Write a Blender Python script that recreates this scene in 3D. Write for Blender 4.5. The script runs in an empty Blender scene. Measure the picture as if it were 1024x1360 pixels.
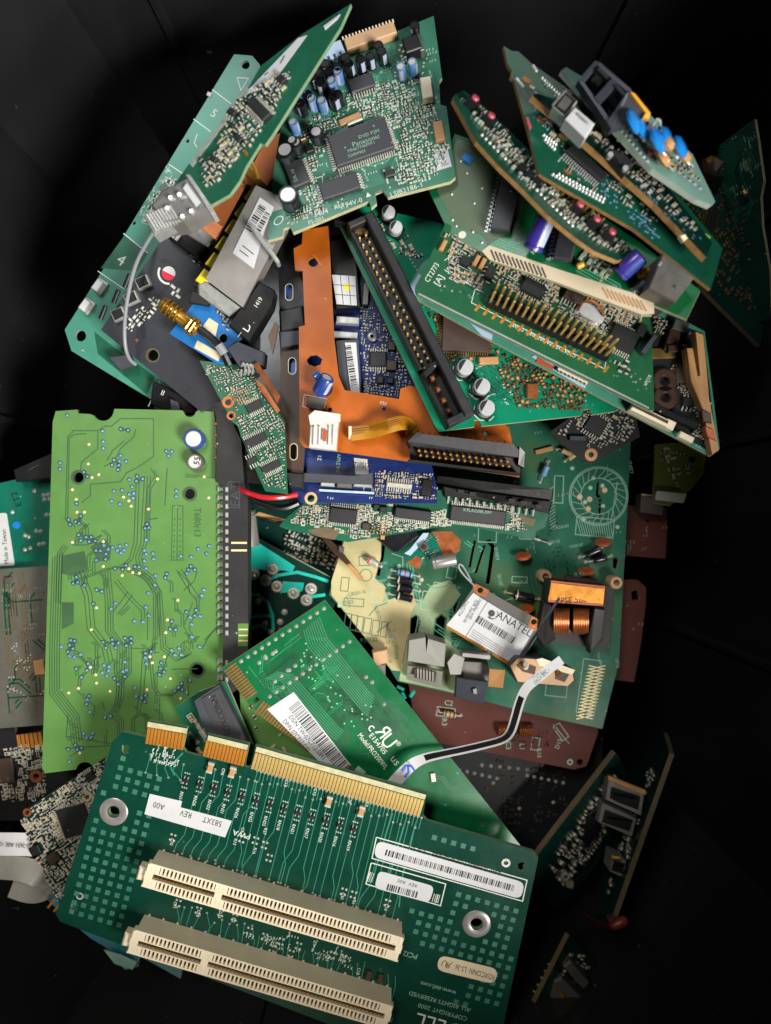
import bpy, math, random
from mathutils import Vector, Matrix
from mathutils.geometry import tessellate_polygon

# ------------------------------------------------------------------ camera, world, lamps, exposure
S = 0.00025          # metres per measuring unit (a quarter of a millimetre)
D = 1100.0           # camera height above the reference level, in units
SC = bpy.context.scene
COL = SC.collection

def P(px, py, z):
    """point seen at photo position (px, py) that lies z units above the reference level, in units"""
    k = (D - z) / D
    return Vector(((px - 512) * k, (680 - py) * k, z))

cam_d = bpy.data.cameras.new('camera')
cam = bpy.data.objects.new('camera', cam_d)
COL.objects.link(cam)
cam.location = (0, 0, D * S)
cam_d.sensor_fit = 'VERTICAL'
cam_d.angle = 2 * math.atan(680 / D)
cam_d.clip_start = 0.005
cam_d.clip_end = 20
cam_d.dof.use_dof = True
cam_d.dof.focus_distance = (D - 75) * S
cam_d.dof.aperture_fstop = 6.0
SC.camera = cam

w = bpy.data.worlds.new('World')
SC.world = w
w.use_nodes = True
bg = w.node_tree.nodes['Background']
bg.inputs[0].default_value = (0.85, 0.92, 1.0, 1)
bg.inputs[1].default_value = 0.009

def area_lamp(name, loc, target, sx, sy, power, col, spread=180):
    d = bpy.data.lights.new(name, 'AREA')
    d.shape = 'RECTANGLE'; d.size = sx; d.size_y = sy
    d.energy = power; d.color = col; d.spread = math.radians(spread)
    o = bpy.data.objects.new(name, d); COL.objects.link(o)
    o.location = loc
    o.rotation_euler = (Vector(target) - Vector(loc)).to_track_quat('-Z', 'Y').to_euler()
    o['kind'] = 'helper'
    return o

def spot_lamp(name, loc, target, power, col, cone, radius, blend=1.0):
    d = bpy.data.lights.new(name, 'SPOT')
    d.energy = power; d.color = col; d.spot_size = math.radians(cone); d.spot_blend = blend; d.shadow_soft_size = radius
    o = bpy.data.objects.new(name, d); COL.objects.link(o)
    o.location = loc
    o.rotation_euler = (Vector(target) - Vector(loc)).to_track_quat('-Z', 'Y').to_euler()
    return o

# daylight from a window high on the right, over the bin's rim, and a weak warm lamp above the near end
area_lamp('window_light', (0.43, -0.40, 0.56), (-0.06, 0.05, 0.0), 0.28, 0.28, 5.4, (1.0, 0.965, 0.91), 110)
spot_lamp('upper_left_fill', (-0.20, 0.34, 0.66), (-0.055, 0.055, 0.0), 12.0, (0.94, 0.975, 1.0), 36, 0.10)  # added fill that lifts the shadows at upper left, not a known lamp
spot_lamp('warm_lamp', (-0.16, 0.14, 0.60), (-0.07, -0.105, 0.0), 4.6, (1.0, 0.80, 0.58), 34, 0.05)

vs = SC.view_settings
vs.view_transform = 'Standard'
vs.look = 'None'
vs.gamma = 1
vs.exposure = -0.18
vs.use_curve_mapping = False
SC.cycles.use_denoising = True
SC.cycles.max_bounces = 6

# ------------------------------------------------------------------ materials
MATS = {}
def nodes_of(name):
    m = bpy.data.materials.new(name); m.use_nodes = True
    nt = m.node_tree
    return m, nt, nt.nodes['Principled BSDF']

def lin(h):
    """sRGB hex to linear"""
    c = [int(h[i:i+2], 16) / 255 for i in (0, 2, 4)]
    return tuple(((x + 0.055) / 1.055) ** 2.4 if x > 0.04045 else x / 12.92 for x in c) + (1,)

def mk(name, col, rough=0.45, metal=0.0, var=0.25, vscale=90, coat=0.0, bump=0.0, bscale=900, dust=0.0, trans=0.0, dirt=None, spec=0.5):
    """procedural material: colour with large and small noise, uneven gloss, fine relief and dust specks"""
    if isinstance(col, str): col = lin(col)
    m, nt, b = nodes_of(name)
    N, L = nt.nodes.new, nt.links.new
    tc = N('ShaderNodeTexCoord')
    n1 = N('ShaderNodeTexNoise'); n1.inputs['Scale'].default_value = vscale; n1.inputs['Detail'].default_value = 6
    n1.inputs['Roughness'].default_value = 0.65
    L(tc.outputs['Object'], n1.inputs['Vector'])
    r1 = N('ShaderNodeMapRange'); r1.inputs[1].default_value = 0.3; r1.inputs[2].default_value = 0.7
    r1.inputs[3].default_value = 1 - var; r1.inputs[4].default_value = 1 + var * 0.6
    L(n1.outputs['Fac'], r1.inputs[0])
    hs = N('ShaderNodeHueSaturation'); hs.inputs['Color'].default_value = col
    L(r1.outputs[0], hs.inputs['Value'])
    out = hs.outputs['Color']
    if dirt:
        n3 = N('ShaderNodeTexNoise'); n3.inputs['Scale'].default_value = vscale * 0.5; n3.inputs['Detail'].default_value = 8
        mp = N('ShaderNodeMapping'); mp.inputs['Location'].default_value = (3.1, 1.7, 5.3)
        L(tc.outputs['Object'], mp.inputs[0]); L(mp.outputs[0], n3.inputs['Vector'])
        r3 = N('ShaderNodeMapRange'); r3.inputs[1].default_value = 0.5; r3.inputs[2].default_value = 0.72; r3.inputs[4].default_value = dirt[1]
        L(n3.outputs['Fac'], r3.inputs[0])
        mx = N('ShaderNodeMix'); mx.data_type = 'RGBA'
        L(r3.outputs[0], mx.inputs[0]); L(out, mx.inputs[6]); mx.inputs[7].default_value = lin(dirt[0])
        out = mx.outputs[2]
    if dust > 0:
        vo = N('ShaderNodeTexVoronoi'); vo.inputs['Scale'].default_value = 330; vo.inputs['Randomness'].default_value = 1
        L(tc.outputs['Object'], vo.inputs['Vector'])
        wn = N('ShaderNodeTexWhiteNoise'); L(vo.outputs['Position'], wn.inputs['Vector'])
        r4 = N('ShaderNodeMapRange'); r4.inputs[1].default_value = 0.0; r4.inputs[2].default_value = 0.13 ; r4.inputs[3].default_value = 1; r4.inputs[4].default_value = 0
        L(vo.outputs['Distance'], r4.inputs[0])
        gt = N('ShaderNodeMath'); gt.operation = 'GREATER_THAN'; gt.inputs[1].default_value = 1 - dust
        L(wn.outputs['Value'], gt.inputs[0])
        mu = N('ShaderNodeMath'); mu.operation = 'MULTIPLY'
        L(r4.outputs[0], mu.inputs[0]); L(gt.outputs[0], mu.inputs[1])
        mx = N('ShaderNodeMix'); mx.data_type = 'RGBA'
        L(mu.outputs[0], mx.inputs[0]); L(out, mx.inputs[6]); mx.inputs[7].default_value = (0.5, 0.5, 0.48, 1)
        out = mx.outputs[2]
    L(out, b.inputs['Base Color'])
    n2 = N('ShaderNodeTexNoise'); n2.inputs['Scale'].default_value = bscale; n2.inputs['Detail'].default_value = 4
    L(tc.outputs['Object'], n2.inputs['Vector'])
    r2 = N('ShaderNodeMapRange'); r2.inputs[3].default_value = max(0.06, rough - 0.12); r2.inputs[4].default_value = min(1, rough + 0.14)
    L(n1.outputs['Fac'], r2.inputs[0]); L(r2.outputs[0], b.inputs['Roughness'])
    b.inputs['Metallic'].default_value = metal
    b.inputs['Specular IOR Level'].default_value = spec
    b.inputs['Coat Weight'].default_value = coat
    b.inputs['Coat Roughness'].default_value = 0.12
    if trans: b.inputs['Transmission Weight'].default_value = trans
    if bump > 0:
        bp = N('ShaderNodeBump'); bp.inputs['Strength'].default_value = bump; bp.inputs['Distance'].default_value = 0.00012
        L(n2.outputs['Fac'], bp.inputs['Height']); L(bp.outputs[0], b.inputs['Normal'])
    MATS[name] = m
    return m

def pcb(name, col, dirt=None, rough=0.25, var=0.20, coat=0.08, dust=0.14):
    return mk(name, col, rough=rough, var=var, vscale=70, coat=coat, bump=0.06, bscale=2200, dust=dust, dirt=dirt, spec=0.4)

# solder masks
pcb('mask_riser', '0b3c2f', dust=0.06)
pcb('mask_pro', '0d6238')
pcb('mask_lime', '5a8747', rough=0.32, var=0.14, dust=0.05, dirt=('5f8a3e', 0.6))
pcb('mask_teal', '0f6a56')
pcb('mask_tealbright', '0b7a5a', dust=0.08)
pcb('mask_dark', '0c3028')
pcb('mask_mint', '3f8a74', rough=0.45)
pcb('mask_green', '1e5c44', dust=0.06)
pcb('mask_pana', '3d7862', dirt=('5c8a78', 0.5), dust=0.08)
pcb('mask_ct', '235a3a', dust=0.06)
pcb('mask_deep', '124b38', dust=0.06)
pcb('mask_power', '2a6650', dirt=('56663c', 0.8))
pcb('mask_beige', 'c0b384', dirt=('9da373', 0.5), coat=0.05, rough=0.55)
pcb('mask_cream_green', '93a67c', dirt=('b4ad80', 0.7), coat=0.05, rough=0.5)
pcb('mask_brown', '57241a', dirt=('401a12', 0.7), coat=0.0, rough=0.65)
pcb('mask_orange', 'ae5812', rough=0.34, var=0.3, dirt=('7e3e10', 0.8))
pcb('mask_blue', '182a62', dust=0.14)
pcb('mask_blueb', '1f6fb4')
pcb('mask_grey', '2f3138', rough=0.42, dust=0.03)
pcb('mask_olive', '5c5c54', dirt=('46443c', 0.7), rough=0.5)
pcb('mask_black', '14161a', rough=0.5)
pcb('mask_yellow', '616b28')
pcb('mask_pale', '7fa69a', rough=0.5, dirt=('5d8a80', 0.6))
pcb('mask_pour', '586850', rough=0.5, dust=0.2)
# copper under mask, inks, metals, plastics
mk('tr_riser', '2f8068', 0.4, var=0.15)
mk('tr_pro', '0a4f30', 0.4, var=0.15)
mk('tr_pro_l', '1f8a58', 0.4, var=0.15)
mk('tr_lime', '355a38', 0.5, var=0.2)
mk('tr_teal', '0a5a44', 0.4, var=0.15)
mk('tr_light', '4fa07c', 0.4, var=0.15)
mk('tr_cyan', '22c8b4', 0.3, var=0.2, bump=0.5, bscale=700, coat=0.3)
mk('tr_green', '12553a', 0.4, var=0.15)
mk('tr_blue', '17316c', 0.4, var=0.15)
mk('pad_lime', '6aa04c', 0.4, var=0.15)
mk('pad_riser', '34705c', 0.5, var=0.2)
mk('via_blue', '3f6f90', 0.35, 0.2, var=0.2)
mk('via_core', '8fb4bc', 0.35, 0.3, var=0.2)
mk('via_dark', '26506a', 0.4, 0.2, var=0.2)
mk('via_cream', 'f0d9a4', 0.4, 0.3, var=0.1)
mk('silk', 'd6dcd2', 0.6, var=0.1)
mk('silk_dim', '8fb59f', 0.6, var=0.15)
mk('silk_green', '2f6a50', 0.6, var=0.15)
mk('ink', '17181a', 0.6, var=0.2)
mk('ink_blue', '1f4fc0', 0.5, var=0.1)
mk('ink_red', 'd0203a', 0.5, var=0.1)
mk('paper', 'c6c8ca', 0.55, var=0.05, vscale=200)
mk('paper_blue', 'a9c0da', 0.5, var=0.06)
mk('paper_cream', 'd8c8a8', 0.55, var=0.08)
mk('fr4', 'b9b48c', 0.6, var=0.25, vscale=400, bump=0.5)
mk('fr4_tan', '8f6a3a', 0.65, var=0.3, vscale=400, bump=0.6)
mk('fr4_green', '7f9a78', 0.55, var=0.2, vscale=300, bump=0.3)
mk('fr4_grey', '8f9a90', 0.55, var=0.2, vscale=300, bump=0.3)
mk('fr4_dark', '5f5238', 0.6, var=0.3, vscale=300, bump=0.3)
mk('gold', 'e0953c', 0.28, 0.55, var=0.14, vscale=300)
mk('gold_pale', 'e0c078', 0.30, 0.5, var=0.14, vscale=300)
mk('gold_dull', '8a6f3f', 0.4, 0.6, var=0.3, vscale=300)
mk('brass', 'c8963c', 0.24, 0.75, var=0.15, vscale=200)
mk('copper', 'b56a3c', 0.35, 0.6, var=0.3, vscale=300)
mk('tin', 'b9bcb8', 0.32, 0.4, var=0.25, vscale=500)
mk('tin_soft', 'c4c2b6', 0.45, 0.35, var=0.25, vscale=500)
mk('steel', '9a9794', 0.34, 0.45, var=0.14, vscale=120, bump=0.1)
mk('steel_dark', '6a6864', 0.4, 0.45, var=0.25, vscale=150, bump=0.2)
mk('alu', 'd4d6d8', 0.30, 0.35, var=0.1, vscale=300)
mk('sleeve_black', '17181c', 0.25, var=0.2, coat=0.3)
mk('sleeve_blue', '5f86b8', 0.35, var=0.15, coat=0.2)
mk('sleeve_purple', '3b3192', 0.3, var=0.12, coat=0.3)
mk('sleeve_navy', '27408a', 0.3, var=0.15, coat=0.3)
mk('stripe_pale', 'aab4cc', 0.4, var=0.1)
mk('chip', '1b1c1e', 0.5, var=0.18, vscale=200, bump=0.15, dust=0.12)
mk('chip_grey', '36373b', 0.5, var=0.18, vscale=160, bump=0.15, dust=0.15)
mk('chip_brown', '43352e', 0.42, var=0.2, vscale=120, dust=0.1)
mk('plastic_black', '111113', 0.42, var=0.25, vscale=120, bump=0.25, dust=0.12)
mk('plastic_dusty', '1d1d1f', 0.55, var=0.4, vscale=150, bump=0.3, dust=0.3, dirt=('38383c', 0.5))
mk('plastic_slate', '3a3e46', 0.5, var=0.15, vscale=100, bump=0.15)
mk('plastic_cream', 'e8dcc0', 0.5, var=0.08, vscale=100, bump=0.06)
mk('plastic_white', 'd6d3c6', 0.5, var=0.08, vscale=120, bump=0.06)
mk('plastic_grey', '8b8b84', 0.5, var=0.12, vscale=120, bump=0.1)
mk('plastic_peach', 'c9a27a', 0.5, var=0.12, vscale=120)
mk('plastic_brown', '3d291d', 0.45, var=0.25, vscale=120)
mk('slot_brown', '4d3a28', 0.6, var=0.25, vscale=300)
mk('button_red', 'b04a5a', 0.4, var=0.15)
mk('cable_red', '2e0f0b', 0.5, var=0.2)
mk('disc_blue', '1f7fd0', 0.22, var=0.12, coat=0.5)
mk('disc_orange', 'b5562e', 0.4, var=0.2)
mk('disc_tan', 'b98a58', 0.45, var=0.2)
mk('res_beige', 'c2a878', 0.45, var=0.15)
mk('res_blue', '6fa0c8', 0.45, var=0.15)
mk('tan_yellow', 'd89a28', 0.35, var=0.15)
mk('yellow', 'e6d21e', 0.4, var=0.1)
mk('tape_orange', 'd06a08', 0.4, var=0.22, spec=0.15)
mk('kapton', 'c88a1e', 0.25, var=0.12, coat=0.3)
mk('kapton_line', '9a6512', 0.3, var=0.12)
mk('ferrite', '2a2725', 0.55, var=0.3)
mk('wire_red', 'c01f2c', 0.3, var=0.1, coat=0.2)
mk('wire_black', '101012', 0.35, var=0.1)
mk('wire_grey', '8c8e92', 0.45, var=0.1)
mk('rubber_orange', '7a2c10', 0.4, var=0.2)
mk('lcd_blue', '1f62c8', 0.3, var=0.15)
mk('led_green', '7ab03c', 0.35, var=0.15)
mk('film_teal', '2f6672', 0.3, var=0.25, coat=0.3)
mk('cable_white', 'cfd0d2', 0.35, var=0.06)
mk('cable_shade', '1b1a1c', 0.3, var=0.2)
mk('dirt_flux', 'c9a878', 0.4, var=0.4)

# ------------------------------------------------------------------ mesh builder (all sizes in units)
class MB:
    def __init__(s): s.v, s.f, s.m = [], [], []
    def add(s, vs, fs, m=0):
        o = len(s.v); s.v.extend([tuple(x) for x in vs])
        for f in fs: s.f.append(tuple(i + o for i in f)); s.m.append(m)
        return s
    def box(s, cx, cy, z0, sx, sy, sz, rot=0, m=0, c=0.0):
        """box standing on z0, its top edges chamfered by c"""
        ca, sa = math.cos(rot), math.sin(rot)
        def ring(hx, hy, z): return [(cx + ca * x - sa * y, cy + sa * x + ca * y, z) for x, y in ((-hx, -hy), (hx, -hy), (hx, hy), (-hx, hy))]
        a, b = sx / 2, sy / 2
        if c > 0:
            v = ring(a, b, z0) + ring(a, b, z0 + sz - c) + ring(a - c, b - c, z0 + sz)
            f = [(3, 2, 1, 0), (8, 9, 10, 11)]
            for r in (0, 4): f += [(r + i, r + (i + 1) % 4, r + 4 + (i + 1) % 4, r + 4 + i) for i in range(4)]
        else:
            v = ring(a, b, z0) + ring(a, b, z0 + sz)
            f = [(3, 2, 1, 0), (4, 5, 6, 7)] + [(i, (i + 1) % 4, 4 + (i + 1) % 4, 4 + i) for i in range(4)]
        return s.add(v, f, m)
    def rect(s, cx, cy, z, sx, sy, rot=0, m=0):
        ca, sa = math.cos(rot), math.sin(rot); a, b = sx / 2, sy / 2
        return s.add([(cx + ca * x - sa * y, cy + sa * x + ca * y, z) for x, y in ((-a, -b), (a, -b), (a, b), (-a, b))], [(0, 1, 2, 3)], m)
    def prism(s, poly, z0, z1, m=0, ms=None, holes=()):
        """flat plate of any outline with holes"""
        loops = [list(poly)] + [list(h) for h in holes]
        pts = [p for l in loops for p in l]; n = len(pts)
        tris = tessellate_polygon([[Vector((p[0], p[1], 0)) for p in l] for l in loops])
        vs = [(p[0], p[1], z1) for p in pts] + [(p[0], p[1], z0) for p in pts]
        top, bot = [], []
        for t in tris:
            a, b, c = (pts[i] for i in t)
            if (b[0]-a[0])*(c[1]-a[1]) - (b[1]-a[1])*(c[0]-a[0]) < 0: t = (t[0], t[2], t[1])
            top.append(tuple(t)); bot.append(tuple(n + i for i in reversed(t)))
        sides, o = [], 0
        for k, l in enumerate(loops):
            ar = sum(l[i][0] * l[(i+1) % len(l)][1] - l[(i+1) % len(l)][0] * l[i][1] for i in range(len(l)))
            ccw = (ar > 0) == (k == 0)
            for i in range(len(l)):
                a, b = o + i, o + (i + 1) % len(l)
                sides.append((a + n, b + n, b, a) if ccw else (b + n, a + n, a, b))
            o += len(l)
        base = len(s.v); s.v.extend(vs)
        for fs, mm in ((top, m), (bot, m), (sides, m if ms is None else ms)):
            for f in fs: s.f.append(tuple(base + i for i in f)); s.m.append(mm)
        return s
    def cyl(s, cx, cy, z0, r, h, n=14, m=0, mt=None, c=0.0, r2=None):
        r2 = r if r2 is None else r2
        def ring(rr, z): return [(cx + rr * math.cos(2*math.pi*i/n), cy + rr * math.sin(2*math.pi*i/n), z) for i in range(n)]
        rings = [ring(r, z0), ring(r2, z0 + h - c)] + ([ring(r2 - c, z0 + h)] if c > 0 else [])
        v = [p for q in rings for p in q]; k = len(rings)
        f = []
        for q in range(k - 1): f += [(q*n+i, q*n+(i+1) % n, (q+1)*n+(i+1) % n, (q+1)*n+i) for i in range(n)]
        s.add(v, f, m)
        o = len(s.v) - n
        s.f.append(tuple(range(o, o + n))); s.m.append(m if mt is None else mt)
        return s
    def lathe(s, prof, n=18, m=0, cx=0, cy=0, axis='z', ms=None):
        v, f, mm = [], [], []
        for r, z in prof:
            for i in range(n):
                a = 2 * math.pi * i / n
                p = (r * math.cos(a), r * math.sin(a), z)
                if axis == 'x': p = (p[2], p[0], p[1])
                v.append((p[0] + cx, p[1] + cy, p[2]))
        o = len(s.v); s.v.extend(v)
        for q in range(len(prof) - 1):
            for i in range(n):
                s.f.append((o+q*n+i, o+q*n+(i+1) % n, o+(q+1)*n+(i+1) % n, o+(q+1)*n+i)); s.m.append(m if ms is None else ms[q])
        return s
    def disc(s, cx, cy, z, r, n=8, m=0):
        return s.add([(cx + r * math.cos(2*math.pi*i/n), cy + r * math.sin(2*math.pi*i/n), z) for i in range(n)], [tuple(range(n))], m)
    def ring(s, cx, cy, z, r0, r1, n=14, m=0, sy=1.0):
        v = [(cx + r * math.cos(2*math.pi*i/n), cy + sy * r * math.sin(2*math.pi*i/n), z) for r in (r0, r1) for i in range(n)]
        return s.add(v, [(i, n + i, n + (i+1) % n, (i+1) % n) for i in range(n)], m)
    def strip(s, pts, wd, z, m=0):
        """flat mitred line along pts"""
        pts = [Vector(p[:2]) for p in pts]; n = len(pts)
        if n < 2: return s
        L, R = [], []
        for i, p in enumerate(pts):
            d0 = (p - pts[i-1]).normalized() if i else None
            d1 = (pts[i+1] - p).normalized() if i < n-1 else None
            if d0 is None: d0 = d1
            if d1 is None: d1 = d0
            t = (d0 + d1)
            if t.length < 1e-4: t = d0
            t.normalize(); nn = Vector((-t.y, t.x)); k = wd / 2 / max(0.4, nn.dot(Vector((-d0.y, d0.x))))
            L.append((p.x + nn.x*k, p.y + nn.y*k, z)); R.append((p.x - nn.x*k, p.y - nn.y*k, z))
        return s.add(L + R, [(n+i, n+i+1, i+1, i) for i in range(n-1)], m)
    def tube(s, pts, r, n=8, m=0, closed_ends=True, sub=0):
        pts = [Vector(p) for p in pts]
        for _ in range(sub):
            q = [pts[0]]
            for a, b in zip(pts, pts[1:]): q += [a*0.75 + b*0.25, a*0.25 + b*0.75]
            pts = q + [pts[-1]]
        up = None; v = []
        for i, p in enumerate(pts):
            t = (pts[min(i+1, len(pts)-1)] - pts[max(i-1, 0)]).normalized()
            if up is None: up = Vector((0, 0, 1)) if abs(t.z) < 0.9 else Vector((1, 0, 0))
            a = t.cross(up).normalized(); up = a.cross(t).normalized()
            rr = r[i] if isinstance(r, (list, tuple)) else r
            v += [p + (a * math.cos(2*math.pi*j/n) + up * math.sin(2*math.pi*j/n)) * rr for j in range(n)]
        f = []
        for q in range(len(pts)-1): f += [(q*n+i, (q+1)*n+i, (q+1)*n+(i+1) % n, q*n+(i+1) % n) for i in range(n)]
        if closed_ends: f += [tuple(range(n)), tuple(reversed(range((len(pts)-1)*n, len(pts)*n)))]
        return s.add(v, f, m)
    def ribbon(s, pts, wdir, th, m=0):
        """flat band of thickness th: pts along its middle, wdir the half-width vectors"""
        n = len(pts); v = []
        for i in range(n):
            p = Vector(pts[i]); wv = Vector(wdir[i]); t = (Vector(pts[min(i+1, n-1)]) - Vector(pts[max(i-1, 0)])).normalized()
            nn = t.cross(wv).normalized() * th / 2
            v += [p - wv - nn, p + wv - nn, p + wv + nn, p - wv + nn]
        f = [(3, 2, 1, 0), (4*n-4, 4*n-3, 4*n-2, 4*n-1)]
        for i in range(n-1):
            for j in range(4): f.append((4*i+j, 4*i+(j+1) % 4, 4*i+4+(j+1) % 4, 4*i+4+j))
        return s.add(v, f, m)
    def mesh(s, name, mats, smooth=False):
        me = bpy.data.meshes.new(name)
        me.from_pydata([(x*S, y*S, z*S) for x, y, z in s.v], [], s.f)
        for mm in (mats if isinstance(mats, (list, tuple)) else [mats]): me.materials.append(MATS[mm])
        me.polygons.foreach_set('material_index', s.m)
        if smooth: me.polygons.foreach_set('use_smooth', [True] * len(s.f))
        me.update()
        if smooth:
            try: me.set_sharp_from_angle(angle=math.radians(38))
            except Exception: pass
        return me

def link(name, data, parent=None, loc=None, rot=0, M=None, kind=None, label=None):
    o = bpy.data.objects.new(name, data); COL.objects.link(o)
    if parent is not None: o.parent = parent
    if M is not None: o.matrix_local = M
    else:
        if loc is not None: o.location = Vector(loc) * S
        if rot: o.rotation_euler = (0, 0, rot)
    if kind: o['kind'] = kind
    if label: o['label'] = label
    return o

def tag(o, label, cat, group=None, kind=None):
    o['label'] = label; o['category'] = cat
    if group: o['group'] = group
    if kind: o['kind'] = kind
    return o

CACHE = {}
def cached(key, make):
    if key not in CACHE: CACHE[key] = make()
    return CACHE[key]

_font_cu = bpy.data.curves.new('lettering_source', 'FONT')
_font_ob = bpy.data.objects.new('lettering_source', _font_cu)
def text_mesh(txt, size, mat, squeeze=1.0):
    key = ('text', txt, round(size, 2), mat, squeeze)
    def make():
        c = _font_cu; c.body = txt; c.size = size * 1.38 * S; c.align_x = 'CENTER'; c.align_y = 'CENTER'; c.resolution_u = 2
        me = bpy.data.meshes.new_from_object(_font_ob)
        me.name = 'lettering'
        if squeeze != 1.0:
            for v in me.vertices: v.co.x *= squeeze
        me.materials.clear(); me.materials.append(MATS[mat])
        return me
    return cached(key, make)

def inside(p, poly):
    x, y = p; r = False; n = len(poly)
    for i in range(n):
        x0, y0 = poly[i]; x1, y1 = poly[i-1]
        if (y0 > y) != (y1 > y) and x < (x1-x0)*(y-y0)/(y1-y0) + x0: r = not r
    return r

# ------------------------------------------------------------------ a thing that lies on a plane of its own
class Thing:
    def __init__(s, name, label, cat, plane, group=None):
        A, B, C = [P(*p) for p in plane]
        x = (B - A).normalized(); n = x.cross(C - A).normalized()
        if n.dot(Vector((0, 0, D)) - A) < 0: n = -n
        y = n.cross(x)
        s.M = Matrix(((x.x, y.x, n.x, A.x*S), (x.y, y.y, n.y, A.y*S), (x.z, y.z, n.z, A.z*S), (0, 0, 0, 1)))
        s.A, s.x, s.y, s.n = A, x, y, n
        s.k = (D - (A.z + B.z + C.z) / 3) / D
        s.root = link(name, None, M=s.M)
        s.root.empty_display_size = 0.01
        tag(s.root, label, cat, group)
        s.occ = []; s.poly = None
    def l(s, px, py, h=0.0):
        """local place of photo position (px, py) on this plane raised by h"""
        c = Vector((0, 0, D)); d = P(px, py, 0) - c
        A = s.A + s.n * h
        t = (A - c).dot(s.n) / d.dot(s.n)
        q = c + d * t - A
        return (q.dot(s.x), q.dot(s.y))
    def L(s, pts, h=0.0): return [s.l(p[0], p[1], h) for p in pts]
    def w2l(s, px, py, z):
        q = P(px, py, z) - s.A
        return Vector((q.dot(s.x), q.dot(s.y), q.dot(s.n)))
    def add(s, name, mb, mats, loc=(0, 0, 0), rot=0, key=None, kind=None, parent=None, smooth=False, label=None):
        me = cached(key, lambda: mb().mesh(name, mats, smooth)) if key else mb.mesh(name, mats, smooth)
        return link(name, me, parent or s.root, loc, rot, None, kind, label)
    def board(s, outline, t=6.4, mask='mask_green', edge='fr4', holes=(), name='circuit_board'):
        s.poly = s.L(outline); s.t = t
        hs = []
        for h in holes:
            if len(h) == 3:
                c = s.l(h[0], h[1]); r = h[2] * s.k
                hs.append([(c[0] + r*math.cos(a*math.pi/8), c[1] + r*math.sin(a*math.pi/8)) for a in range(16)])
                s.occ.append((c[0], c[1], r + 3))
            else: hs.append(s.L(h))
        s.sub = s.add(name, MB().prism(s.poly, -t, 0, 0, 1, hs), [mask, edge])
        return s.sub
    def keep(s, u, v, r): s.occ.append((u, v, r))
    def free(s, u, v, r): return all((u-a)**2 + (v-b)**2 > (r+c)**2 for a, b, c in s.occ)
    # ---- lettering and stickers
    def text(s, txt, px, py, size, rot=0, mat='silk', z=0.35, name='lettering', squeeze=1.0, mirror=False, parent=None):
        u, v = s.l(px, py, z)
        o = link(name, text_mesh(txt, size * s.k, mat, squeeze), parent or s.root, (u, v, z), math.radians(rot))
        if mirror: o.scale = (-1, 1, 1)
        return o
    def ul_mark(s, px, py, size, rot, mat, z=.35):
        """approval mark: a mirrored R joined to a U"""
        u, v = s.l(px, py, z); a = math.radians(rot); d = size*s.k*.36
        o = link('approval_letter', text_mesh('R', size*s.k, mat, .9), s.root, (u - d*math.cos(a), v - d*math.sin(a), z), a); o.scale = (-1, 1, 1)
        link('approval_letter', text_mesh('U', size*s.k, mat, .9), s.root, (u + d*math.cos(a) + size*s.k*.08*math.sin(a), v + d*math.sin(a) - size*s.k*.12*math.cos(a), z), a)
    def plate(s, quad, z0, th, mat, name='sticker', rounded=0):
        pts = s.L(quad, z0)
        if rounded:
            q = []
            for i, p in enumerate(pts):
                a, b = Vector(pts[i-1]), Vector(pts[(i+1) % len(pts)]); p = Vector(p)
                da, db = (a-p).normalized()*rounded, (b-p).normalized()*rounded
                for t in (0, .25, .5, .75, 1):
                    q.append(tuple((p+da)*(1-t)**2 + p*2*t*(1-t) + (p+db)*t*t))
            pts = q
        cu = sum(p[0] for p in pts)/len(pts); cv = sum(p[1] for p in pts)/len(pts)
        return s.add(name, MB().prism([(p[0]-cu, p[1]-cv) for p in pts], z0, z0+th, 0), mat, (cu, cv, 0))
    def barcode(s, p1, p2, hgt, z, seed, mat='ink', n=None):
        """printed bars between two photo positions"""
        r = random.Random(seed); a, b = Vector(s.l(*p1, z)), Vector(s.l(*p2, z)); d = b - a; Ln = d.length; rot = math.atan2(d.y, d.x)
        mb = MB(); x = 0
        while x < Ln - 2:
            wd = r.choice((0.7, 0.7, 1.4, 2.0)); mb.rect(x + wd/2, 0, 0, wd, hgt * s.k); x += wd + r.choice((0.8, 1.2, 1.8))
        return s.add('barcode', mb, mat, (a.x, a.y, z), rot)
    # ---- components
    def chip(s, px, py, wd, hg, rot=0, th=9, sides='ns', pitch=3.2, mat='chip', pin='tin_soft', z=0, pl=4.5, name='chip', lift=1.0):
        u, v = s.l(px, py); wd *= s.k; hg *= s.k
        def body(): return MB().box(0, 0, lift, wd, hg, th, 0, 0, min(1.2, th*0.25))
        o = s.add(name, body, [mat], (u, v, z), math.radians(rot), ('chip', round(wd, 1), round(hg, 1), th, mat, lift))
        if sides:
            def pins():
                mb = MB()
                for sd in sides:
                    Ln, of = (wd, hg/2) if sd in 'ns' else (hg, wd/2)
                    k = max(2, int((Ln - 2) / pitch)); st = (Ln - 3) / max(1, k-1)
                    for i in range(k):
                        t = -Ln/2 + 1.5 + i*st
                        for (dd, z0, ln, hh) in ((0.9, th*0.45, 2.2, 0.9), (pl*0.55, 0.2, 1.0, th*0.45+0.6), (pl*0.9, 0.2, pl*0.5, 0.8)):
                            q = {'n': (t, of+dd, pitch*0.5, ln), 's': (t, -of-dd, pitch*0.5, ln), 'e': (of+dd, t, ln, pitch*0.5), 'w': (-of-dd, t, ln, pitch*0.5)}[sd]
                            mb.box(q[0], q[1], z0, q[2], q[3], hh)
                return mb
            s.add('pins', pins, [pin], (0, 0, 0), 0, ('pins', round(wd, 1), round(hg, 1), th, sides, pitch, pin, pl), 'stuff', o)
        s.keep(u, v, max(wd, hg)/2 + 1)
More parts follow.
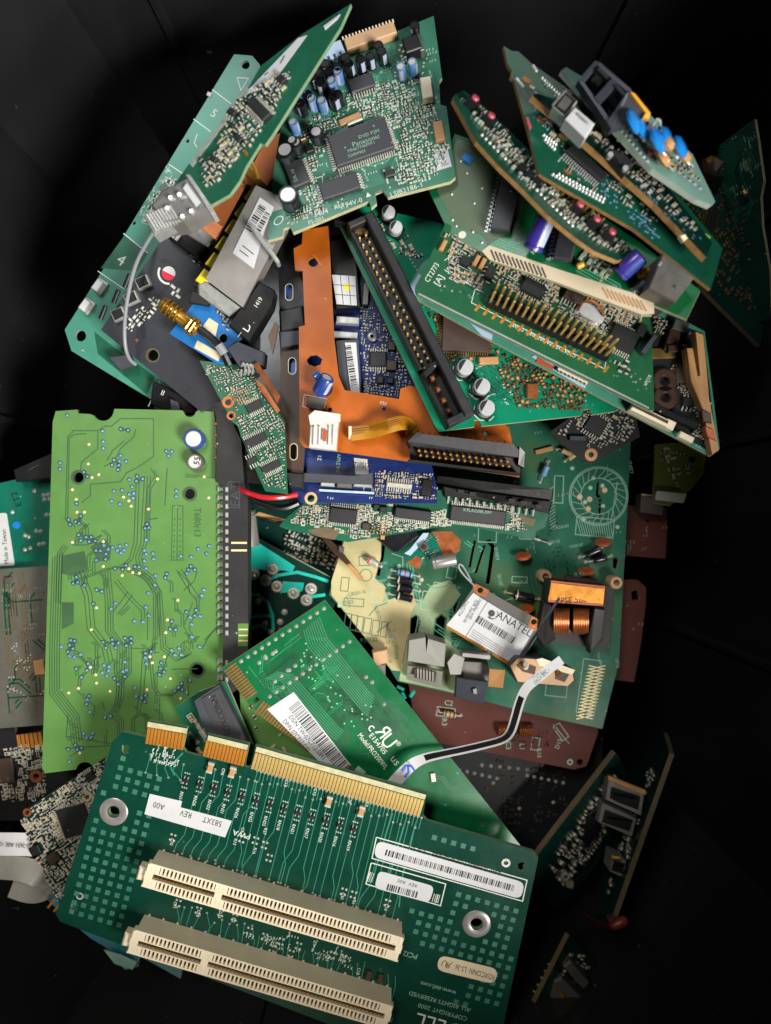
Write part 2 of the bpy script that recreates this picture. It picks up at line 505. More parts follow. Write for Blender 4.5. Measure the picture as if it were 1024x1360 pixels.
        if max(wd, hg) > 1.8 * min(wd, hg):
            s.occ.pop(); a = math.radians(rot); n = int(max(wd, hg)/min(wd, hg)) + 1
            if hg > wd: a += math.pi/2
            for i in range(n + 1):
                t = (i/n - 0.5) * (max(wd, hg) - min(wd, hg)); s.keep(u + t*math.cos(a), v + t*math.sin(a), min(wd, hg)/2 + 4)
        return o
    def can(s, px, py, r, h, sleeve='sleeve_black', top='alu', stripe='stripe_pale', rot=0, tilt=0, tdir=0, z=0, name='capacitor'):
        """electrolytic capacitor: crimped sleeve, metal top, stripe"""
        u, v = s.l(px, py); r *= s.k; h *= s.k
        def body():
            mb = MB().lathe([(r*.8, 0), (r, 1.2), (r, h*.10), (r*.93, h*.14), (r, h*.18), (r, h-1.2), (r*.92, h), (r*.76, h)], 20, 0)
            n = 20; o = len(mb.v)
            mb.disc(0, 0, h - 0.8, r*.78, 20, 1)
            return mb
        M = Matrix.Translation(Vector((u, v, z))*S) @ Matrix.Rotation(math.radians(tdir), 4, 'Z') @ Matrix.Rotation(math.radians(tilt), 4, 'Y') @ Matrix.Rotation(math.radians(rot - tdir), 4, 'Z')
        me = cached(('can', round(r, 1), round(h, 1), sleeve, top), lambda: body().mesh(name, [sleeve, top], True))
        o = link(name, me, s.root, M=M)
        if stripe:
            def st():
                mb = MB(); q = []
                for zz in (h*.2, h-1.4):
                    for i in range(5):
                        a = -0.42 + 0.21*i; q.append(((r+.25)*math.cos(a), (r+.25)*math.sin(a), zz))
                return mb.add(q, [(i, i+1, i+6, i+5) for i in range(4)])
            s.add('stripe', st, [stripe], (0, 0, 0), 0, ('stripe', round(r, 1), round(h, 1), stripe), None, o)
        s.keep(u, v, r + 1)
        return o
    def lying(s, p1, p2, r, z, mats=('sleeve_purple', 'alu'), name='capacitor', stripe=None, h2=None):
        """round can lying between two photo positions, its axis z above the board"""
        a = Vector(s.l(*p1) + (z,)); b = Vector(s.l(*p2) + (z if h2 is None else h2,)); r *= s.k
        d = b - a; h = d.length
        mb = MB().lathe([(0.01, 0), (r*.85, 0.2), (r, 1.5), (r, h*.12), (r*.9, h*.15), (r, h*.18), (r, h-1.4), (r*.9, h), (r*.7, h)], 20, 0)
        mb.disc(0, 0, h-.7, r*.75, 20, 1)
        q = d.to_track_quat('Z', 'X').to_matrix().to_4x4()
        o = link(name, mb.mesh(name, list(mats), True), s.root, M=Matrix.Translation(a*S) @ q)
        if stripe:
            m2 = MB(); vv = []
            for zz in (h*.2, h-1.5):
                for i in range(5):
                    aa = stripe[1] - 0.4 + 0.2*i; vv.append(((r+.3)*math.cos(aa), (r+.3)*math.sin(aa), zz))
            m2.add(vv, [(i, i+1, i+6, i+5) for i in range(4)])
            s.add('stripe', m2, [stripe[0]], parent=o)
        for t in (0.15, 0.5, 0.85):
            c = a.lerp(b, t); s.keep(c.x, c.y, r+1)
        return o
    def smdcan(s, px, py, r, h, rot=0):
        u, v = s.l(px, py); r *= s.k; h *= s.k
        def base(): return MB().box(0, 0, 0.3, r*2.1, r*2.1, h*.22, 0, 0, 0.8)
        o = s.add('capacitor', base, ['plastic_black'], (u, v, 0), math.radians(rot), ('smdbase', round(r, 1), round(h, 1)))
        def can(): return MB().lathe([(r*.9, h*.2), (r*.98, h*.3), (r*.9, h*.36), (r*.98, h*.42), (r*.98, h-1), (r*.9, h), (0.01, h)], 20, 0)
        s.add('metal_can', can, ['alu'], (0, 0, 0), 0, ('smdcan', round(r, 1), round(h, 1)), None, o, True)
        def seg():
            mb = MB(); n = 8
            pts = [(r*.86*math.cos(a), r*.86*math.sin(a)) for a in [math.pi*0.62 + i*math.pi*0.76/n for i in range(n+1)]]
            return mb.add([(p[0], p[1], h+.15) for p in pts], [tuple(range(n+1))])
        s.add('polarity_mark', seg, ['ink'], (0, 0, 0), 0, ('smdseg', round(r, 1), round(h, 1)), None, o)
        s.keep(u, v, r*1.3)
        return o
    def axial(s, p1, p2, r, ln, mats=('res_beige', 'tin_soft'), name='resistor', z=None, bands=None):
        """axial part with bent wire leads between two photo positions"""
        a, b = Vector(s.l(*p1)), Vector(s.l(*p2)); d = b - a; n = d.normalized(); c = (a+b)/2; r *= s.k; ln *= s.k
        z = r + 1.5 if z is None else z
        rot = math.atan2(d.y, d.x); H = d.length/2
        mb = MB().lathe([(0.01, -ln/2), (r*.8, -ln/2), (r, -ln/2+1.5), (r*.9, -ln/4), (r*.9, ln/4), (r, ln/2-1.5), (r*.8, ln/2), (0.01, ln/2)], 12, 0, axis='x')
        mb.v = [(x, y, zz + z) for x, y, zz in mb.v]
        o = s.add(name, mb, [mats[0]], (c.x, c.y, 0), rot, smooth=True)
        m2 = MB().tube([(-H, 0, 0), (-H, 0, z*.8), (-H+1.5, 0, z), (-ln/2, 0, z)], 0.8, 6).tube([(ln/2, 0, z), (H-1.5, 0, z), (H, 0, z*.8), (H, 0, 0)], 0.8, 6)
        m2.lathe([(2.6, 0.2), (1.4, 1.2), (0.3, 1.6)], 8, 0, -H, 0).lathe([(2.6, 0.2), (1.4, 1.2), (0.3, 1.6)], 8, 0, H, 0)
        s.add('wire_leads', m2, [mats[1]], parent=o)
        if bands:
            for k, bm in enumerate(bands):
                x = -ln*.34 + ln*.68*k/max(1, len(bands)-1); rr = r*.97 if abs(x) < ln*.3 else r*1.04
                m3 = MB().lathe([(rr, x-.9), (rr, x+.9)], 12, 0, axis='x'); m3.v = [(a_, b_, c_+z) for a_, b_, c_ in m3.v]
                s.add('colour_band', m3, [bm], parent=o)
        for t in (-.5, 0, .5): s.keep(c.x + n.x*ln*t*.8, c.y + n.y*ln*t*.8, r+2)
        return o
    def fingers(s, p1, p2, n, length, mat='gold', gap=0.24, z=0.3, name='gold_finger', side=-1):
        """edge contacts side by side between two photo positions, each reaching length inwards"""
        a, b = Vector(s.l(*p1)), Vector(s.l(*p2)); d = b - a; st = d.length / n; rot = math.atan2(d.y, d.x); ln = length * s.k
        def one(): return MB().box(0, side*ln/2, 0, st*(1-gap), ln, 0.35)
        for i in range(n):
            c = a + d * ((i + .5) / n)
            s.add(name, one, [mat], (c.x, c.y, z), rot, ('finger', round(st, 2), round(ln, 1), mat, side, gap))
    def blk(s, name, px, py, wd, hg, th, mat, rot=0, z=0, c=0.8, parent=None):
        """bevelled block footprint centred at a photo position"""
        u, v = s.l(px, py); wd *= s.k; hg *= s.k
        s.keep(u, v, max(wd, hg)/2)
        return s.add(name, lambda: MB().box(0, 0, 0, wd, hg, th, 0, 0, c), [mat], (u, v, z), math.radians(rot), ('blk', round(wd, 1), round(hg, 1), th, mat, c), None, parent)
    # ---- masses too small to count
    def smd(s, region, n, seed, size=(3.2, 6.0), mats=('tin_soft', 'chip', 'slot_brown', 'res_beige'), name='surface_mount_parts', hgt=2.2, grid=True, silk=False):
        r = random.Random(seed); reg = s.L(region); us = [p[0] for p in reg]; vs_ = [p[1] for p in reg]
        mb = MB(); ms = MB(); tries = 0; k = 0; mx = max(us)-min(us); my = max(vs_)-min(vs_)
        while k < n and tries < n*14:
            tries += 1
            u = r.uniform(min(us), max(us)); v = r.uniform(min(vs_), max(vs_))
            run = r.choice((1, 1, 2, 3, 5)); vert = r.random() < .5
            ln = r.uniform(*size); wd = ln*.55; bm = r.choice((1, 1, 2, 3))
            for q in range(run):
                uu, vv = (u + q*(wd+1.6), v) if vert else (u, v + q*(wd+1.6))
                if not inside((uu, vv), reg) or (s.poly and not inside((uu, vv), s.poly)) or not s.free(uu, vv, ln*.55): continue
                s.keep(uu, vv, wd*.62)
                ro = math.pi/2 if vert else 0
                ca, sa = math.cos(ro), math.sin(ro); h = hgt*r.uniform(.6, 1.1)
                for e in (-1, 1): mb.box(uu + ca*e*ln*.38, vv + sa*e*ln*.38, 0, ln*.3, wd*1.06, h, ro, 0, .3)
                mb.box(uu, vv, 0, ln*.52, wd*.95, h*1.04, ro, bm, .3)
                if silk and r.random() < .4:
                    hw, hh = ln*.75, wd*.9
                    q4 = [(uu + ca*x - sa*y, vv + sa*x + ca*y) for x, y in ((-hw, -hh), (hw, -hh), (hw, hh), (-hw, hh), (-hw, -hh))]
                    ms.strip(q4, .7, .3)
                k += 1
        if mb.v: s.add(name, mb, list(mats), kind='stuff')
        if ms.v: s.add('silkscreen_outlines', ms, ['silk'], kind='stuff')
    def marks(s, region, n, seed, mat='silk', size=2.4, name='silkscreen_marks'):
        """worn designator prints too small to read: short strokes in little groups"""
        r = random.Random(seed); reg = s.L(region); us = [p[0] for p in reg]; vs_ = [p[1] for p in reg]; mb = MB()
        for _ in range(n):
            u = r.uniform(min(us), max(us)); v = r.uniform(min(vs_), max(vs_)); vert = r.random() < .4
            if not inside((u, v), reg): continue
            for q in range(r.choice((2, 3, 3, 4))):
                x, y = (u, v + q*size*1.05) if vert else (u + q*size*1.05, v)
                if s.poly and not inside((x, y), s.poly): continue
                a = size*.42
                k = r.randrange(4)
                if k == 0: mb.strip([(x-a*.5, y-a), (x-a*.5, y+a), (x+a*.5, y+a)], .55, .3)
                elif k == 1: mb.strip([(x-a*.6, y-a), (x+a*.6, y-a), (x+a*.6, y+a)], .55, .3)
                elif k == 2: mb.strip([(x, y-a), (x, y+a)], .6, .3)
                else: mb.strip([(x-a*.5, y-a), (x+a*.5, y), (x-a*.5, y+a)], .55, .3)
        if mb.v: s.add(name, mb, [mat], kind='stuff')
    def lines(s, paths, wd, mat, z=0.15, name='copper_traces', kind='stuff'):
        mb = MB()
        for p in paths: mb.strip(s.L(p, z), wd*s.k, z)
        return s.add(name, mb, [mat], kind=kind or ('stuff' if len(paths) > 1 else None))
    def traces(s, region, n, seed, wd=1.2, mat='tr_green', z=0.15, bundle=(1, 6), seg=(12, 60), name='copper_traces', pad=True):
        """bundles of parallel tracks that run straight and turn by 45 degrees"""
        r = random.Random(seed); reg = s.L(region); us = [p[0] for p in reg]; vs_ = [p[1] for p in reg]; mb = MB(); pads = MB()
        for _ in range(n):
            u, v = r.uniform(min(us), max(us)), r.uniform(min(vs_), max(vs_))
            if not inside((u, v), reg): continue
            d = r.randrange(8); nb = r.randint(*bundle); path = [Vector((u, v))]
            for q in range(r.randint(2, 5)):
                ln = r.uniform(*seg) * (0.45 if d % 2 else 1); nx = path[-1] + Vector((math.cos(d*math.pi/4), math.sin(d*math.pi/4)))*ln
                if not inside(nx, reg): break
                path.append(nx); d = (d + r.choice((-1, 1))) % 8
            if len(path) < 2: continue
            for b in range(nb):
                off = (b - nb/2) * wd * 2.3; q = []
                for i, p in enumerate(path):
                    d0 = (path[i]-path[i-1]).normalized() if i else (path[1]-path[0]).normalized()
                    d1 = (path[i+1]-path[i]).normalized() if i < len(path)-1 else d0
                    t = (d0+d1).normalized(); nn = Vector((-t.y, t.x)); q.append(p + nn*off/max(.5, nn.dot(Vector((-d0.y, d0.x)))))
                q[0] = q[0] + (q[1]-q[0]).normalized()*r.uniform(-6, 6); 
                if all(inside(p, s.poly) for p in q):
                    mb.strip(q, wd, z)
                    if pad:
                        for e in (q[0], q[-1]): pads.disc(e.x, e.y, z+.06, wd*1.15, 8)
        if mb.v: s.add(name, mb, [mat], kind='stuff')
        return pads
    def vias(s, region, n, seed, r0=1.5, mats=('tin_soft', 'ink'), z=0.25, name='vias', cluster=0, pts=None, dome=False):
        r = random.Random(seed); mb = MB(); reg = s.L(region) if region else None
        P_ = []
        if pts: P_ = s.L(pts)
        elif reg:
            us = [p[0] for p in reg]; vs_ = [p[1] for p in reg]
            while len(P_) < n:
                u, v = r.uniform(min(us), max(us)), r.uniform(min(vs_), max(vs_)); n -= .05
                if inside((u, v), reg):
                    P_.append((u, v))
                    for _ in range(r.randint(0, cluster)): P_.append((u + r.choice((-1, 0, 1))*r0*3.2, v + r.choice((-1, 0, 1))*r0*3.2))
        for u, v in P_:
            if s.poly and not inside((u, v), s.poly): continue
            if dome:
                mb.lathe([(r0, z-.2), (r0*.85, z+.5), (r0*.5, z+.9)], 9, 0, u, v); mb.disc(u, v, z+.9, r0*.5, 9, len(mats)-1)
                continue
            mb.disc(u, v, z, r0, 10, 0)
            if len(mats) > 1: mb.disc(u, v, z+.1, r0*.5, 8, 1)
        if mb.v: s.add(name, mb, list(mats), kind='stuff')
    def solder(s, pts, r0=2.2, mat='tin', name='solder_joints', h=2.0, local=False):
        mb = MB()
        for u, v in (pts if local else s.L(pts)):
            mb.lathe([(r0, .1), (r0*.8, h*.35), (r0*.4, h*.7), (.05, h)], 8, 0, u, v)
        return s.add(name, mb, [mat], kind='stuff', smooth=True)

def row(p1, p2, n):
    return [(p1[0] + (p2[0]-p1[0])*i/(n-1), p1[1] + (p2[1]-p1[1])*i/(n-1)) for i in range(n)]

def solid(s, name, top, depth, mats, parent=None, side=None, bevel=0.0, label=None, smooth=False):
    """block with a traced top face (photo x, y, height each) that reaches depth units straight down"""
    T = [P(*p) for p in top]; n = len(T)
    c = sum(T, Vector()) / n
    loops = []
    if bevel:
        loops.append([p + (c - p).normalized()*bevel for p in T])
        loops.append([p - Vector((0, 0, bevel)) for p in T])
    else: loops.append(T)
    loops.append([p - Vector((0, 0, depth)) for p in T])
    ar = sum(T[i].x*T[(i+1) % n].y - T[(i+1) % n].x*T[i].y for i in range(n))
    if ar < 0: loops = [list(reversed(l)) for l in loops]
    vs = [s.to_l(p) for l in loops for p in l]; k = len(loops)
    mb = MB(); fs = []
    for q in range(k-1): fs += [(q*n+i, (q+1)*n+i, (q+1)*n+(i+1) % n, q*n+(i+1) % n) for i in range(n)]
    mb.add(vs, [tuple(range(n)), tuple(reversed(range((k-1)*n, k*n)))], 0)
    o = len(mb.v) - len(vs)
    for f in fs: mb.f.append(tuple(i+o for i in f)); mb.m.append(0 if side is None else 1)
    return s.add(name, mb, [mats] if side is None else [mats, side], parent=parent, label=label)
Thing.solid = solid
def to_l(s, w):
    q = w - s.A
    return Vector((q.dot(s.x), q.dot(s.y), q.dot(s.n)))
Thing.to_l = to_l
def wire(s, name, pts, r, mat, parent=None, sub=2, n=8):
    return s.add(name, MB().tube([s.w2l(*p) for p in pts], r, n, 0, sub=sub), [mat], parent=parent, smooth=True)
Thing.wire = wire
def band(s, name, pts, hw, th, mat, dirs=None, sub=1):
    """flat cable through photo positions (x, y, height); hw half width"""
    q = [P(*p) for p in pts]
    for _ in range(sub):
        r = [q[0]]
        for a, b_ in zip(q, q[1:]): r += [a*.75 + b_*.25, a*.25 + b_*.75]
        q = r + [q[-1]]
    wd = []
    for i in range(len(q)):
        t = (q[min(i+1, len(q)-1)] - q[max(i-1, 0)]).normalized()
        up = Vector((0, 0, 1)) if dirs is None else Vector(dirs)
        wd.append(t.cross(up).normalized() * hw)
    mb = MB().ribbon(q, wd, th)
    mb.v = [tuple(s.to_l(Vector(v))) for v in mb.v]
    return s.add(name, mb, [mat], smooth=True)
Thing.band = band
def flex(name, label, cat, at, group=None):
    """a thing without a plane of its own, standing upright at a photo position"""
    x, y, z = at
    k = D/(D-z)
    return Thing(name, label, cat, [(x, y, z), (x+100, y, z), (x, y-100, z)], group)

# ------------------------------------------------------------------ the setting: a black plastic bin
def bin_mat():
    m, nt, b = nodes_of('bin_plastic')
    N, L = nt.nodes.new, nt.links.new
    tc = N('ShaderNodeTexCoord')
    n1 = N('ShaderNodeTexNoise'); n1.inputs['Scale'].default_value = 26; n1.inputs['Detail'].default_value = 7
    L(tc.outputs['Object'], n1.inputs['Vector'])
    cr = N('ShaderNodeMix'); cr.data_type = 'RGBA'
    cr.inputs[6].default_value = (0.010, 0.0102, 0.0112, 1); cr.inputs[7].default_value = (0.022, 0.0225, 0.0245, 1)
    L(n1.outputs['Fac'], cr.inputs[0])
    out = cr.outputs[2]
    # lint and dust specks of several sizes
    for sc, thr, rad, loc in ((95, 0.86, 0.06, 0), (260, 0.92, 0.11, 1.3), (40, 0.80, 0.035, 2.9)):
        vo = N('ShaderNodeTexVoronoi'); vo.inputs['Scale'].default_value = sc
        mp = N('ShaderNodeMapping'); mp.inputs['Location'].default_value = (loc, loc * 2, loc)
        dn = N('ShaderNodeTexNoise'); dn.inputs['Scale'].default_value = sc * 5
        ad = N('ShaderNodeMix'); ad.data_type = 'RGBA'; ad.blend_type = 'ADD'; ad.inputs[0].default_value = 0.0035
        L(tc.outputs['Object'], mp.inputs[0]); L(mp.outputs[0], dn.inputs['Vector'])
        L(mp.outputs[0], ad.inputs[6]); L(dn.outputs['Color'], ad.inputs[7]); L(ad.outputs[2], vo.inputs['Vector'])
        wn = N('ShaderNodeTexWhiteNoise'); L(vo.outputs['Position'], wn.inputs['Vector'])
        gt = N('ShaderNodeMath'); gt.operation = 'GREATER_THAN'; gt.inputs[1].default_value = thr; L(wn.outputs['Value'], gt.inputs[0])
        r4 = N('ShaderNodeMapRange'); r4.inputs[1].default_value = rad * .4; r4.inputs[2].default_value = rad; r4.inputs[3].default_value = .7; r4.inputs[4].default_value = 0
        L(vo.outputs['Distance'], r4.inputs[0])
        mu = N('ShaderNodeMath'); mu.operation = 'MULTIPLY'; L(r4.outputs[0], mu.inputs[0]); L(gt.outputs[0], mu.inputs[1])
        mx = N('ShaderNodeMix'); mx.data_type = 'RGBA'; L(mu.outputs[0], mx.inputs[0]); L(out, mx.inputs[6]); mx.inputs[7].default_value = (0.22, 0.23, 0.23, 1)
        out = mx.outputs[2]
    # scuffed dusty film
    n3 = N('ShaderNodeTexNoise'); n3.inputs['Scale'].default_value = 14; n3.inputs['Detail'].default_value = 9; n3.inputs['Roughness'].default_value = .7
    mp = N('ShaderNodeMapping'); mp.inputs['Scale'].default_value = (1, 1, .25); L(tc.outputs['Object'], mp.inputs[0]); L(mp.outputs[0], n3.inputs['Vector'])
    r5 = N('ShaderNodeMapRange'); r5.inputs[1].default_value = .55; r5.inputs[2].default_value = .8; r5.inputs[4].default_value = .12
    L(n3.outputs['Fac'], r5.inputs[0])
    mx = N('ShaderNodeMix'); mx.data_type = 'RGBA'; L(r5.outputs[0], mx.inputs[0]); L(out, mx.inputs[6]); mx.inputs[7].default_value = (0.10, 0.10, 0.105, 1)
    L(mx.outputs[2], b.inputs['Base Color'])
    r2 = N('ShaderNodeMapRange'); r2.inputs[3].default_value = .10; r2.inputs[4].default_value = .34
    L(n3.outputs['Fac'], r2.inputs[0]); L(r2.outputs[0], b.inputs['Roughness'])
    bp = N('ShaderNodeBump'); bp.inputs['Strength'].default_value = .12; bp.inputs['Distance'].default_value = .002
    L(n1.outputs['Fac'], bp.inputs['Height']); L(bp.outputs[0], b.inputs['Normal'])
    MATS['bin_plastic'] = m
bin_mat()

BIN_FLOOR, BIN_RIM = -620, 550
def bin_oct(z, off=0.0):
    t = (z - BIN_FLOOR) / (BIN_RIM - BIN_FLOOR)
    hx, hy, c = 480 + 130*t + off, 600 + 145*t + off, 125 + off*.4
    return [(-hx, hy-c), (-hx+c, hy), (hx-c, hy), (hx, hy-c), (hx, -hy+c), (hx-c, -hy), (-hx+c, -hy), (-hx, -hy+c)]
bin_root = link('storage_bin', None, loc=(0, 0, BIN_FLOOR))
tag(bin_root, 'glossy dusty black plastic bin that holds the whole heap of circuit boards', 'bin')
f0, f1 = bin_oct(BIN_FLOOR), bin_oct(BIN_FLOOR, 12)
link('floor_panel', MB().prism(bin_oct(BIN_FLOOR, 6), -14, 0).mesh('floor_panel', 'bin_plastic'), bin_root)
for i in range(8):
    j = (i + 1) % 8
    zs = [0, 60, 300, BIN_RIM - BIN_FLOOR]
    mb = MB(); vv = []
    for z in zs:
        a = bin_oct(BIN_FLOOR + z); o = bin_oct(BIN_FLOOR + z, 12)
        vv += [(a[i][0], a[i][1], z), (a[j][0], a[j][1], z), (o[j][0], o[j][1], z), (o[i][0], o[i][1], z)]
    ff = [(0, 1, 2, 3)[::-1], (12, 13, 14, 15)]
    for q in range(3):
        for r in range(4): ff.append((4*q + r, 4*q + (r+1) % 4, 4*q + 4 + (r+1) % 4, 4*q + 4 + r))
    mb.add(vv, [tuple(reversed(f)) for f in ff])
    link('corner_wall' if i % 2 == 0 else 'side_wall', mb.mesh('bin_wall', 'bin_plastic'), bin_root)
# moulded upright ribs on the far and right walls
def wall_rib(wall, t, wd=14, dp=7):
    mb = MB(); vv = []
    for z in (2, BIN_RIM - BIN_FLOOR - 4):
        a = bin_oct(BIN_FLOOR + z); p, q = Vector(a[wall]), Vector(a[(wall+1) % 8]); d = (q-p).normalized(); n = Vector((d.y, -d.x))
        c = p.lerp(q, t)
        for (x, y) in ((-wd/2, 0), (-wd/2 + 3, dp), (wd/2 - 3, dp), (wd/2, 0)): vv.append(tuple(c + d*x + n*y) + (z,))
    mb.add(vv, [(0, 1, 2, 3), (4, 5, 6, 7)] + [(i, (i+1) % 4, 4 + (i+1) % 4, 4+i) for i in range(4)])
    link('wall_rib', mb.mesh('wall_rib', 'bin_plastic'), bin_root)
for wl, t in ((1, .14), (1, .88), (3, .12), (3, .4), (3, .7), (7, .3), (7, .62), (5, .3), (5, .7)): wall_rib(wl, t)


# ================================================================== riser card in the foreground
b = Thing('riser_card', 'dark green riser card with two cream slots and gold edge fingers, nearest the camera', 'circuit board',
          [(156, 975, 96), (714, 1135, 92), (76, 1220, 74)])
out = [(162, 972), (193, 979), (197, 957), (249, 966), (243, 994), (248, 1000), (266, 1005), (270, 999), (275, 975), (331, 988), (325, 1017), (329, 1020), (333, 1018), (339, 990),
       (567, 1054), (562, 1084), (567, 1090), (708, 1131), (715, 1140), (669, 1360), (645, 1440), (80, 1224), (74, 1214), (150, 983)]
kid = lambda x, y: [(x-5, y-5), (x+2, y-7), (x+5, y-2), (x+2, y+1), (x+4, y+5), (x-1, y+7), (x-5, y+3)]
b.board(out, 6.4, 'mask_riser', 'fr4_green', holes=[(151, 1078, 7), (633, 1227, 8), kid(167, 995), kid(99, 1204), kid(693, 1152), (672, 1146, 3)])
for (x, y) in ((151, 1078), (633, 1227)):
    u, v = b.l(x, y)
    b.add('mounting_ring', lambda: MB().lathe([(8.4*b.k, -6), (8.4*b.k, .6), (11*b.k, 1.4), (17*b.k, 1.2), (19*b.k, .2)], 28), ['steel'], (u, v, 0), 0, 'ring_riser', smooth=True)
    b.keep(u, v, 21)
for (x, y, r) in ((672, 1146, 6), (106, 1190, 5)):
    u, v = b.l(x, y); b.add('eyelet', MB().ring(0, 0, .3, 2.8, r*b.k, 16), ['tin_soft'], (u, v, 0))
for q in ([(195, 960), (249, 969)], [(275, 978), (330, 991)], [(339, 993), (566, 1057)]):   # bare bevel along the contacts
    a0, a1 = q; b.lines([[(a0[0]+1, a0[1]+2), (a1[0]-1, a1[1]+2)]], 7, 'fr4', .2, 'bare_edge_strip', None)
b.fingers((196, 966), (247, 975), 11, 22, gap=.16)
b.fingers((274, 983), (329, 997), 12, 22, gap=.16)
b.fingers((339, 999), (564, 1063), 49, 23, 'gold_pale', gap=.16)
# fine tracks from the contacts down to the slots
paths = []
r = random.Random(5)
for i in range(46):
    t = i/45; x = 342 + 218*t; y = 1024 + 62*t
    ln = r.uniform(8, 16)
    x2, y2 = x - ln*.26, y + ln
    paths.append([(x, y), (x2, y2)])
    if i % 2 == 0:
        o2 = r.choice((-8, 0, 6)); mid = r.uniform(60, 110)
        p = [(x2, y2), (x2 - mid*.25, y2 + mid), (x2 - mid*.25 + o2 - 4, y2 + mid + 16), (x2 - mid*.25 + o2 - 4 - 12, y2 + mid + 62)]
        lim = lambda q: q[1] < 1129 + (q[0]-218)*.312 - 3
        q2 = [p[0]]
        for q in p[1:]:
            if lim(q): q2.append(q)
            else:
                a0 = q2[-1]
                for _ in range(60):
                    q = (q[0]*.94 + a0[0]*.06, q[1]*.94 + a0[1]*.06)
                    if lim(q): break
                q2.append(q); break
        paths.append(q2)
for i in range(12):
    x = 200 + i*11; y = 1002 + i*3.3
    paths.append([(x, y), (x - 3, y + 12), (x + r.uniform(-8, 8), y + 24)] if i < 5 else [(x + 20, y), (x + 14, y + 30), (x + 2, y + 44), (x - 10, y + 90), (x - 20, y + 102), (x - 24, y + 112)])
for i in range(30):     # between the two slots
    x = 235 + i*10; y = 1198 + i*3.1; dd = r.uniform(-5, 8)
    paths.append([(x, y + r.uniform(0, 12)), (x - 4 + dd, y + 22), (x - 9 + dd, y + 42)])
b.lines(paths, 1.05, 'tr_riser')
b.lines([[(553, 1092), (547, 1112), (533, 1170), (530, 1205)], [(540, 1085), (524, 1140), (512, 1180)], [(521, 1080), (500, 1150), (494, 1172)], [(243, 1000), (226, 1018), (232, 1030)]], 2.0, 'tr_riser')
ends = [p[-1] for p in paths[:92] if len(p) > 2] + [p[0] for p in paths[:92]]
b.vias(None, 0, 1, 1.3, ('tin_soft', 'ink'), pts=ends, name='vias')
# square copper thieving pads
mb = MB(); rg = [b.L([(160, 1000), (178, 1015), (214, 1035), (205, 1068), (152, 1045), (146, 1030)]), b.L([(138, 1050), (200, 1080), (196, 1128), (182, 1178), (160, 1240), (84, 1206)]), b.L([(560, 1108), (640, 1128), (640, 1136), (556, 1116)]),
                 b.L([(540, 1206), (585, 1218), (600, 1180), (692, 1208), (664, 1345), (600, 1330), (650, 1280), (556, 1252)])]
for i in range(-4, 60):
    for j in range(-40, 4):
        u, v = i*12.2 + 2, j*12.2 - 3
        if any(inside((u, v), q) for q in rg) and b.free(u, v, 3): mb.box(u, v, .05, 6.2, 6.2, .3)
b.add('copper_pads', mb, ['pad_riser'], kind='stuff')
# resistor networks and their prints
for i in range(13):
    x = 247 + i*18.6; y = 1036 + i*5.4
    b.chip(x, y, 8, 5, 0, 2.4, 'ns', 2.2, pl=2.4, lift=.3, name='resistor_network')
    for dy, dx in ((-9, 2), (10, -2)):
        b.vias(None, 0, 1, 1.0, ('tin_soft',), pts=[(x+dx+q*2.8, y+dy+q*.8) for q in (-1, 0, 1)])
for i, tx in enumerate(('RN14', 'RN26', 'RN22', 'RN21', 'RN26', 'RN22', 'RN25', 'RN18', 'RN21', 'RN17', 'RN20', 'RN16', 'RN19')):
    b.text(tx, 240 + i*18.6, 1058 + i*5.4, 4.4, -88)
for x, y, tx in ((296, 1025, 'C16'), (312, 1024, 'C8'), (380, 1040, 'C13'), (418, 1052, 'C12'), (465, 1062, 'C10'), (487, 1068, 'C3'), (228, 1118, 'C70'), (232, 1202, 'C71'), (322, 1102, 'C9'), (352, 1104, 'R27'),
                 (312, 1118, 'R13'), (338, 1130, 'R16'), (455, 1190, 'C60'), (470, 1198, 'R2'), (513, 1205, 'C16'), (435, 1272, 'C59'), (263, 1213, 'D18'), (292, 1215, 'D16'), (310, 1222, 'D2'), (476, 1290, 'C18')):
    b.text(tx, x, y, 4.2, -88)
for x, y in ((280, 1018), (309, 1024), (437, 1063), (480, 1076)):
    o = b.blk('ceramic_capacitor', x, y, 7, 14, 5, 'disc_tan', 0, .2)
    for e in (-1, 1): b.add('end_cap', lambda: MB().box(0, 0, 0, 7.4, 3.4, 5.2, 0, 0, .5), ['tin_soft'], (0, e*5.2, 0), 0, 'endcap_r', parent=o)
for x, y in ((490, 1293), (505, 1297)): b.blk('ceramic_capacitor', x, y, 7, 12, 5, 'chip_brown', 0, .2)
pts = []
for cx, cy in ((228, 1108), (320, 1110), (350, 1118), (338, 1112), (356, 1135), (455, 1180), (468, 1184), (513, 1195), (235, 1195), (262, 1205), (292, 1208), (310, 1214), (440, 1264), (455, 1268), (350, 1240), (372, 1246), (395, 1252), (330, 1232), (360, 1255), (385, 1262)):
    pts += [(cx, cy), (cx-2, cy+7), (cx+5, cy+1.5), (cx+3, cy+8.5)]
b.vias(None, 0, 1, 1.5, ('tin_soft',), pts=pts, name='solder_pads')
b.marks([(200, 995), (240, 1003), (236, 1018), (198, 1010)], 26, 3, size=4)
b.marks([(330, 1225), (470, 1268), (460, 1285), (320, 1245)], 30, 4, size=3.6)
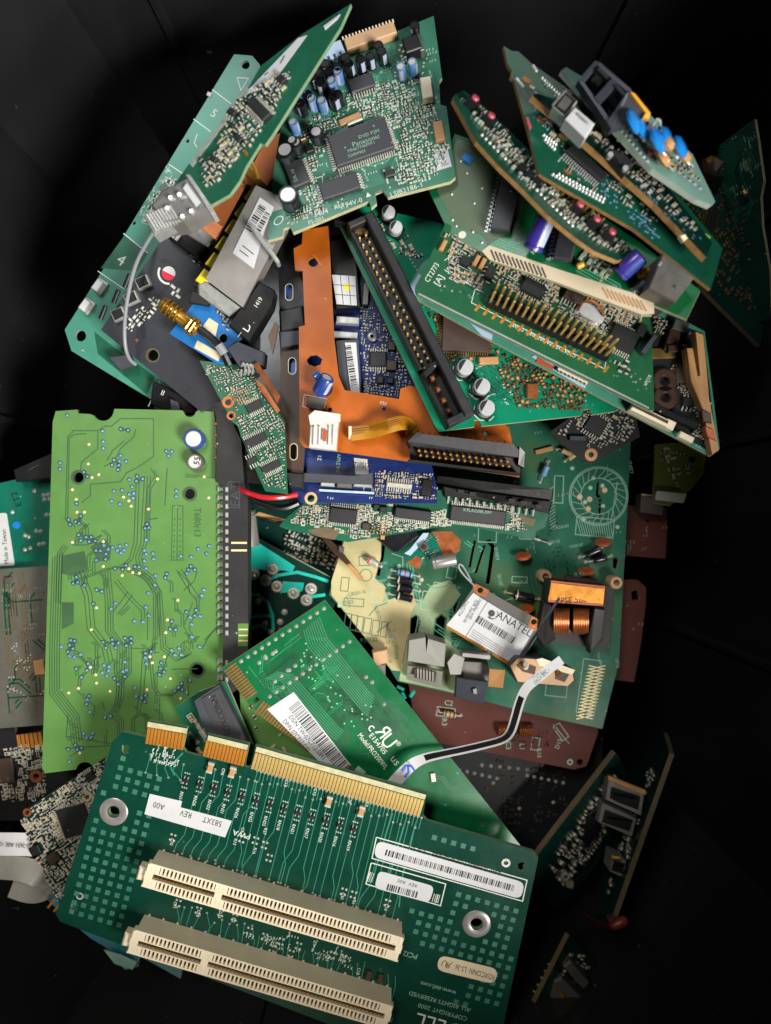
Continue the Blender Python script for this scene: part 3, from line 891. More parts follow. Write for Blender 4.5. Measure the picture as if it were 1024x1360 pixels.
# stickers and prints (all upside down)
s1 = b.plate([(199, 1054), (242, 1064), (240, 1072), (308, 1090), (299, 1112), (192, 1081)], .2, .5, 'paper')
b.text('583XT', 282, 1091, 8.5, 180, 'ink', .8, squeeze=.8); b.text('REV', 247, 1081, 8.5, 180, 'ink', .8, squeeze=.8); b.text('A00', 211, 1070, 8.5, 180, 'ink', .8, squeeze=.8)
b.text('PWA', 321, 1108, 8, 180)
b.lines([[(500, 1112), (700, 1169), (694, 1197), (494, 1140), (500, 1112)], [(493, 1146), (592, 1174), (585, 1203), (486, 1174), (493, 1146)]], 1.4, 'silk', .3, 'printed_frame', None)
b.plate([(501, 1116), (697, 1172), (692, 1194), (496, 1138)], .2, .5, 'paper', rounded=9)
b.barcode((512, 1132), (686, 1181), 8.5, .8, 11)
b.text('DS/N  CN-0583XT-13740-281-0585     C.O. CN', 604, 1143, 5.6, 180, 'ink', .8, squeeze=.82)
b.plate([(503, 1156), (577, 1177), (570, 1199), (497, 1179)], .2, .5, 'paper', rounded=7)
b.barcode((514, 1178), (556, 1189), 9, .8, 12); b.text('REV  A00', 541, 1173, 5, 180, 'ink', .8)
b.barcode((489, 1164), (497, 1167), 14, .4, 13, 'silk'); b.barcode((575, 1192), (586, 1195), 12, .4, 14, 'silk')
b.plate([(584, 1268), (662, 1287), (657, 1307), (579, 1288)], .2, .4, 'paper_cream', 'printed_badge', rounded=10)
b.text('FOXCONN  LS-36', 631, 1291, 8.2, 180, 'ink', .7, squeeze=.62); b.text('c', 600, 1279, 5, 180, 'ink', .7); b.ul_mark(593, 1281, 9, 180, 'ink', .7)
b.text('PCI2', 545, 1268, 7.5, 180, 'silk_dim'); b.text('PCI1', 512, 1352, 7.5, 180, 'silk_dim')
b.text('www.dell.com', 582, 1312, 6.2, 180, 'silk_dim'); b.text('ALL RIGHTS RESERVED', 584, 1330, 6.2, 180, 'silk_dim'); b.text('COPYRIGHT 2000', 588, 1344, 6.4, 180, 'silk_dim')
b.text('DELL', 583, 1361, 20, 180, 'silk', squeeze=1.05)

def pci_slot(p1, p2, label):
    """cream slot: body, two perforated rails, key bridge and two rows of contacts in the groove"""
    a, c = Vector(b.l(*p1)), Vector(b.l(*p2)); d = c - a; Ln = d.length; rot = math.atan2(d.y, d.x); W, H = 34*b.k, 36*b.k
    o = b.add('slot_connector', MB().box(Ln/2, -W/2, .3, Ln - 8, W, H - 7).box(Ln/2, -W/2, H-14, Ln, W-7, 7), ['plastic_cream'], (a.x, a.y, 0), rot, label=label)
    rail = MB(); dark = MB(); con = MB(); z0 = H - 6.9; wr = (W - 6.6) / 2
    dark.box(Ln/2, -W/2, z0 + .1, Ln - 10, W - 3, .6)
    key = Ln*.285; n = int(Ln / 5.05)
    for sgn in (0, 1):
        y0 = -W*sgn
        sg = -1 if sgn == 0 else 1
        yo, yi = y0 + sg*1.1, y0 + sg*(wr - .8); ym = (yo+yi)/2; wm = abs(yi-yo) - 1.4
        rail.box(Ln/2, yo, z0, Ln - (0 if sgn else 6), 2.2, 6.9, 0, 0, .4).box(Ln/2, yi, z0, Ln, 1.6, 6.9, 0, 0, .4)
        for i in range(n + 1):
            x = 4 + i*(Ln - 8)/n
            near = abs(x - key) < 7 or x < 14 or x > Ln - 14
            rail.box(x, ym, z0, 5.3 if near else 2.5, wm + .6, 6.6)
        for i in range(n):
            x = 6.5 + i*(Ln-8)/n
            con.box(x, y0 + sg*(wr + 1.3), z0 - 1, 2.0, 2.4, 4.6)
    rail.box(key, -W/2, z0, 9, 9.2, 6.7, 0, 0, .4).box(5, -W/2, z0, 10, 9, 6.7, 0, 0, .4).box(Ln-4, -W/2, z0, 8, 9, 6.7, 0, 0, .4)
    b.add('perforated_rails', rail, ['plastic_cream'], parent=o)
    b.add('slot_floor', dark, ['slot_brown'], parent=o)
    b.add('contacts', con, ['gold_dull'], parent=o, kind='stuff')
    b.add('locating_ledge', MB().box(-3, -W*.62, H*.45, 12, W*.55, H*.42, 0, 0, 2), ['plastic_cream'], parent=o)
    sol = MB()
    for i in range(18): sol.box(10 + i*(Ln-20)/17, 1.4, .2, 2.6, 2.4, 1.4, 0, 0, .4)
    b.add('solder_tails', sol, ['tin_soft'], parent=o, kind='stuff')
pci_slot((207, 1127), (538, 1225), 'upper slot of the riser card')
pci_slot((188, 1213), (524, 1313), 'lower slot of the riser card')

# ================================================================== network card lying on its face
b = Thing('network_card', 'green card back with barcode sticker and UR mark, half under the riser card', 'circuit board',
          [(432, 797, 58), (665, 1095, 34), (297, 887, 70)])
b.board([(432, 797), (700, 1134), (560, 1190), (482, 1036), (336, 940), (346, 930), (341, 925), (331, 936), (294, 888)], 6.4, 'mask_pro', 'fr4', holes=[])
# x axis runs down the long edge
b.fingers((297, 890), (327, 931), 12, 18, 'gold_dull', side=1)
b.fingers((338, 945), (478, 1048), 40, 18, 'gold_dull', side=1)
holes = row((320, 878), (430, 808), 13) + row((352, 872), (366, 865), 2) + row((344, 880), (362, 868), 3) + row((365, 905), (382, 890), 3) + row((358, 925), (464, 852), 13) + row((486, 899), (494, 906), 2) + [(510, 935)] + row((384, 890), (392, 884), 2)
b.solder(holes, 2.8, 'tin', h=2.4)
b.traces([(330, 885), (425, 820), (560, 990), (455, 1000), (350, 925)], 70, 8, 1.0, 'tr_pro', bundle=(2, 7), seg=(14, 60))
b.traces([(330, 885), (425, 820), (500, 960), (430, 960), (350, 925)], 30, 9, 1.0, 'tr_pro_l', bundle=(1, 4), seg=(14, 50))
p2 = []
for i in range(9):
    o = i*3.2; p2.append([(402 + o*.8, 838 - o*.7), (408 + o, 860 - o*.4), (480 + o*.3, 945 - o*1.0), (488 + o*.3, 952 - o*1.0)])
for i in range(6): o = i*3; p2.append([(350 + o, 902 - o*.6), (372 + o, 905 - o*.5), (440 + o*.6, 980 - o*.8), (446 + o*.6, 984 - o*.8)])
b.lines(p2, 1.0, 'tr_pro', .2)
b.lines([[(p[0]+1.4, p[1]-1) for p in q] for q in p2], .9, 'tr_pro_l', .25)
b.vias([(380, 840), (440, 870), (505, 950), (470, 975), (400, 900)], 46, 4, 1.5, ('tr_pro_l', 'tin_soft'))
b.lines([[(447, 990), (455, 985), (460, 998), (472, 1006), (474, 1018)], [(474, 1002), (490, 1000), (488, 1012), (478, 1013), (474, 1002)]], 1.6, 'tr_pro', .22, 'trace_loops')
st = b.plate([(390, 919), (466, 1016), (446, 1034), (355, 942)], .2, .5, 'paper')
b.barcode((390, 936), (461, 1026), 17, .8, 31)
b.text('DS/N TW-07C712-5891', 408, 980, 6.4, 0, 'ink', .8, squeeze=.84); b.text('DP/N 07C712 CO', 393, 977, 6.4, 0, 'ink', .8, squeeze=.78)
R0 = 0
b.text('c', 494, 966, 13, R0); b.ul_mark(513, 978, 20, R0, 'silk'); b.text('us', 525, 1010, 11, R0); b.text('\u00ae', 529, 988, 6, R0)
b.text('E154705', 502, 988, 7, R0); b.text('Model:PRO200WL', 495, 998, 7, R0, squeeze=.8)
b.text('ACMULA 94V-0', 546, 972, 6.5, R0, 'tr_pro', squeeze=.8); b.text('02 MT-0', 535, 976, 8, R0, 'tr_pro', squeeze=.8)
b.blk('small_chip', 575, 1032, 7, 12, 3, 'tin_soft', 60); b.blk('small_chip', 478, 1025, 14, 10, 1, 'silk_dim', 10)
b.traces([(560, 1010), (640, 1070), (600, 1080), (560, 1060)], 8, 2, 1.4, 'tr_pro', bundle=(1, 2), seg=(10, 30))

# ================================================================== lime board with long black connector
b = Thing('lime_board', 'bright lime green board full of dark tracks with a long black edge connector', 'circuit board',
          [(73, 546, 44), (289, 548, 46), (57, 1026, 32)])
arc = lambda cx, cy, r, a0, a1, n=8: [(cx + r*math.cos(math.radians(a0 + (a1-a0)*i/n)), cy + r*math.sin(math.radians(a0 + (a1-a0)*i/n))) for i in range(n+1)]
b.board([(74, 546), (103, 544), (104, 549), (120, 550)] + arc(137, 545, 14, 150, 20) + [(152, 543), (242, 545)] + arc(252, 546, 8, 170, 10) + [(263, 545), (284, 547), (287, 570), (286, 640), (297, 644), (297, 920), (290, 1016), (125, 1022)] + arc(113, 1024, 12, -10, -170) + [(60, 1027), (56, 1020), (70, 560)],
        6.4, 'mask_lime', 'fr4_dark', holes=[(104, 634, 7), (252, 656, 7), (262, 890, 8)])
for x, y, rr in ((104, 634, 7), (252, 656, 7), (262, 890, 8)):
    u, v = b.l(x, y); b.add('hole_ring', MB().ring(0, 0, .2, rr*b.k, (rr+3)*b.k, 20), ['tr_lime'], (u, v, 0))
DK = []   # dark gaps between the copper, read off the photograph
def par(path, n, sx, sy): return [[(x + sx*i, y + sy*i) for x, y in path] for i in range(n)]
DK += [[(160, 556), (204, 556), (204, 606), (190, 616), (180, 622), (168, 628), (160, 640), (120, 643)], [(96, 572), (130, 572), (140, 566), (148, 566), (160, 556)], [(130, 572), (130, 596), (108, 614), (107, 626)],
       [(97, 573), (90, 580), (87, 690), (94, 698)], [(115, 576), (98, 577), (92, 582), (90, 688), (100, 700)], [(180, 570), (178, 580), (160, 596), (152, 612), (138, 620)], [(165, 586), (150, 598), (142, 612)],
       [(120, 643), (120, 658), (108, 668)], [(222, 622), (219, 672)], [(246, 630), (296, 636)], [(246, 633), (262, 634)], [(198, 690), (210, 688)], [(135, 710), (128, 720), (112, 724), (96, 724)], [(134, 711), (124, 716), (98, 719)],
       [(234, 757), (250, 772), (252, 788)], [(244, 784), (258, 772), (262, 758)], [(230, 860), (222, 872), (214, 900)], [(228, 889), (262, 888)], [(248, 900), (250, 910), (250, 924)], [(212, 926), (212, 950)], [(118, 930), (126, 938), (124, 952)], [(136, 932), (139, 944)], [(90, 950), (88, 980)],
       [(298, 822), (276, 848), (268, 862)], [(292, 828), (272, 850)], [(88, 978), (150, 988), (200, 985)], [(86, 994), (150, 990), (220, 986)], [(92, 1005), (110, 995)]]
DK += par([(181, 636), (178, 720), (172, 742), (160, 752), (140, 756), (100, 770)], 2, 4, 1)
DK += par([(192, 632), (188, 700), (187, 722), (180, 740), (182, 752)], 3, 4, 0)
DK += par([(200, 622), (206, 632), (196, 648), (194, 718)], 2, 4, 2)
DK += par([(168, 758), (190, 768), (208, 790), (214, 862), (234, 878), (248, 872), (240, 862)], 3, 3.2, -2)
DK += par([(176, 756), (196, 772), (204, 790), (204, 850)], 4, 2.8, -2)
DK += par([(70, 740), (66, 860), (66, 922), (92, 956), (96, 990)], 5, 3.2, -1.5)
DK += par([(84, 724), (76, 736), (74, 800)], 3, 3, 1)
DK += par([(100, 760), (112, 792), (116, 836), (136, 862), (140, 880)], 3, 5, -1.5)
DK += par([(136, 760), (140, 800), (140, 838), (156, 860), (154, 930), (146, 948)], 4, 3.4, -.6)
DK += par([(168, 848), (168, 892), (156, 908), (152, 940)], 3, 3.2, 0)
DK += par([(190, 862), (186, 920), (182, 940)], 2, 5, 0)
DK += par([(198, 868), (202, 912), (210, 924), (230, 924)], 2, 3, -2)
DK += par([(152, 772), (168, 792), (188, 812), (188, 824)], 2, 4, -2)
DK += par([(96, 864), (104, 866), (116, 880), (128, 884), (130, 874)], 3, 1, 3.6)
DK += par([(170, 786), (160, 800), (150, 812)], 2, 6, 4)
DK += par([(196, 812), (196, 850)], 1, 0, 0) + par([(256, 800), (244, 832), (254, 850)], 2, 7, 3) + par([(236, 760), (252, 786), (262, 800)], 2, 5, -4)
b.lines(DK, 1.35, 'tr_lime', .15)
for q in ([(82, 738), (112, 732), (118, 756), (100, 766), (82, 762)], [(82, 800), (98, 800), (98, 828), (82, 836)], [(140, 716), (148, 726), (146, 744), (130, 746), (120, 726)]):
    b.plate(q, .05, .1, 'tr_lime', 'dark_copper_gap')
r = random.Random(77); VB, VD, VC = [], [], []
for cx, cy, n, sx, sy in ((88, 553, 4, 3, 3), (140, 572, 3, 5, 3), (140, 590, 6, 4, 9), (160, 610, 8, 8, 6), (150, 660, 6, 14, 10), (172, 650, 12, 7, 14), (80, 620, 3, 2, 6), (225, 606, 6, 4, 8), (235, 652, 3, 1, 8), (150, 730, 10, 14, 6),
                         (165, 728, 9, 6, 7), (192, 735, 10, 4, 20), (205, 760, 9, 2, 26), (250, 750, 8, 10, 12), (270, 728, 6, 8, 12), (268, 790, 4, 6, 10), (196, 800, 5, 10, 20), (150, 806, 4, 6, 8), (182, 826, 4, 12, 2), (196, 876, 7, 3, 6), (165, 880, 4, 8, 16),
                         (100, 870, 6, 8, 6), (140, 895, 8, 6, 14), (180, 925, 6, 5, 12), (118, 980, 14, 7, 6), (92, 1012, 8, 4, 5), (110, 944, 3, 10, 16), (84, 865, 2, 3, 10), (260, 830, 5, 10, 30), (230, 870, 5, 12, 10), (250, 910, 4, 4, 12)):
    for _ in range(n): VB.append((cx + r.uniform(-sx, sx), cy + r.uniform(-sy, sy)))
for cx, cy, n, sx, sy in ((165, 572, 3, 6, 8), (145, 614, 4, 8, 4), (158, 622, 3, 5, 4), (115, 630, 3, 5, 3), (100, 668, 4, 5, 2), (100, 690, 9, 9, 8), (118, 715, 8, 14, 8), (135, 738, 10, 10, 8), (170, 756, 14, 18, 6), (185, 636, 6, 6, 4), (195, 700, 6, 4, 6), (105, 772, 6, 8, 6), (130, 785, 5, 6, 20),
                         (95, 860, 8, 6, 10), (112, 890, 12, 12, 12), (150, 855, 12, 14, 6), (172, 852, 9, 8, 6), (200, 868, 10, 8, 5), (215, 890, 8, 5, 16), (160, 906, 5, 8, 8), (190, 930, 9, 8, 8), (140, 955, 8, 10, 6), (220, 780, 4, 4, 24), (252, 756, 5, 8, 4), (254, 818, 6, 9, 8), (240, 912, 4, 8, 6), (100, 992, 6, 10, 5), (120, 930, 4, 6, 10), (230, 832, 4, 4, 10)):
    for _ in range(n): VD.append((cx + r.uniform(-sx, sx), cy + r.uniform(-sy, sy)))
VC = [(118, 590), (117, 616), (131, 630), (122, 634), (96, 650), (101, 663), (164, 660), (171, 665), (174, 672), (102, 680), (112, 680), (197, 676), (209, 636), (271, 633), (277, 661), (96, 720), (137, 719), (137, 752), (162, 764), (171, 755), (176, 760), (185, 761), (236, 797), (222, 823), (220, 840), (128, 807), (121, 836), (199, 872), (202, 880), (218, 872), (120, 886), (127, 896), (128, 907), (146, 918), (195, 916), (226, 901), (240, 928), (91, 920), (104, 914), (106, 1000)]
def clear_of(pts, fixed, d):
    o = []
    for p in pts:
        if all((p[0]-q[0])**2 + (p[1]-q[1])**2 > d*d for q in o + fixed): o.append(p)
    return o
VD = clear_of(VD, VC, 5.2); VB = clear_of(VB, VC + VD, 5.2)
LK = []
for i, p in enumerate(VD):
    for q in VD[i+1:]:
        if 6 < math.hypot(p[0]-q[0], p[1]-q[1]) < 13 and r.random() < .55: LK.append([p, q])
b.lines(LK, 3.4, 'tr_lime', .12, 'dark_copper_gaps')
b.traces([(70, 760), (140, 760), (140, 1000), (80, 1000), (66, 860)], 7, 21, 1.15, 'tr_lime', .13, (2, 4), (12, 46), pad=False)
b.traces([(150, 780), (250, 760), (280, 870), (200, 1000), (140, 1000)], 9, 31, 1.15, 'tr_lime', .13, (1, 4), (12, 40), pad=False)
for cx, cy, nn, sx, sy in ((112, 745, 6, 20, 16), (150, 870, 7, 30, 20), (190, 860, 5, 20, 16), (110, 880, 5, 14, 16), (240, 800, 5, 24, 30), (120, 700, 4, 18, 10), (190, 940, 5, 20, 12), (250, 840, 3, 14, 14)):
    for _ in range(nn):
        x, y = cx + r.uniform(-sx, sx), cy + r.uniform(-sy, sy); l1, l2, sg = r.uniform(5, 14), r.uniform(5, 18), r.choice((-1, 1)); pp = [(x, y), (x + sg*l1*.7, y + l1*.7), (x + sg*l1*.7, y + l1*.7 + l2)]
        LKp = [pp, [(a0 + 3.4, b0) for a0, b0 in pp]]
        b.lines(LKp, 1.4, 'tr_lime', .14, 'copper_traces')
b.vias(None, 0, 1, 3.0, ('via_blue', 'via_core'), pts=VB, z=.3, name='blue_vias', dome=True); b.vias(None, 0, 1, 3.1, ('via_dark', 'via_core'), pts=VD, z=.35, name='dark_vias', dome=True); b.vias(None, 0, 1, 2.2, ('via_cream',), pts=VC, z=.45, name='test_points', dome=True)
b.lines([[(229, 672), (243, 672), (243, 744), (228, 744), (229, 672)], [(236, 674), (235, 744)]], .9, 'tr_lime', .3, 'printed_frame')
b.vias(None, 0, 1, 1.0, ('tr_lime',), pts=row((232, 690), (231, 740), 8) + row((239, 690), (239, 740), 8), name='pin_marks')
b.text('T680r13', 262, 694, 9, -90, 'tr_lime', squeeze=.9)
b.can(261, 584, 13.5, 17, 'sleeve_navy', 'alu', None); b.can(262, 614, 11, 14, 'steel_dark', 'alu', None); b.text('55', 262, 612, 8, 80, 'ink', 14*b.k+.2)
# long black edge connector
W = lambda p: b.w2l(*p)
mb = MB().prism(b.L([(290, 546), (303, 546), (322, 585), (326, 640), (331, 660), (331, 860), (318, 912), (298, 930), (298, 645), (289, 640)]), -16, 10)
con = b.add('edge_connector', mb, ['plastic_dusty'])
for k, yy in enumerate([650 + i*11.1 for i in range(20)] + [878, 889, 900]):
    if 14 < k < 20 and 820 < yy < 868 and k > 17: continue
    u, v = b.l(297.5, yy)
    b.add('solder_leg', lambda: MB().box(-1, 0, .2, 15, 5.2, 2.6, 0, 0, .8).box(5.5, 0, .2, 4, 6.4, 10.6, 0, 0, .8).box(-6.5, 0, .2, 3, 6.4, 3.4, 0, 0, .8), ['tin'], (u, v, 0), 0, 'limeleg')
for yy in (563, 578, 593, 608):
    u, v = b.l(287, yy); b.add('solder_leg', lambda: MB().box(0, 0, .2, 4, 4, 1.6, 0, 0, .5), ['copper'], (u, v, 0), 0, 'limeleg2')
b.lines([[(303, 640), (318, 640), (318, 674), (303, 674), (303, 640)]], 1.6, 'plastic_slate', 10.2, 'moulded_frame', None)
b.text('EAT', 313, 657, 13, 90, 'plastic_slate', 10.3)
for yy in (721, 731): b.lines([[(307, yy), (328, yy)]], 2.6, 'via_cream', 10.2, 'contact_strip', None)
b.plate([(316, 828), (330, 828), (329, 858), (316, 858)], 10, .6, 'mask_lime', 'green_tab')
for yy in (836, 844, 851): b.lines([[(317, yy), (329, yy)]], 2, 'via_cream', 10.8, 'contact_strip', None)

# ================================================================== connector block between the boards
b = Thing('slot_board', 'small green board piece carrying a long slate grey connector beside the lime board', 'circuit board',
          [(246, 962, 58), (300, 925, 58), (262, 1010, 56)])
b.board([(232, 940), (262, 920), (300, 905), (336, 990), (330, 1030), (262, 1030), (250, 975)], 6, 'mask_green', 'fr4')
cc = b.add('slot_connector', MB().prism(b.L([(262, 926), (294, 905), (334, 985), (330, 1030), (302, 1040)]), 0, 18, 0), ['plastic_slate'])
b.add('recessed_face', MB().prism(b.L([(268, 928), (292, 913), (327, 985), (322, 1020), (305, 1018)], 18), 18, 19.2), ['chip_grey'], parent=cc)
b.text('FOXCONN', 294, 950, 9, 78, 'ink', 19.6, squeeze=.9)
b.smd([(246, 940), (266, 930), (300, 1020), (262, 1020)], 16, 5, (6, 10), ('tin_soft', 'disc_tan', 'chip', 'tin_soft'), hgt=3, silk=True)
b = Thing('green_tab_board', 'narrow yellow green board sliver under the gold fingers of the network card', 'circuit board',
          [(322, 925, 30), (400, 1040, 26), (310, 945, 30)])
b.board([(318, 915), (344, 925), (440, 1030), (400, 1075), (322, 975)], 6, 'mask_lime', 'fr4')
b.smd([(325, 930), (345, 935), (420, 1030), (350, 990)], 12, 6, (5, 8))

# ================================================================== boards along the left side
b = Thing('teal_board', 'teal board with white country sticker sticking out left of the lime board', 'circuit board', [(0, 641, -14), (70, 626, -14), (0, 752, -18)])
b.board([(-60, 655), (100, 619), (100, 770), (-60, 765)], 6.4, 'mask_teal', 'fr4', holes=[(47, 652, 3)])
b.text('ET2', 22, 663, 8, 98, 'mask_dark', squeeze=1.2)
b.plate([(-40, 684), (9, 681), (20, 751), (-40, 753)], .2, .5, 'paper', rounded=3); b.text('Made in Taiwan', 7, 726, 6.2, 82, 'ink', .9, squeeze=.85)
u, v = b.l(22, 697); b.add('blue_plug', MB().lathe([(5.5, .2), (5, 1.5), (.05, 2)], 16), ['disc_blue'], (u, v, 0), smooth=True)
b.solder([(58, 658), (64, 657), (59, 664), (66, 663), (62, 684), (68, 683), (48, 705), (54, 706), (33, 711), (38, 713), (52, 723), (58, 722), (33, 730), (40, 728), (16, 680), (46, 652)], 3.2, 'tin', h=2.5)
b.traces([(0, 650), (70, 632), (70, 750), (0, 750)], 10, 3, 1.2, 'tr_teal')
k = b.solid('plug_housing', [(16, 624, 10), (72, 600, 14), (76, 634, 10), (20, 640, 8)], 20, 'plastic_black', bevel=3)
b.text('\u2014', 45, 620, 10, 15, 'plastic_slate', 27)

b = Thing('grey_board', 'dull grey olive bare board at the left edge below the white sticker', 'circuit board', [(0, 757, -8), (66, 752, -6), (0, 965, -12)])
b.board([(-60, 760), (100, 749), (95, 960), (-60, 972)], 6.4, 'mask_olive', 'fr4_dark')
b.traces([(0, 760), (70, 755), (62, 955), (0, 960)], 40, 4, 1.6, 'fr4_dark', bundle=(1, 3)); b.traces([(0, 760), (70, 755), (62, 955), (0, 960)], 20, 14, 2.2, 'mask_deep', bundle=(1, 2))
b.vias([(2, 860), (60, 850), (60, 930), (2, 940)], 60, 5, 1.1, ('tin_soft',), cluster=5)
b.blk('ceramic_capacitor', 53, 886, 14, 20, 3, 'disc_tan', 2); b.blk('ceramic_capacitor', 12, 770, 10, 8, 3, 'steel_dark', 2)
b.marks([(0, 770), (60, 770), (60, 850), (0, 850)], 20, 6, 'fr4_grey', 3)

b = Thing('finger_board', 'dark small board with six gold fingers, at the left edge under the grey board', 'circuit board', [(0, 967, -26), (60, 960, -24), (0, 1062, -34)])
b.board([(-50, 972), (20, 964), (20, 978), (56, 972), (58, 962), (100, 958), (95, 1090), (-50, 1090)], 6.4, 'mask_black', 'fr4_dark', holes=[(48, 1031, 4)])
b.fingers((21, 976), (55, 972), 6, 20, 'gold')
u, v = b.l(48, 1031); b.add('hole_ring', MB().ring(0, 0, .3, 4, 9, 18), ['copper'], (u, v, 0)); b.keep(u, v, 10)
b.chip(8, 1022, 24, 34, 0, 4, '', mat='chip_brown'); b.smd([(0, 995), (60, 990), (60, 1060), (0, 1062)], 90, 9, (3, 6), silk=True)
b.add('wire_loop', MB().tube([(14, -30, .5), (20, -38, 2), (26, -44, .5), (20, -52, 1), (28, -58, .5)], 1, 6, 0, sub=2), ['tin_soft'], smooth=True)

b = Thing('drive_board', 'black green board crowded with tiny parts and a square chip, left of the riser card', 'circuit board', [(30, 1080, 34), (150, 1000, 46), (75, 1195, 22)])
b.board([(34, 1076), (150, 1000), (200, 1010), (130, 1195), (78, 1200), (28, 1090)], 6, 'mask_dark', 'fr4_dark', holes=[(36, 1079, 3)])
u, v = b.l(36, 1079); b.add('hole_ring', MB().ring(0, 0, .3, 3, 5.5, 16), ['copper'], (u, v, 0)); b.keep(u, v, 6)
b.chip(101, 1088, 40, 40, -17, 5, 'nsew', 2.4, 'chip', 'tin_soft'); b.chip(121, 1030, 12, 11, 0, 4, 'ns', 2.4); b.chip(48, 1128, 14, 12, -10, 4, '', mat='chip'); b.chip(72, 1138, 16, 14, 0, 4, '', mat='chip_brown')
b.smd([(38, 1076), (150, 1003), (150, 1040), (80, 1200), (62, 1170), (30, 1090)], 300, 12, (4, 7.5), silk=True, hgt=2.6); b.marks([(38, 1076), (150, 1003), (120, 1130), (80, 1190)], 70, 5, size=3)
for x, y in ((72, 1195), (80, 1200)):
    b.wire('contact_pin', [(x, y, 30), (x-8, y+10, 22)], 1.6, 'gold', sub=0)

b = flex('flat_cable', 'white flat cable with faint print curling at the left edge beside the drive board', 'cable', (20, 1120, 26))
b.band('cable_band', [(-30, 1120, 20), (0, 1121, 26), (24, 1121, 28), (46, 1122, 24)], 15, 1, 'cable_white')
tt = b.text('2651 A0E 10V', 14, 1122, 6, 176, 'ink', 3.5, squeeze=.8)
b.band('folded_loop', [(-20, 1150, 16), (6, 1152, 24), (34, 1154, 30), (56, 1164, 26), (62, 1180, 10), (44, 1186, -6), (16, 1176, -10)], 15, 1.2, 'plastic_grey', (.35, .15, 1), 3)
b.band('inner_fold', [(-14, 1140, 10), (10, 1144, 14), (30, 1152, 12), (40, 1164, 4)], 12, 1.2, 'plastic_peach', (.3, -.1, 1), 2)

b = Thing('plastic_sheet', 'torn teal plastic sheet peeking out below the left corner of the riser card', 'sheet', [(76, 1196, 10), (190, 1270, -4), (90, 1160, 14)])
b.board([(64, 1196), (80, 1212), (120, 1246), (140, 1258), (150, 1272), (166, 1288), (184, 1284), (186, 1270), (240, 1300), (260, 1200), (120, 1140)], 1.4, 'film_teal', 'film_teal', name='sheet')
b.solid('torn_tab', [(138, 1262, 8), (160, 1268, 10), (182, 1278, 8), (176, 1288, 4), (152, 1280, 4)], 2, 'mask_pale')

b = Thing('solder_side_board', 'dark green board with bright turquoise tracks and fat solder blobs behind the network card', 'circuit board', [(330, 716, -44), (437, 768, -44), (325, 880, -50)])
b.board([(300, 690), (345, 716), (438, 768), (446, 800), (400, 900), (300, 900)], 6, 'mask_dark', 'fr4_green')
for q in ([(325, 716), (345, 722), (392, 752), (388, 760), (374, 757), (362, 760), (345, 756), (334, 764), (325, 760)], [(376, 772), (404, 774), (402, 784), (390, 792), (384, 786), (372, 788)]): b.plate(q, .1, .5, 'tr_cyan', 'bare_copper_area')
b.lines([[(352, 772), (370, 764), (395, 760), (418, 766), (436, 772)], [(325, 788), (342, 790), (356, 800), (362, 818), (363, 838)], [(326, 822), (342, 818), (360, 818)], [(326, 838), (345, 830), (358, 838)], [(410, 793), (432, 790)]], 4.2, 'tr_cyan', .5, 'turquoise_track', None)
for x, y in ((337, 763), (353, 771), (362, 756), (368, 779), (390, 788), (413, 782), (407, 797)):
    u, v = b.l(x, y); o = b.add('solder_pad', lambda: MB().lathe([(8.5, .3), (7.5, 1.8), (5.5, 2.2), (4, 1.6)], 18), ['tin_soft'], (u, v, 0), 0, 'fatpad', smooth=True)
    b.add('pin_tip', lambda: MB().lathe([(4.4, 1.4), (3.2, 5), (.05, 6.5)], 12), ['tin'], (0, 0, 0), 0, 'fattip', parent=o, smooth=True)
for x, y in ((343, 799), (378, 813), (360, 840), (372, 826), (352, 828)):
    u, v = b.l(x, y); b.add('solder_pad', lambda: MB().lathe([(4.5, .2), (3.5, 1.5), (.05, 3)], 14), ['tin_soft'], (u, v, 0), 0, 'fatpad2', smooth=True)
b.solder([(366, 842), (372, 836), (378, 842), (383, 834), (370, 850), (362, 848), (376, 852), (384, 846), (341, 868), (338, 880)], 3.5, 'copper', 'corroded_joints', 6)
for a, c in (((380, 735), (438, 766)),): b.lines([[a, c]], 1.2, 'fr4_green', .3, 'printed_line', None)

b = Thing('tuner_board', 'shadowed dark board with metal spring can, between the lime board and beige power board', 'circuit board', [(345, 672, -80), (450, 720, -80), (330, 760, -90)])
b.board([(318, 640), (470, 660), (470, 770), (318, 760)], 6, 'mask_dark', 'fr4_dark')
b.smd([(380, 690), (450, 710), (450, 755), (380, 740)], 60, 5, (5, 9), hgt=5); b.solder(row((388, 722), (410, 730), 8) + row((400, 745), (440, 750), 7), 2.6)
b.lying((334, 672), (340, 720), 14, 50, ('steel', 'tin'), 'motor_can')
b.wire('lead_wire', [(346, 690, -10), (372, 694, -6), (384, 696, -14)], 2, 'wire_black')
b.solid('metal_strip', [(338, 684, -12), (344, 680, -10), (386, 692, -14), (384, 696, -16)], 3, 'disc_tan')

b = Thing('clip_strip', 'narrow brown contact strip leaning over the edge of the beige power board', 'contact strip', [(430, 704, 0), (482, 771, -10), (436, 700, -8)])
b.solid('strip_body', [(416, 700, -6), (422, 700, -4), (446, 724, 2), (482, 768, 2), (478, 772, 0), (444, 733, -2)], 6, 'disc_tan', side='fr4_dark')
b.solid('strip_rail', [(420, 706, 2), (428, 706, 4), (452, 730, 8), (466, 748, 8), (460, 750, 6), (444, 736, 4)], 5, 'plastic_brown', bevel=1)
b.solid('contact_bulge', [(450, 724, 12), (457, 727, 12), (456, 736, 12), (449, 733, 10)], 8, 'steel_dark', bevel=2)

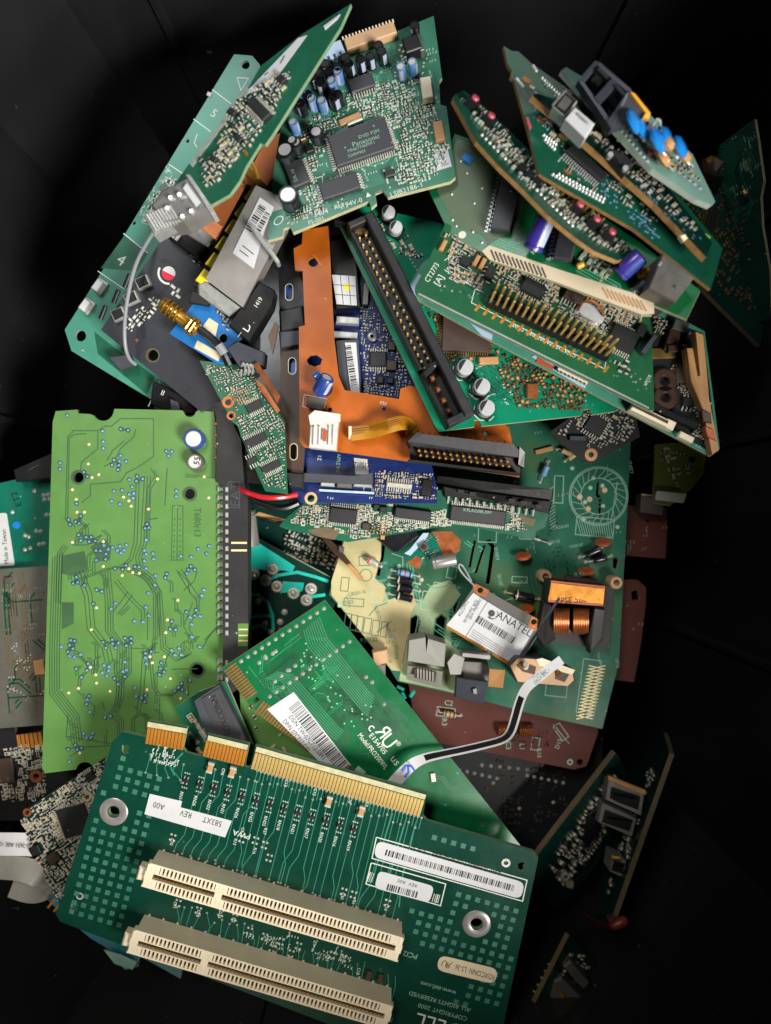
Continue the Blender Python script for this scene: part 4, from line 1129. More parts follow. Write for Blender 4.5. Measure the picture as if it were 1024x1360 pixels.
b = Thing('wedge_board', 'narrow green wedge of board packed with parts, leaning beside the long black connector', 'circuit board', [(265, 480, 84), (352, 652, 80), (340, 490, 78)])
b.board([(265, 479), (332, 486), (352, 520), (378, 560), (382, 656), (352, 652), (320, 580), (316, 566), (308, 560), (303, 550)], 6, 'mask_green', 'fr4_green', holes=[(303, 534, 4.5), (307, 552, 3.6)])
for x, y, a, c in ((303, 534, 4.5, 8), (307, 552, 3.6, 6)):
    u, v = b.l(x, y); b.add('hole_ring', MB().ring(0, 0, .3, a*b.k, c*b.k, 18), ['copper'], (u, v, 0)); b.keep(u, v, c+1)
for p, q in (((306, 514), (332, 518)), ((308, 526), (336, 530))):
    a = b.L([p, q]); b.vias(None, 0, 1, .9, ('gold_dull',), pts=row(p, q, 14)); b.lines([[(p[0], p[1]+4), (q[0], q[1]+4)]], 3.5, 'gold_dull', .3, 'contact_row')
b.chip(338, 540, 12, 22, 0, 3, 'ew', 2.2); b.chip(340, 585, 12, 30, 0, 3, 'ew', 2.2, 'chip'); b.chip(360, 620, 10, 26, 0, 3, 'ew', 2.2); b.chip(335, 612, 8, 14, 0, 3, 'ew', 2.2)
b.smd([(275, 486), (330, 490), (376, 560), (378, 650), (352, 642), (322, 575)], 170, 8, (3.2, 5.6), ('tin_soft', 'chip', 'chip', 'slot_brown')); b.marks([(275, 486), (330, 490), (370, 560), (372, 640), (322, 575)], 50, 9, size=3)
b.text('51871', 276, 492, 4.5, -40, squeeze=.9)
# copper spring clip
b.solid('copper_clip', [(336, 484, 104), (342, 481, 106), (372, 526, 104), (368, 536, 102), (360, 520, 102)], 4, 'copper')
b.solid('clip_tongue', [(339, 503, 98), (350, 512, 98), (372, 545, 96), (368, 549, 96), (344, 516, 96)], 3, 'copper')
for i in range(4): b.wire('coil_turn', [(320+i*5, 497, 84), (321+i*5, 484+i*.8, 100), (324+i*5, 482+i*.8, 104), (327+i*5, 494, 88)], 1.6, 'tin')

b = flex('red_wire', 'short red wire running out from under the blue board to the black connector', 'wire', (350, 658, 66))
b.wire('insulation', [(320, 650, 62), (330, 655, 70), (350, 661, 72), (372, 661, 70), (394, 657, 58)], 3.4, 'wire_red')
b = flex('black_wire', 'black wire running just below the red wire', 'wire', (350, 668, 40))
b.wire('insulation', [(330, 662, 36), (350, 672, 40), (378, 676, 38), (396, 668, 34)], 4.2, 'wire_black')

# ================================================================== upper left
b = Thing('panel_board', 'long mint green front panel board printed 5 and 4 along the left slope', 'circuit board', [(95, 463, 16), (262, 545, 10), (322, 72, 52)])
b.board([(311, 72), (335, 74), (345, 86), (352, 120), (320, 300), (300, 450), (268, 545), (200, 530), (95, 466), (86, 438), (152, 334)], 6.4, 'mask_mint', 'fr4_grey', holes=[(326, 86, 5.5), (107, 446, 7.5), (249, 187, 2.5), (178, 296, 2.5)])
b.lines([[(282, 119), (307, 138)], [(257, 158), (280, 175)], [(224, 218), (245, 232)], [(164, 310), (196, 336)], [(130, 360), (165, 384)], [(197, 540), (212, 506)]], 1.3, 'silk', .3, 'printed_line', None)
b.lines([[(315, 103), (330, 104), (320, 120), (315, 103)], [(262, 178), (258, 190), (262, 196)]], 1.2, 'silk', .3, 'printed_mark', None)
b.plate([(166, 312), (196, 337), (182, 360), (134, 356)], .08, .12, 'mask_green', 'printed_field'); b.plate([(125, 440), (150, 460), (206, 500), (195, 524), (130, 470)], .08, .12, 'mask_green', 'printed_field')
b.text('5', 284, 151, 11, -8); b.text('4', 161, 346, 15, -8); b.text('~', 110, 465, 6, 0)
for x, y in ((134, 381), (117, 407)):
    o = b.blk('tact_switch', x, y, 19, 14, 5, 'tin_soft', 78, .2); b.add('plunger', lambda: MB().box(0, 0, 0, 15, 8.5, 11, 0, 0, 1.2), ['paper'], (0, 0, 4), 0, 'plng', parent=o)
b.smd([(222, 236), (236, 240), (205, 300), (186, 292)], 30, 3, (4, 8), silk=True); b.marks([(210, 215), (236, 230), (200, 300), (175, 285)], 40, 7, size=3.4)
b.traces([(190, 270), (240, 220), (300, 130), (320, 150), (230, 300), (200, 330)], 14, 3, 1.3, 'mask_green', bundle=(1, 3))
b.blk('ceramic_capacitor', 278, 126, 5, 5, 4, 'paper', 0)
b.solid('socket_block', [(203, 506, 30), (228, 516, 30), (250, 530, 26), (262, 548, 22), (236, 552, 20), (199, 536, 22)], 16, 'plastic_black', bevel=2); b.solid('socket_latch', [(226, 530, 34), (236, 534, 34), (240, 548, 32), (228, 545, 32)], 4, 'plastic_slate'); b.text('II', 216, 522, 7, 0, 'silk', 18)
b.solid('plastic_lug', [(143, 474, 34), (172, 470, 36), (178, 486, 34), (158, 492, 32)], 12, 'plastic_slate', bevel=2)

b = Thing('switch_board', 'dark grey flat board with red and white round mark and three tiny silver switches', 'circuit board', [(134, 440, 58), (267, 545, 50), (228, 300, 76)])
b.board([(134, 438), (206, 332), (228, 298), (282, 326), (345, 400), (345, 500), (267, 547)], 5, 'mask_grey', 'fr4_dark', holes=[(203, 472, 7.5), (197, 405, 0.5)])
u, v = b.l(203, 472); b.add('hole_ring', MB().ring(0, 0, .2, 7.5*b.k, 9.5*b.k, 20), ['fr4_dark'], (u, v, 0))
u, v = b.l(224, 363); lg = b.add('round_mark', MB().add([(8.5*math.cos(a*math.pi/12), 8.5*math.sin(a*math.pi/12), .3) for a in range(13)], [tuple(range(13))]), ['paper'], (u, v, 0), math.radians(12))
b.add('round_mark_red', MB().add([(8.5*math.cos(a*math.pi/12), 8.5*math.sin(a*math.pi/12), .3) for a in range(12, 25)], [tuple(range(13))]), ['ink_red'], (u, v, 0), math.radians(12))
b.add('arc_print', MB().add([(q*math.cos(math.radians(a)), q*math.sin(math.radians(a)), .3) for q in (11.5, 14) for a in range(150, 290, 14)], [(i, i+1, i+11, i+10) for i in range(9)]), ['silk'], (u, v, 0), math.radians(36))
for x, y in ((192, 376), (177, 397), (160, 418)):
    o = b.blk('tact_switch', x, y, 18, 15, 9, 'tin', 62, .2); b.add('switch_body', lambda: MB().box(0, 0, 0, 13, 10.5, 2.4, 0, 0, .8), ['plastic_black'], (0, 0, 9), 0, 'swb', parent=o)
    b.add('lever', lambda: MB().lathe([(3, 0), (3, 17), (2, 18), (.05, 18)], 12, 0, axis='x'), ['plastic_black'], (-24, 4, 5), math.radians(42), 'swl', parent=o, smooth=True)
b.smd([(165, 432), (200, 395), (212, 398), (212, 410), (175, 440)], 26, 4, (4, 6.5), ('tin_soft', 'silk', 'chip', 'silk')); b.smd([(228, 380), (240, 384), (238, 396), (228, 392)], 5, 5, (5, 7), ('tin_soft', 'silk', 'silk', 'silk'))
b.vias(None, 0, 1, 2.2, ('copper',), pts=[(182, 452)], name='solder_pads')
b.traces([(150, 430), (225, 320), (260, 350), (250, 520)], 12, 3, 1.2, 'plastic_black', bundle=(1, 3))
b.wire('antenna_wire', [(203, 310, 84), (194, 324, 92), (180, 350, 100), (170, 390, 100), (165, 430, 96), (166, 462, 88), (172, 478, 74), (180, 484, 64)], 2.3, 'wire_grey')
c = b.solid('socket_shell', [(243, 288, 106), (252, 291, 108), (286, 318, 106), (276, 328, 104), (240, 306, 102)], 24, 'steel', bevel=2)
b.solid('socket_insert', [(228, 300, 98), (240, 306, 98), (276, 330, 96), (264, 342, 92), (220, 312, 92)], 18, 'plastic_black', bevel=2)
for i in range(5): b.solid('socket_pin', [(224+i*3.4, 300+i*2.4, 104), (226+i*3.4, 301+i*2.4, 104), (220+i*3.4, 309+i*2.4, 100), (218+i*3.4, 308+i*2.4, 100)], 5, 'tin_soft')
b.smd([(250, 330), (262, 338), (270, 352), (258, 350)], 6, 7, (4, 7))

b = Thing('orange_film', 'shiny orange plastic film lying between the metal module and the panel board', 'film', [(251, 289, 80), (300, 336, 84), (352, 190, 96)])
b.board([(251, 289), (262, 270), (300, 255), (338, 215), (352, 188), (372, 176), (390, 196), (352, 250), (330, 300), (300, 340), (286, 318)], 1.2, 'tape_orange', 'tape_orange', name='film_sheet')
b.plate([(251, 289), (270, 281), (296, 302), (286, 318)], .2, .6, 'copper', 'film_fold')
b.solid('gold_barrel', [(320, 224, 118), (330, 220, 120), (356, 248, 116), (348, 254, 114)], 10, 'brass', bevel=2); b.solid('gold_foot', [(314, 232, 112), (322, 228, 112), (340, 246, 110), (332, 250, 108)], 8, 'copper', bevel=1)

b = Thing('metal_module', 'silver metal box with white barcode label and yellow striped edge', 'module', [(273, 371, 122), (320, 408, 118), (340, 246, 138)])
b.add('metal_case', MB().prism(b.L([(273, 371), (322, 408), (378, 300), (374, 262), (340, 246)]), -34, 0), ['steel'])
b.plate([(345, 262), (364, 275), (352, 305), (337, 357), (309, 336)], .6, .5, 'paper', 'label_sticker')
b.barcode((330, 306), (350, 272), 10, 1.3, 5); b.barcode((340, 312), (356, 282), 7, 1.3, 6); b.lines([[(318, 332), (330, 341)], [(322, 326), (337, 338)]], 1.2, 'ink', 1.3, 'fine_print')
for i in range(6):
    x, y = 262 + i*13.0, 378 - i*22.0
    st_ = b.solid('yellow_stripe', [(x-3, y-6, 112+i*3), (x+9, y+2, 112+i*3), (x+19, y-15, 115+i*3), (x+9, y-22, 115+i*3)], 12, 'yellow', bevel=1)
b.solid('stripe_backing', [(256, 378, 104), (270, 386, 104), (338, 250, 122), (328, 244, 122)], 10, 'mask_black')
b.solid('end_bracket', [(262, 376, 112), (272, 372, 116), (320, 408, 112), (304, 420, 104), (262, 392, 102)], 14, 'tin', bevel=3)
b.wire('contact_leg', [(335, 300, 148), (350, 322, 146), (368, 346, 140), (370, 352, 120)], 2.8, 'tin', sub=1)

b = Thing('antenna_board', 'small blue board with gold threaded antenna plug', 'circuit board', [(225, 445, 84), (288, 482, 84), (262, 405, 90)])
b.board([(225, 443), (258, 402), (300, 400), (325, 440), (300, 484), (288, 483)], 6, 'mask_blueb', 'fr4', holes=[(296, 449, 6)])
b.plate([(266, 438), (278, 422), (290, 430), (286, 448), (276, 444)], .2, .5, 'paper_cream', 'label_sticker'); b.plate([(258, 462), (262, 452), (294, 470), (290, 480)], .2, .5, 'paper_cream', 'label_sticker')
b.smd([(285, 405), (318, 420), (318, 440), (300, 435)], 26, 3, (4, 7))
b.blk('chip_block', 268, 398, 24, 16, 12, 'plastic_black', 20)
pl = b.lying((268, 441), (221, 405), 9, 16, ('brass', 'gold'), 'antenna_plug')
for t in (.1, .2, .55, .66, .77, .88):
    a = Vector(b.l(268, 441) + (16,)).lerp(Vector(b.l(221, 405) + (16,)), t); d = (Vector(b.l(221, 405)) - Vector(b.l(268, 441))).normalized()
    q = MB().lathe([(9.6 if t > .3 else 12, -1.4), (10.2 if t > .3 else 13, 0), (9.6 if t > .3 else 12, 1.4)], 6 if t < .3 else 18, 0, axis='x')
    b.add('thread_ring' if t > .3 else 'hex_nut', q, ['brass'], tuple(a), math.atan2(d.y, d.x), smooth=t > .3)
b.wire('coaxial_cable', [(266, 438, 102), (282, 450, 104), (296, 466, 102), (304, 484, 92)], 5, 'wire_black'); b.wire('cable_ferrule', [(290, 458, 104), (298, 470, 101)], 5.6, 'wire_grey', sub=0)

b = Thing('relay_block', 'black oblong block printed DVE below the metal module', 'relay', [(305, 440, 92), (350, 380, 104), (326, 452, 90)])
b.solid('block_body', [(303, 432, 108), (345, 374, 118), (364, 384, 118), (360, 404, 114), (330, 455, 102)], 34, 'plastic_black', bevel=2)
b.text('DVE', 333, 428, 10, 4, 'silk', 14, squeeze=1.1); b.text('1419', 343, 402, 6, 4, 'silk', 15, squeeze=.9); b.text('\u2014', 318, 444, 6, 0, 'silk', 15)
b.solid('second_block', [(300, 462, 104), (314, 452, 108), (352, 468, 106), (350, 486, 100), (318, 490, 98)], 24, 'plastic_slate', side='plastic_black', bevel=2)
b.solid('side_plate', [(356, 446, 86), (366, 426, 88), (370, 432, 86), (362, 470, 80)], 6, 'slot_brown')

# ================================================================== board with the silver video socket
b = Thing('video_card', 'green board with white sticker and silver video socket, standing highest at upper left', 'circuit board', [(215, 246, 184), (466, 5, 196), (358, 180, 206)])
b.board([(466, 5), (452, 36), (362, 178), (352, 192), (346, 190), (326, 222), (318, 240), (305, 258), (272, 277), (228, 250), (252, 216), (330, 116), (346, 88), (400, 46)], 5, 'mask_green', 'fr4_green')
b.add('edge_rail', MB().box(0, 0, 0, 10, 10, 1), ['fr4_grey'], (0, 0, -5))
b.plate([(396, 51), (408, 47), (358, 116), (324, 126)], .2, .5, 'paper'); b.lines([[(351, 100), (356, 96)], [(372, 84), (378, 74)]], 1.6, 'ink', .9, 'handwriting', None)
b.plate([(252, 218), (256, 222), (332, 120), (328, 116)], .2, 1.2, 'fr4_grey', 'bare_edge_strip')
b.plate([(430, 36), (452, 20), (448, 26), (432, 40)], .2, 1.5, 'paper', 'foam_strip')
b.chip(346, 148, 14, 40, -2, 5, 'ew', 2.6, 'chip'); b.chip(318, 186, 8, 14, 0, 4, 'ew', 2.4); b.chip(310, 152, 9, 14, 10, 5, 'ew', 3, 'chip'); b.chip(375, 108, 10, 14, 0, 4, 'ew', 2.6)
b.smd([(310, 140), (372, 96), (388, 104), (330, 196), (290, 238), (276, 240)], 120, 4, (5, 8), hgt=3.2); b.smd([(268, 218), (300, 205), (292, 242), (272, 246)], 40, 14, (5, 9), ('tin', 'chip', 'chip', 'slot_brown'), hgt=5)
b.marks([(270, 220), (330, 140), (380, 96), (340, 180), (290, 245)], 60, 3, size=3.2)
b.traces([(300, 200), (420, 60), (440, 45), (360, 160), (300, 240)], 24, 5, 1.2, 'tr_green', bundle=(1, 4))
b.chip(310, 170, 7, 7, 10, 4, ''); b.chip(286, 214, 8, 12, 10, 5, 'ew', 3)
# silver socket
sh = b.solid('socket_shell', [(249, 235, 214), (277, 275, 214), (244, 294, 200), (216, 298, 194), (200, 272, 192), (214, 252, 198)], 40, 'steel', bevel=3)
b.solid('white_insert', [(248, 243, 216), (266, 268, 216), (260, 274, 214), (243, 250, 214)], 3, 'paper', sh)
b.solid('socket_flange', [(247, 232, 219), (252, 232, 220), (281, 274, 218), (276, 277, 217)], 44, 'tin', sh)
b.solid('plug_face', [(190, 286, 188), (226, 270, 200), (240, 292, 196), (204, 312, 182)], 26, 'tin', sh, bevel=2)
for i in range(9):
    t = i/8; x, y = 194 + 30*t, 285 - 12*t
    b.solid('contact_fin', [(x, y, 193 + 9*t), (x+1.8, y-1, 193 + 9*t), (x+15.5, y+21, 190 + 8*t), (x+13.5, y+22, 190 + 8*t)], 5, 'tin', sh)
for x, y, z in ((238, 258, 213), (254, 280, 210), (226, 262, 206), (242, 287, 203), (222, 276, 201)):
    b.solid('rivet', [(x + 4*math.cos(a), y + 4*math.sin(a), z) for a in [i*math.pi/4 for i in range(8)]], 10, 'tin', sh, bevel=1)
b.wire('long_pin', [(324, 200, 205), (338, 222, 196), (343, 236, 186)], 2.4, 'brass', sub=0)

# ================================================================== audio board
b = Thing('audio_board', 'green audio board with big grey square chip and a cluster of black and blue capacitors', 'circuit board', [(356, 319, 138), (605, 235, 150), (576, 21, 122)])
b.board([(576, 21), (587, 103), (583, 108), (585, 139), (593, 141), (605, 235), (598, 241), (515, 262), (508, 252), (498, 256), (500, 270), (493, 276), (490, 267), (389, 309), (385, 301), (377, 303), (375, 314), (356, 319), (362, 236), (373, 170), (403, 115), (448, 76), (540, 36)], 6.4, 'mask_pana', 'fr4')
ch = b.chip(480, 194, 80, 46, 0, 9, 'nsew', 2.6, 'chip_grey')
b.text('DVD P2M', 490, 178, 5, 0, 'silk_dim', 10.4, parent=None); b.text('Panasonic', 486, 186.5, 7, 0, 'silk_dim', 10.4); b.text('MN67706PPF1', 480, 195, 4.6, 0, 'silk_dim', 10.4); b.text('32499901', 474, 204, 4.6, 0, 'silk_dim', 10.4)
b.chip(396, 234, 26, 36, 4, 7, 'e', 2.8, 'chip_grey'); b.text('DA 19', 391, 233, 5, 90, 'silk_dim', 8.5)
b.chip(452, 251, 52, 23, 0, 7, 'ew', 2.8, 'chip_grey')
b.chip(481, 115, 33, 20, 0, 7, 'ns', 2.8, 'chip_grey'); b.chip(518, 233, 15, 9, 0, 5, 'ns', 4); b.chip(548, 70, 22, 22, 0, 16, 'w', 5, 'plastic_black'); b.blk('heat_tab', 558, 66, 5, 26, 14, 'steel_dark')
b.chip(412, 200, 11, 11, 0, 5, '')
k = b.blk('pin_socket', 493, 56, 70, 17, 12, 'plastic_peach', 0); mb = MB()
for i in range(16): mb.box(-31 + i*4.1, 8.3, 8, 1.6, 2, 5)
b.add('socket_comb', mb, ['plastic_cream'], parent=k, kind='stuff')
k = b.blk('white_socket', 437, 82, 46, 22, 16, 'paper_blue', 3); mb = MB()
for i in range(5): mb.box(-15 + i*7.4, -8, 10, 3, 5, 6.6)
b.add('socket_slits', mb, ['plastic_slate'], parent=k, kind='stuff')
b.blk('white_crystal', 567, 124, 14, 30, 12, 'plastic_cream', -10); b.blk('flat_socket', 583, 177, 13, 28, 6, 'disc_tan', -8)
k = b.blk('wire_jumper', 465, 160, 30, 9, 4, 'disc_tan', 4); b.blk('wire_jumper', 472, 164, 22, 4, 5, 'tin_soft', 4); b.blk('wire_jumper', 400, 187, 14, 3, 3, 'copper', 4)
b.plate([(577, 201), (594, 196), (600, 221), (580, 227)], .2, .5, 'paper'); b.text('[C483]', 588, 211, 7, 90, 'ink', .9, squeeze=.7)
for x, y, m in ((466, 100, 0), (481, 94, 0), (494, 90, 0), (509, 84, 0), (462, 92, 0), (505, 76, 0), (452, 104, 0), (436, 100, 0), (442, 112, 0), (452, 110, 1), (426, 112, 0), (430, 124, 0), (444, 122, 1), (419, 116, 0), (405, 134, 1), (413, 140, 0), (418, 145, 1), (431, 148, 1), (446, 144, 0), (452, 140, 0), (398, 148, 0), (404, 152, 0), (394, 176, 1), (534, 104, 1), (549, 98, 1), (552, 50, 0)):
    b.can(x, y, 6.6 if m == 0 else 6.2, 25, ('sleeve_black', 'sleeve_blue')[m], 'alu' if m else 'plastic_black', 'stripe_pale', rot=random.Random(x).uniform(200, 330))
for x, y, rr, h in ((384, 213, 11.5, 26), (388, 272, 13, 28), (398, 202, 7, 24), (424, 188, 8.5, 24), (393, 200, 6.5, 26)): b.can(x, y, rr, h, 'sleeve_black', 'alu', 'plastic_slate', rot=250)
b.smd([(452, 130), (560, 95), (575, 140), (596, 195), (575, 240), (525, 245), (535, 170), (440, 185), (420, 220), (430, 280), (380, 300), (380, 240), (400, 170)], 380, 6, (3.0, 5.4), ('tin_soft', 'silk_dim', 'chip', 'slot_brown'), hgt=2.2)
b.marks([(400, 150), (570, 60), (598, 230), (380, 300)], 130, 8, size=3); b.traces([(380, 300), (400, 130), (570, 30), (600, 235)], 60, 9, 1.1, 'tr_green', bundle=(1, 5)); b.traces([(380, 300), (400, 130), (570, 30), (600, 235)], 24, 19, 1.1, 'tr_light', bundle=(1, 4))
b.vias([(400, 130), (570, 60), (598, 230), (380, 290)], 120, 3, 1.2, ('tin_soft',))
b.text('LSJB2186-1', 540, 252, 7.2, 0); b.text('94V-0', 470, 269, 7, 0); b.text('RU', 450, 274, 7, 0); b.text('3404', 426, 283, 7.5, 0); b.text('FS-001', 420, 293, 6, 0); b.text('\u25B2', 489, 259, 6, 0)
b.add('printed_oval', MB().ring(0, 0, .3, 5.5, 6.8, 18, 0, .65), ['silk'], tuple(b.l(370, 293)) + (0,), .5)
b.lines([[(415, 238), (428, 234), (430, 262), (418, 266)], [(424, 250), (432, 248), (434, 270)]], 1.1, 'silk', .3, 'printed_line')

# ================================================================== big power board under the heap
b = Thing('power_board', 'large half beige half green power board with transformer, sockets and printed outlines', 'circuit board', [(437, 770, -34), (835, 700, -42), (530, 905, -36)])
PB = [(455, 720), (500, 600), (560, 540), (840, 540), (832, 700), (822, 880), (800, 968), (706, 948), (640, 930), (528, 905), (500, 860), (437, 790)]
slot = lambda x, y, w_, h_: [(x-w_, y-h_), (x+w_, y-h_), (x+w_, y+h_), (x-w_, y+h_)]
b.board(PB, 6.4, 'mask_power', 'fr4', holes=[[(546, 822), (552, 818), (557, 822), (554, 850), (548, 852), (544, 848)], [(580, 822), (586, 817), (592, 822), (588, 852), (580, 856), (576, 850)], [(629, 718), (633, 718), (626, 754), (622, 754)], [(642, 724), (646, 724), (634, 762), (630, 762)],
                                                     [(651, 716), (658, 726), (651, 776), (645, 776), (652, 727), (645, 718)], [(793, 640), (797, 640), (796, 656), (800, 662), (799, 686), (795, 686), (795, 664), (791, 657)], [(814, 742), (820, 740), (822, 746), (820, 756), (814, 754)], [(508, 720), (512, 724), (510, 740), (504, 766), (500, 764), (506, 738)], [(606, 796), (611, 794), (602, 824), (597, 820)], (692, 740, 2.2)])
b.plate([(440, 772), (458, 716), (480, 700), (506, 712), (506, 740), (498, 768), (512, 780), (508, 800), (535, 790), (545, 770), (552, 800), (545, 816), (544, 850), (534, 892), (520, 890), (500, 866), (440, 790)], .06, .14, 'mask_beige', 'beige_field')
hl = [b.L([(545, 821), (552, 816), (559, 821), (555, 852), (548, 854), (542, 849)]), b.L([(578, 821), (586, 815), (594, 821), (590, 854), (580, 858), (574, 851)])]
b.add('pale_field', MB().prism(b.L([(506, 772), (516, 796), (560, 800), (572, 778), (598, 770), (612, 790), (596, 812), (600, 858), (640, 880), (630, 926), (590, 917), (530, 904), (534, 880), (544, 850), (540, 812), (508, 800), (512, 780)]), .04, .12, 0, None, hl), ['mask_cream_green'])
RB = 0
def outline_rect(x, y, w_, h_, a, mat='silk_green', wd=1.0):
    ca, sa = math.cos(math.radians(a)), math.sin(math.radians(a))
    return [(x + ca*p - sa*q, y + sa*p + ca*q) for p, q in ((-w_, -h_), (w_, -h_), (w_, h_), (-w_, h_), (-w_, -h_))]
L1 = [outline_rect(470, 800, 13, 5, 4), outline_rect(458, 776, 5, 9, 6), outline_rect(462, 824, 4, 9, 8), outline_rect(470, 827, 4, 10, 8), outline_rect(478, 829, 4, 10, 8), outline_rect(488, 831, 4.5, 10, 8), outline_rect(499, 834, 4.5, 10, 8), outline_rect(510, 836, 4, 10, 8), outline_rect(484, 745, 7, 6, 0), arc(486, 764, 8, 0, 360, 16)]
L1 += [[(490, 818), (500, 806), (515, 800)], [(500, 840), (520, 825)], [(470, 690), (476, 700)], [(535, 880), (540, 850)], [(520, 880), (505, 868)]]
b.lines(L1, 1.0, 'silk_green', .4, 'printed_outlines')
L2 = [outline_rect(568, 798, 8, 12, 10), outline_rect(590, 780, 14, 5, 8), outline_rect(600, 760, 6, 8, 10), outline_rect(648, 690, 12, 30, 2), [(520, 735), (535, 740), (535, 755)], outline_rect(700, 690, 8, 26, 4), outline_rect(742, 650, 6, 18, 2), outline_rect(560, 852, 10, 30, 10), [(660, 800), (700, 790)], arc(795, 659, 37, 0, 360, 40), arc(795, 659, 24, 0, 360, 32), arc(795, 659, 39, 0, 360, 40), outline_rect(790, 700, 25, 12, 5), outline_rect(782, 912, 12, 36, 8), outline_rect(740, 905, 14, 20, 6), [(820, 640), (812, 690)], outline_rect(590, 800, 4, 8, 10), outline_rect(690, 770, 10, 4, 2)]
b.lines(L2, 1.1, 'silk_dim', .3, 'printed_outlines')
hat = []
for i in range(22):
    a0 = -90 + i*16.3; p = (795 + 25*math.cos(math.radians(a0)), 659 + 25*math.sin(math.radians(a0))); q = (795 + 36*math.cos(math.radians(a0 + 14)), 659 + 36*math.sin(math.radians(a0 + 14))); hat.append([p, q])
for i in range(15): hat.append([(766 + i*3.2, 690 + i*.4), (772 + i*3.0, 712 + i*.3)])
for i in range(14): hat.append([(556 + 0*i, 824 + i*4.2), (572, 818 + i*4.2)])
for i in range(13): hat.append([(726 + i*.4, 652 + i*4.2), (736 + i*.2, 646 + i*4.2)])
b.lines(hat, .8, 'silk_dim', .3, 'printed_hatching')
cr = []
for i in range(16):
    y = 884 + i*4.4; x = 794 - i*1.1; cr += [[(x-12, y), (x+10, y+5)], [(x+10, y), (x-12, y+5)]]
b.lines(cr, 1.1, 'via_cream', .3, 'printed_crosses')
for tx, x, y, sz, ro, m in (('CR20116', 474, 788, 5, 2, 'silk_green'), ('R20122', 490, 850, 6, -4, 'silk_green'), ('R20121', 502, 815, 5, -80, 'silk_green'), ('R20123', 516, 838, 5, -84, 'silk_green'), ('CN22', 462, 800, 5, 0, 'silk_green'), ('350mA', 571, 796, 4.5, 80, 'silk_dim'), ('125V', 566, 800, 4.5, 80, 'silk_dim'), ('CM20101', 505, 749, 4, 0, 'silk_dim'), ('R20110', 520, 762, 4, 0, 'silk_dim'), ('R20150', 604, 781, 4, -4, 'silk_dim'), ('CR20101', 505, 772, 4, 0, 'silk_dim'),
                           ('R20132', 660, 735, 4.5, 90, 'silk_dim'), ('J20102', 664, 770, 4.5, 90, 'silk_dim'), ('C20135', 735, 720, 4.5, 0, 'silk_dim'), ('C20121', 838, 620, 4.5, 90, 'silk_dim'), ('CR20104', 745, 700, 4.5, 0, 'silk_dim'), ('C20101', 700, 735, 4, 80, 'silk_dim'), ('CR20107', 765, 725, 4, 0, 'silk_dim'), ('R20105', 527, 866, 5, 82, 'silk_green'), ('FL201', 820, 880, 4.5, 88, 'silk_dim')): b.text(tx, x, y, sz, ro, m, .45, squeeze=.9)
b.marks([(600, 560), (830, 560), (810, 900), (690, 780), (600, 780)], 70, 4, 'silk_dim', 4); b.marks([(450, 790), (500, 800), (530, 860), (500, 850)], 24, 5, 'silk_green', 4)
b.traces([(560, 700), (640, 720), (700, 900), (560, 880), (520, 780)], 26, 6, 1.6, 'tr_light', bundle=(1, 3)); b.traces([(660, 600), (830, 560), (800, 900), (700, 780)], 26, 7, 2.4, 'tr_teal', bundle=(1, 3))
sv = [(769, 660), (777, 667), (784, 648), (800, 645), (803, 651), (801, 672), (788, 635), (451, 804), (494, 786), (500, 800), (512, 806), (455, 838), (470, 845), (520, 845), (760, 622), (775, 690), (820, 700), (700, 820), (720, 850), (560, 770), (530, 752), (655, 790), (668, 700), (684, 640)]
b.vias(None, 0, 1, 3.0, ('silk_dim', 'tin_soft'), pts=sv, name='solder_pads'); b.vias(None, 0, 1, 4.0, ('plastic_peach', 'tin_soft'), pts=[(783, 663), (781, 676), (770, 660), (803, 651)], z=.4, name='solder_pads')
# axial parts
b.axial((520, 757), (556, 765), 4.5, 20, ('res_blue', 'tin_soft'), bands=('ink', 'ink_red', 'ink'))
for y in (768, 778, 790): b.axial((516, y-2), (557, y+7), 5.4, 22, ('sleeve_black', 'tin_soft'), 'diode', bands=('tin_soft',))
b.axial((484, 740), (506, 752), 5, 15, ('tin_soft', 'tin'), 'diode', bands=('ink_red',)); b.axial((671, 786), (716, 796), 6.5, 26, ('sleeve_black', 'res_beige'), 'diode', bands=('tin_soft',)); b.axial((770, 740), (800, 726), 5.5, 22, ('sleeve_black', 'tin_soft'), 'diode'); b.axial((778, 746), (812, 738), 5, 18, ('sleeve_black', 'tin_soft'), 'diode')
b.axial((684, 706), (730, 722), 2.2, 20, ('tin_soft', 'tin_soft'), 'jumper_wire'); b.axial((740, 596), (762, 606), 4, 14, ('res_beige', 'tin_soft')); b.axial((750, 612), (768, 600), 4, 14, ('res_beige', 'tin_soft')); b.axial((717, 640), (728, 612), 4.5, 14, ('res_blue', 'tin_soft')); b.axial((655, 560), (655, 580), 4, 12, ('res_beige', 'tin_soft'))
b.blk('ceramic_capacitor', 722, 598, 24, 6, 4, 'disc_tan', 4)
def disc_cap(x, y, r0, mat='disc_orange', ro=0, th=5):
    u, v = b.l(x, y)
    o = b.add('disc_capacitor', lambda: MB().lathe([(.05, -th/2), (r0*.8, -th/2), (r0, -th*.15), (r0, th*.15), (r0*.8, th/2), (.05, th/2)], 18, 0, axis='x'), [mat], (u, v, r0*.85), math.radians(90 + ro), ('dcap', r0, mat, th), smooth=True)
    o.rotation_euler = (0, math.radians(-24), math.radians(90 + ro))
    b.add('leads', MB().tube([(0, -r0*.4, -r0*.7), (0, -r0*.5, -r0*1.4)], .8, 6).tube([(0, r0*.4, -r0*.7), (0, r0*.5, -r0*1.4)], .8, 6), ['tin_soft'], parent=o)
for x, y, rr in ((693, 738, 11), (798, 720, 11), (776, 758, 11), (697, 808, 11)): disc_cap(x, y, rr)
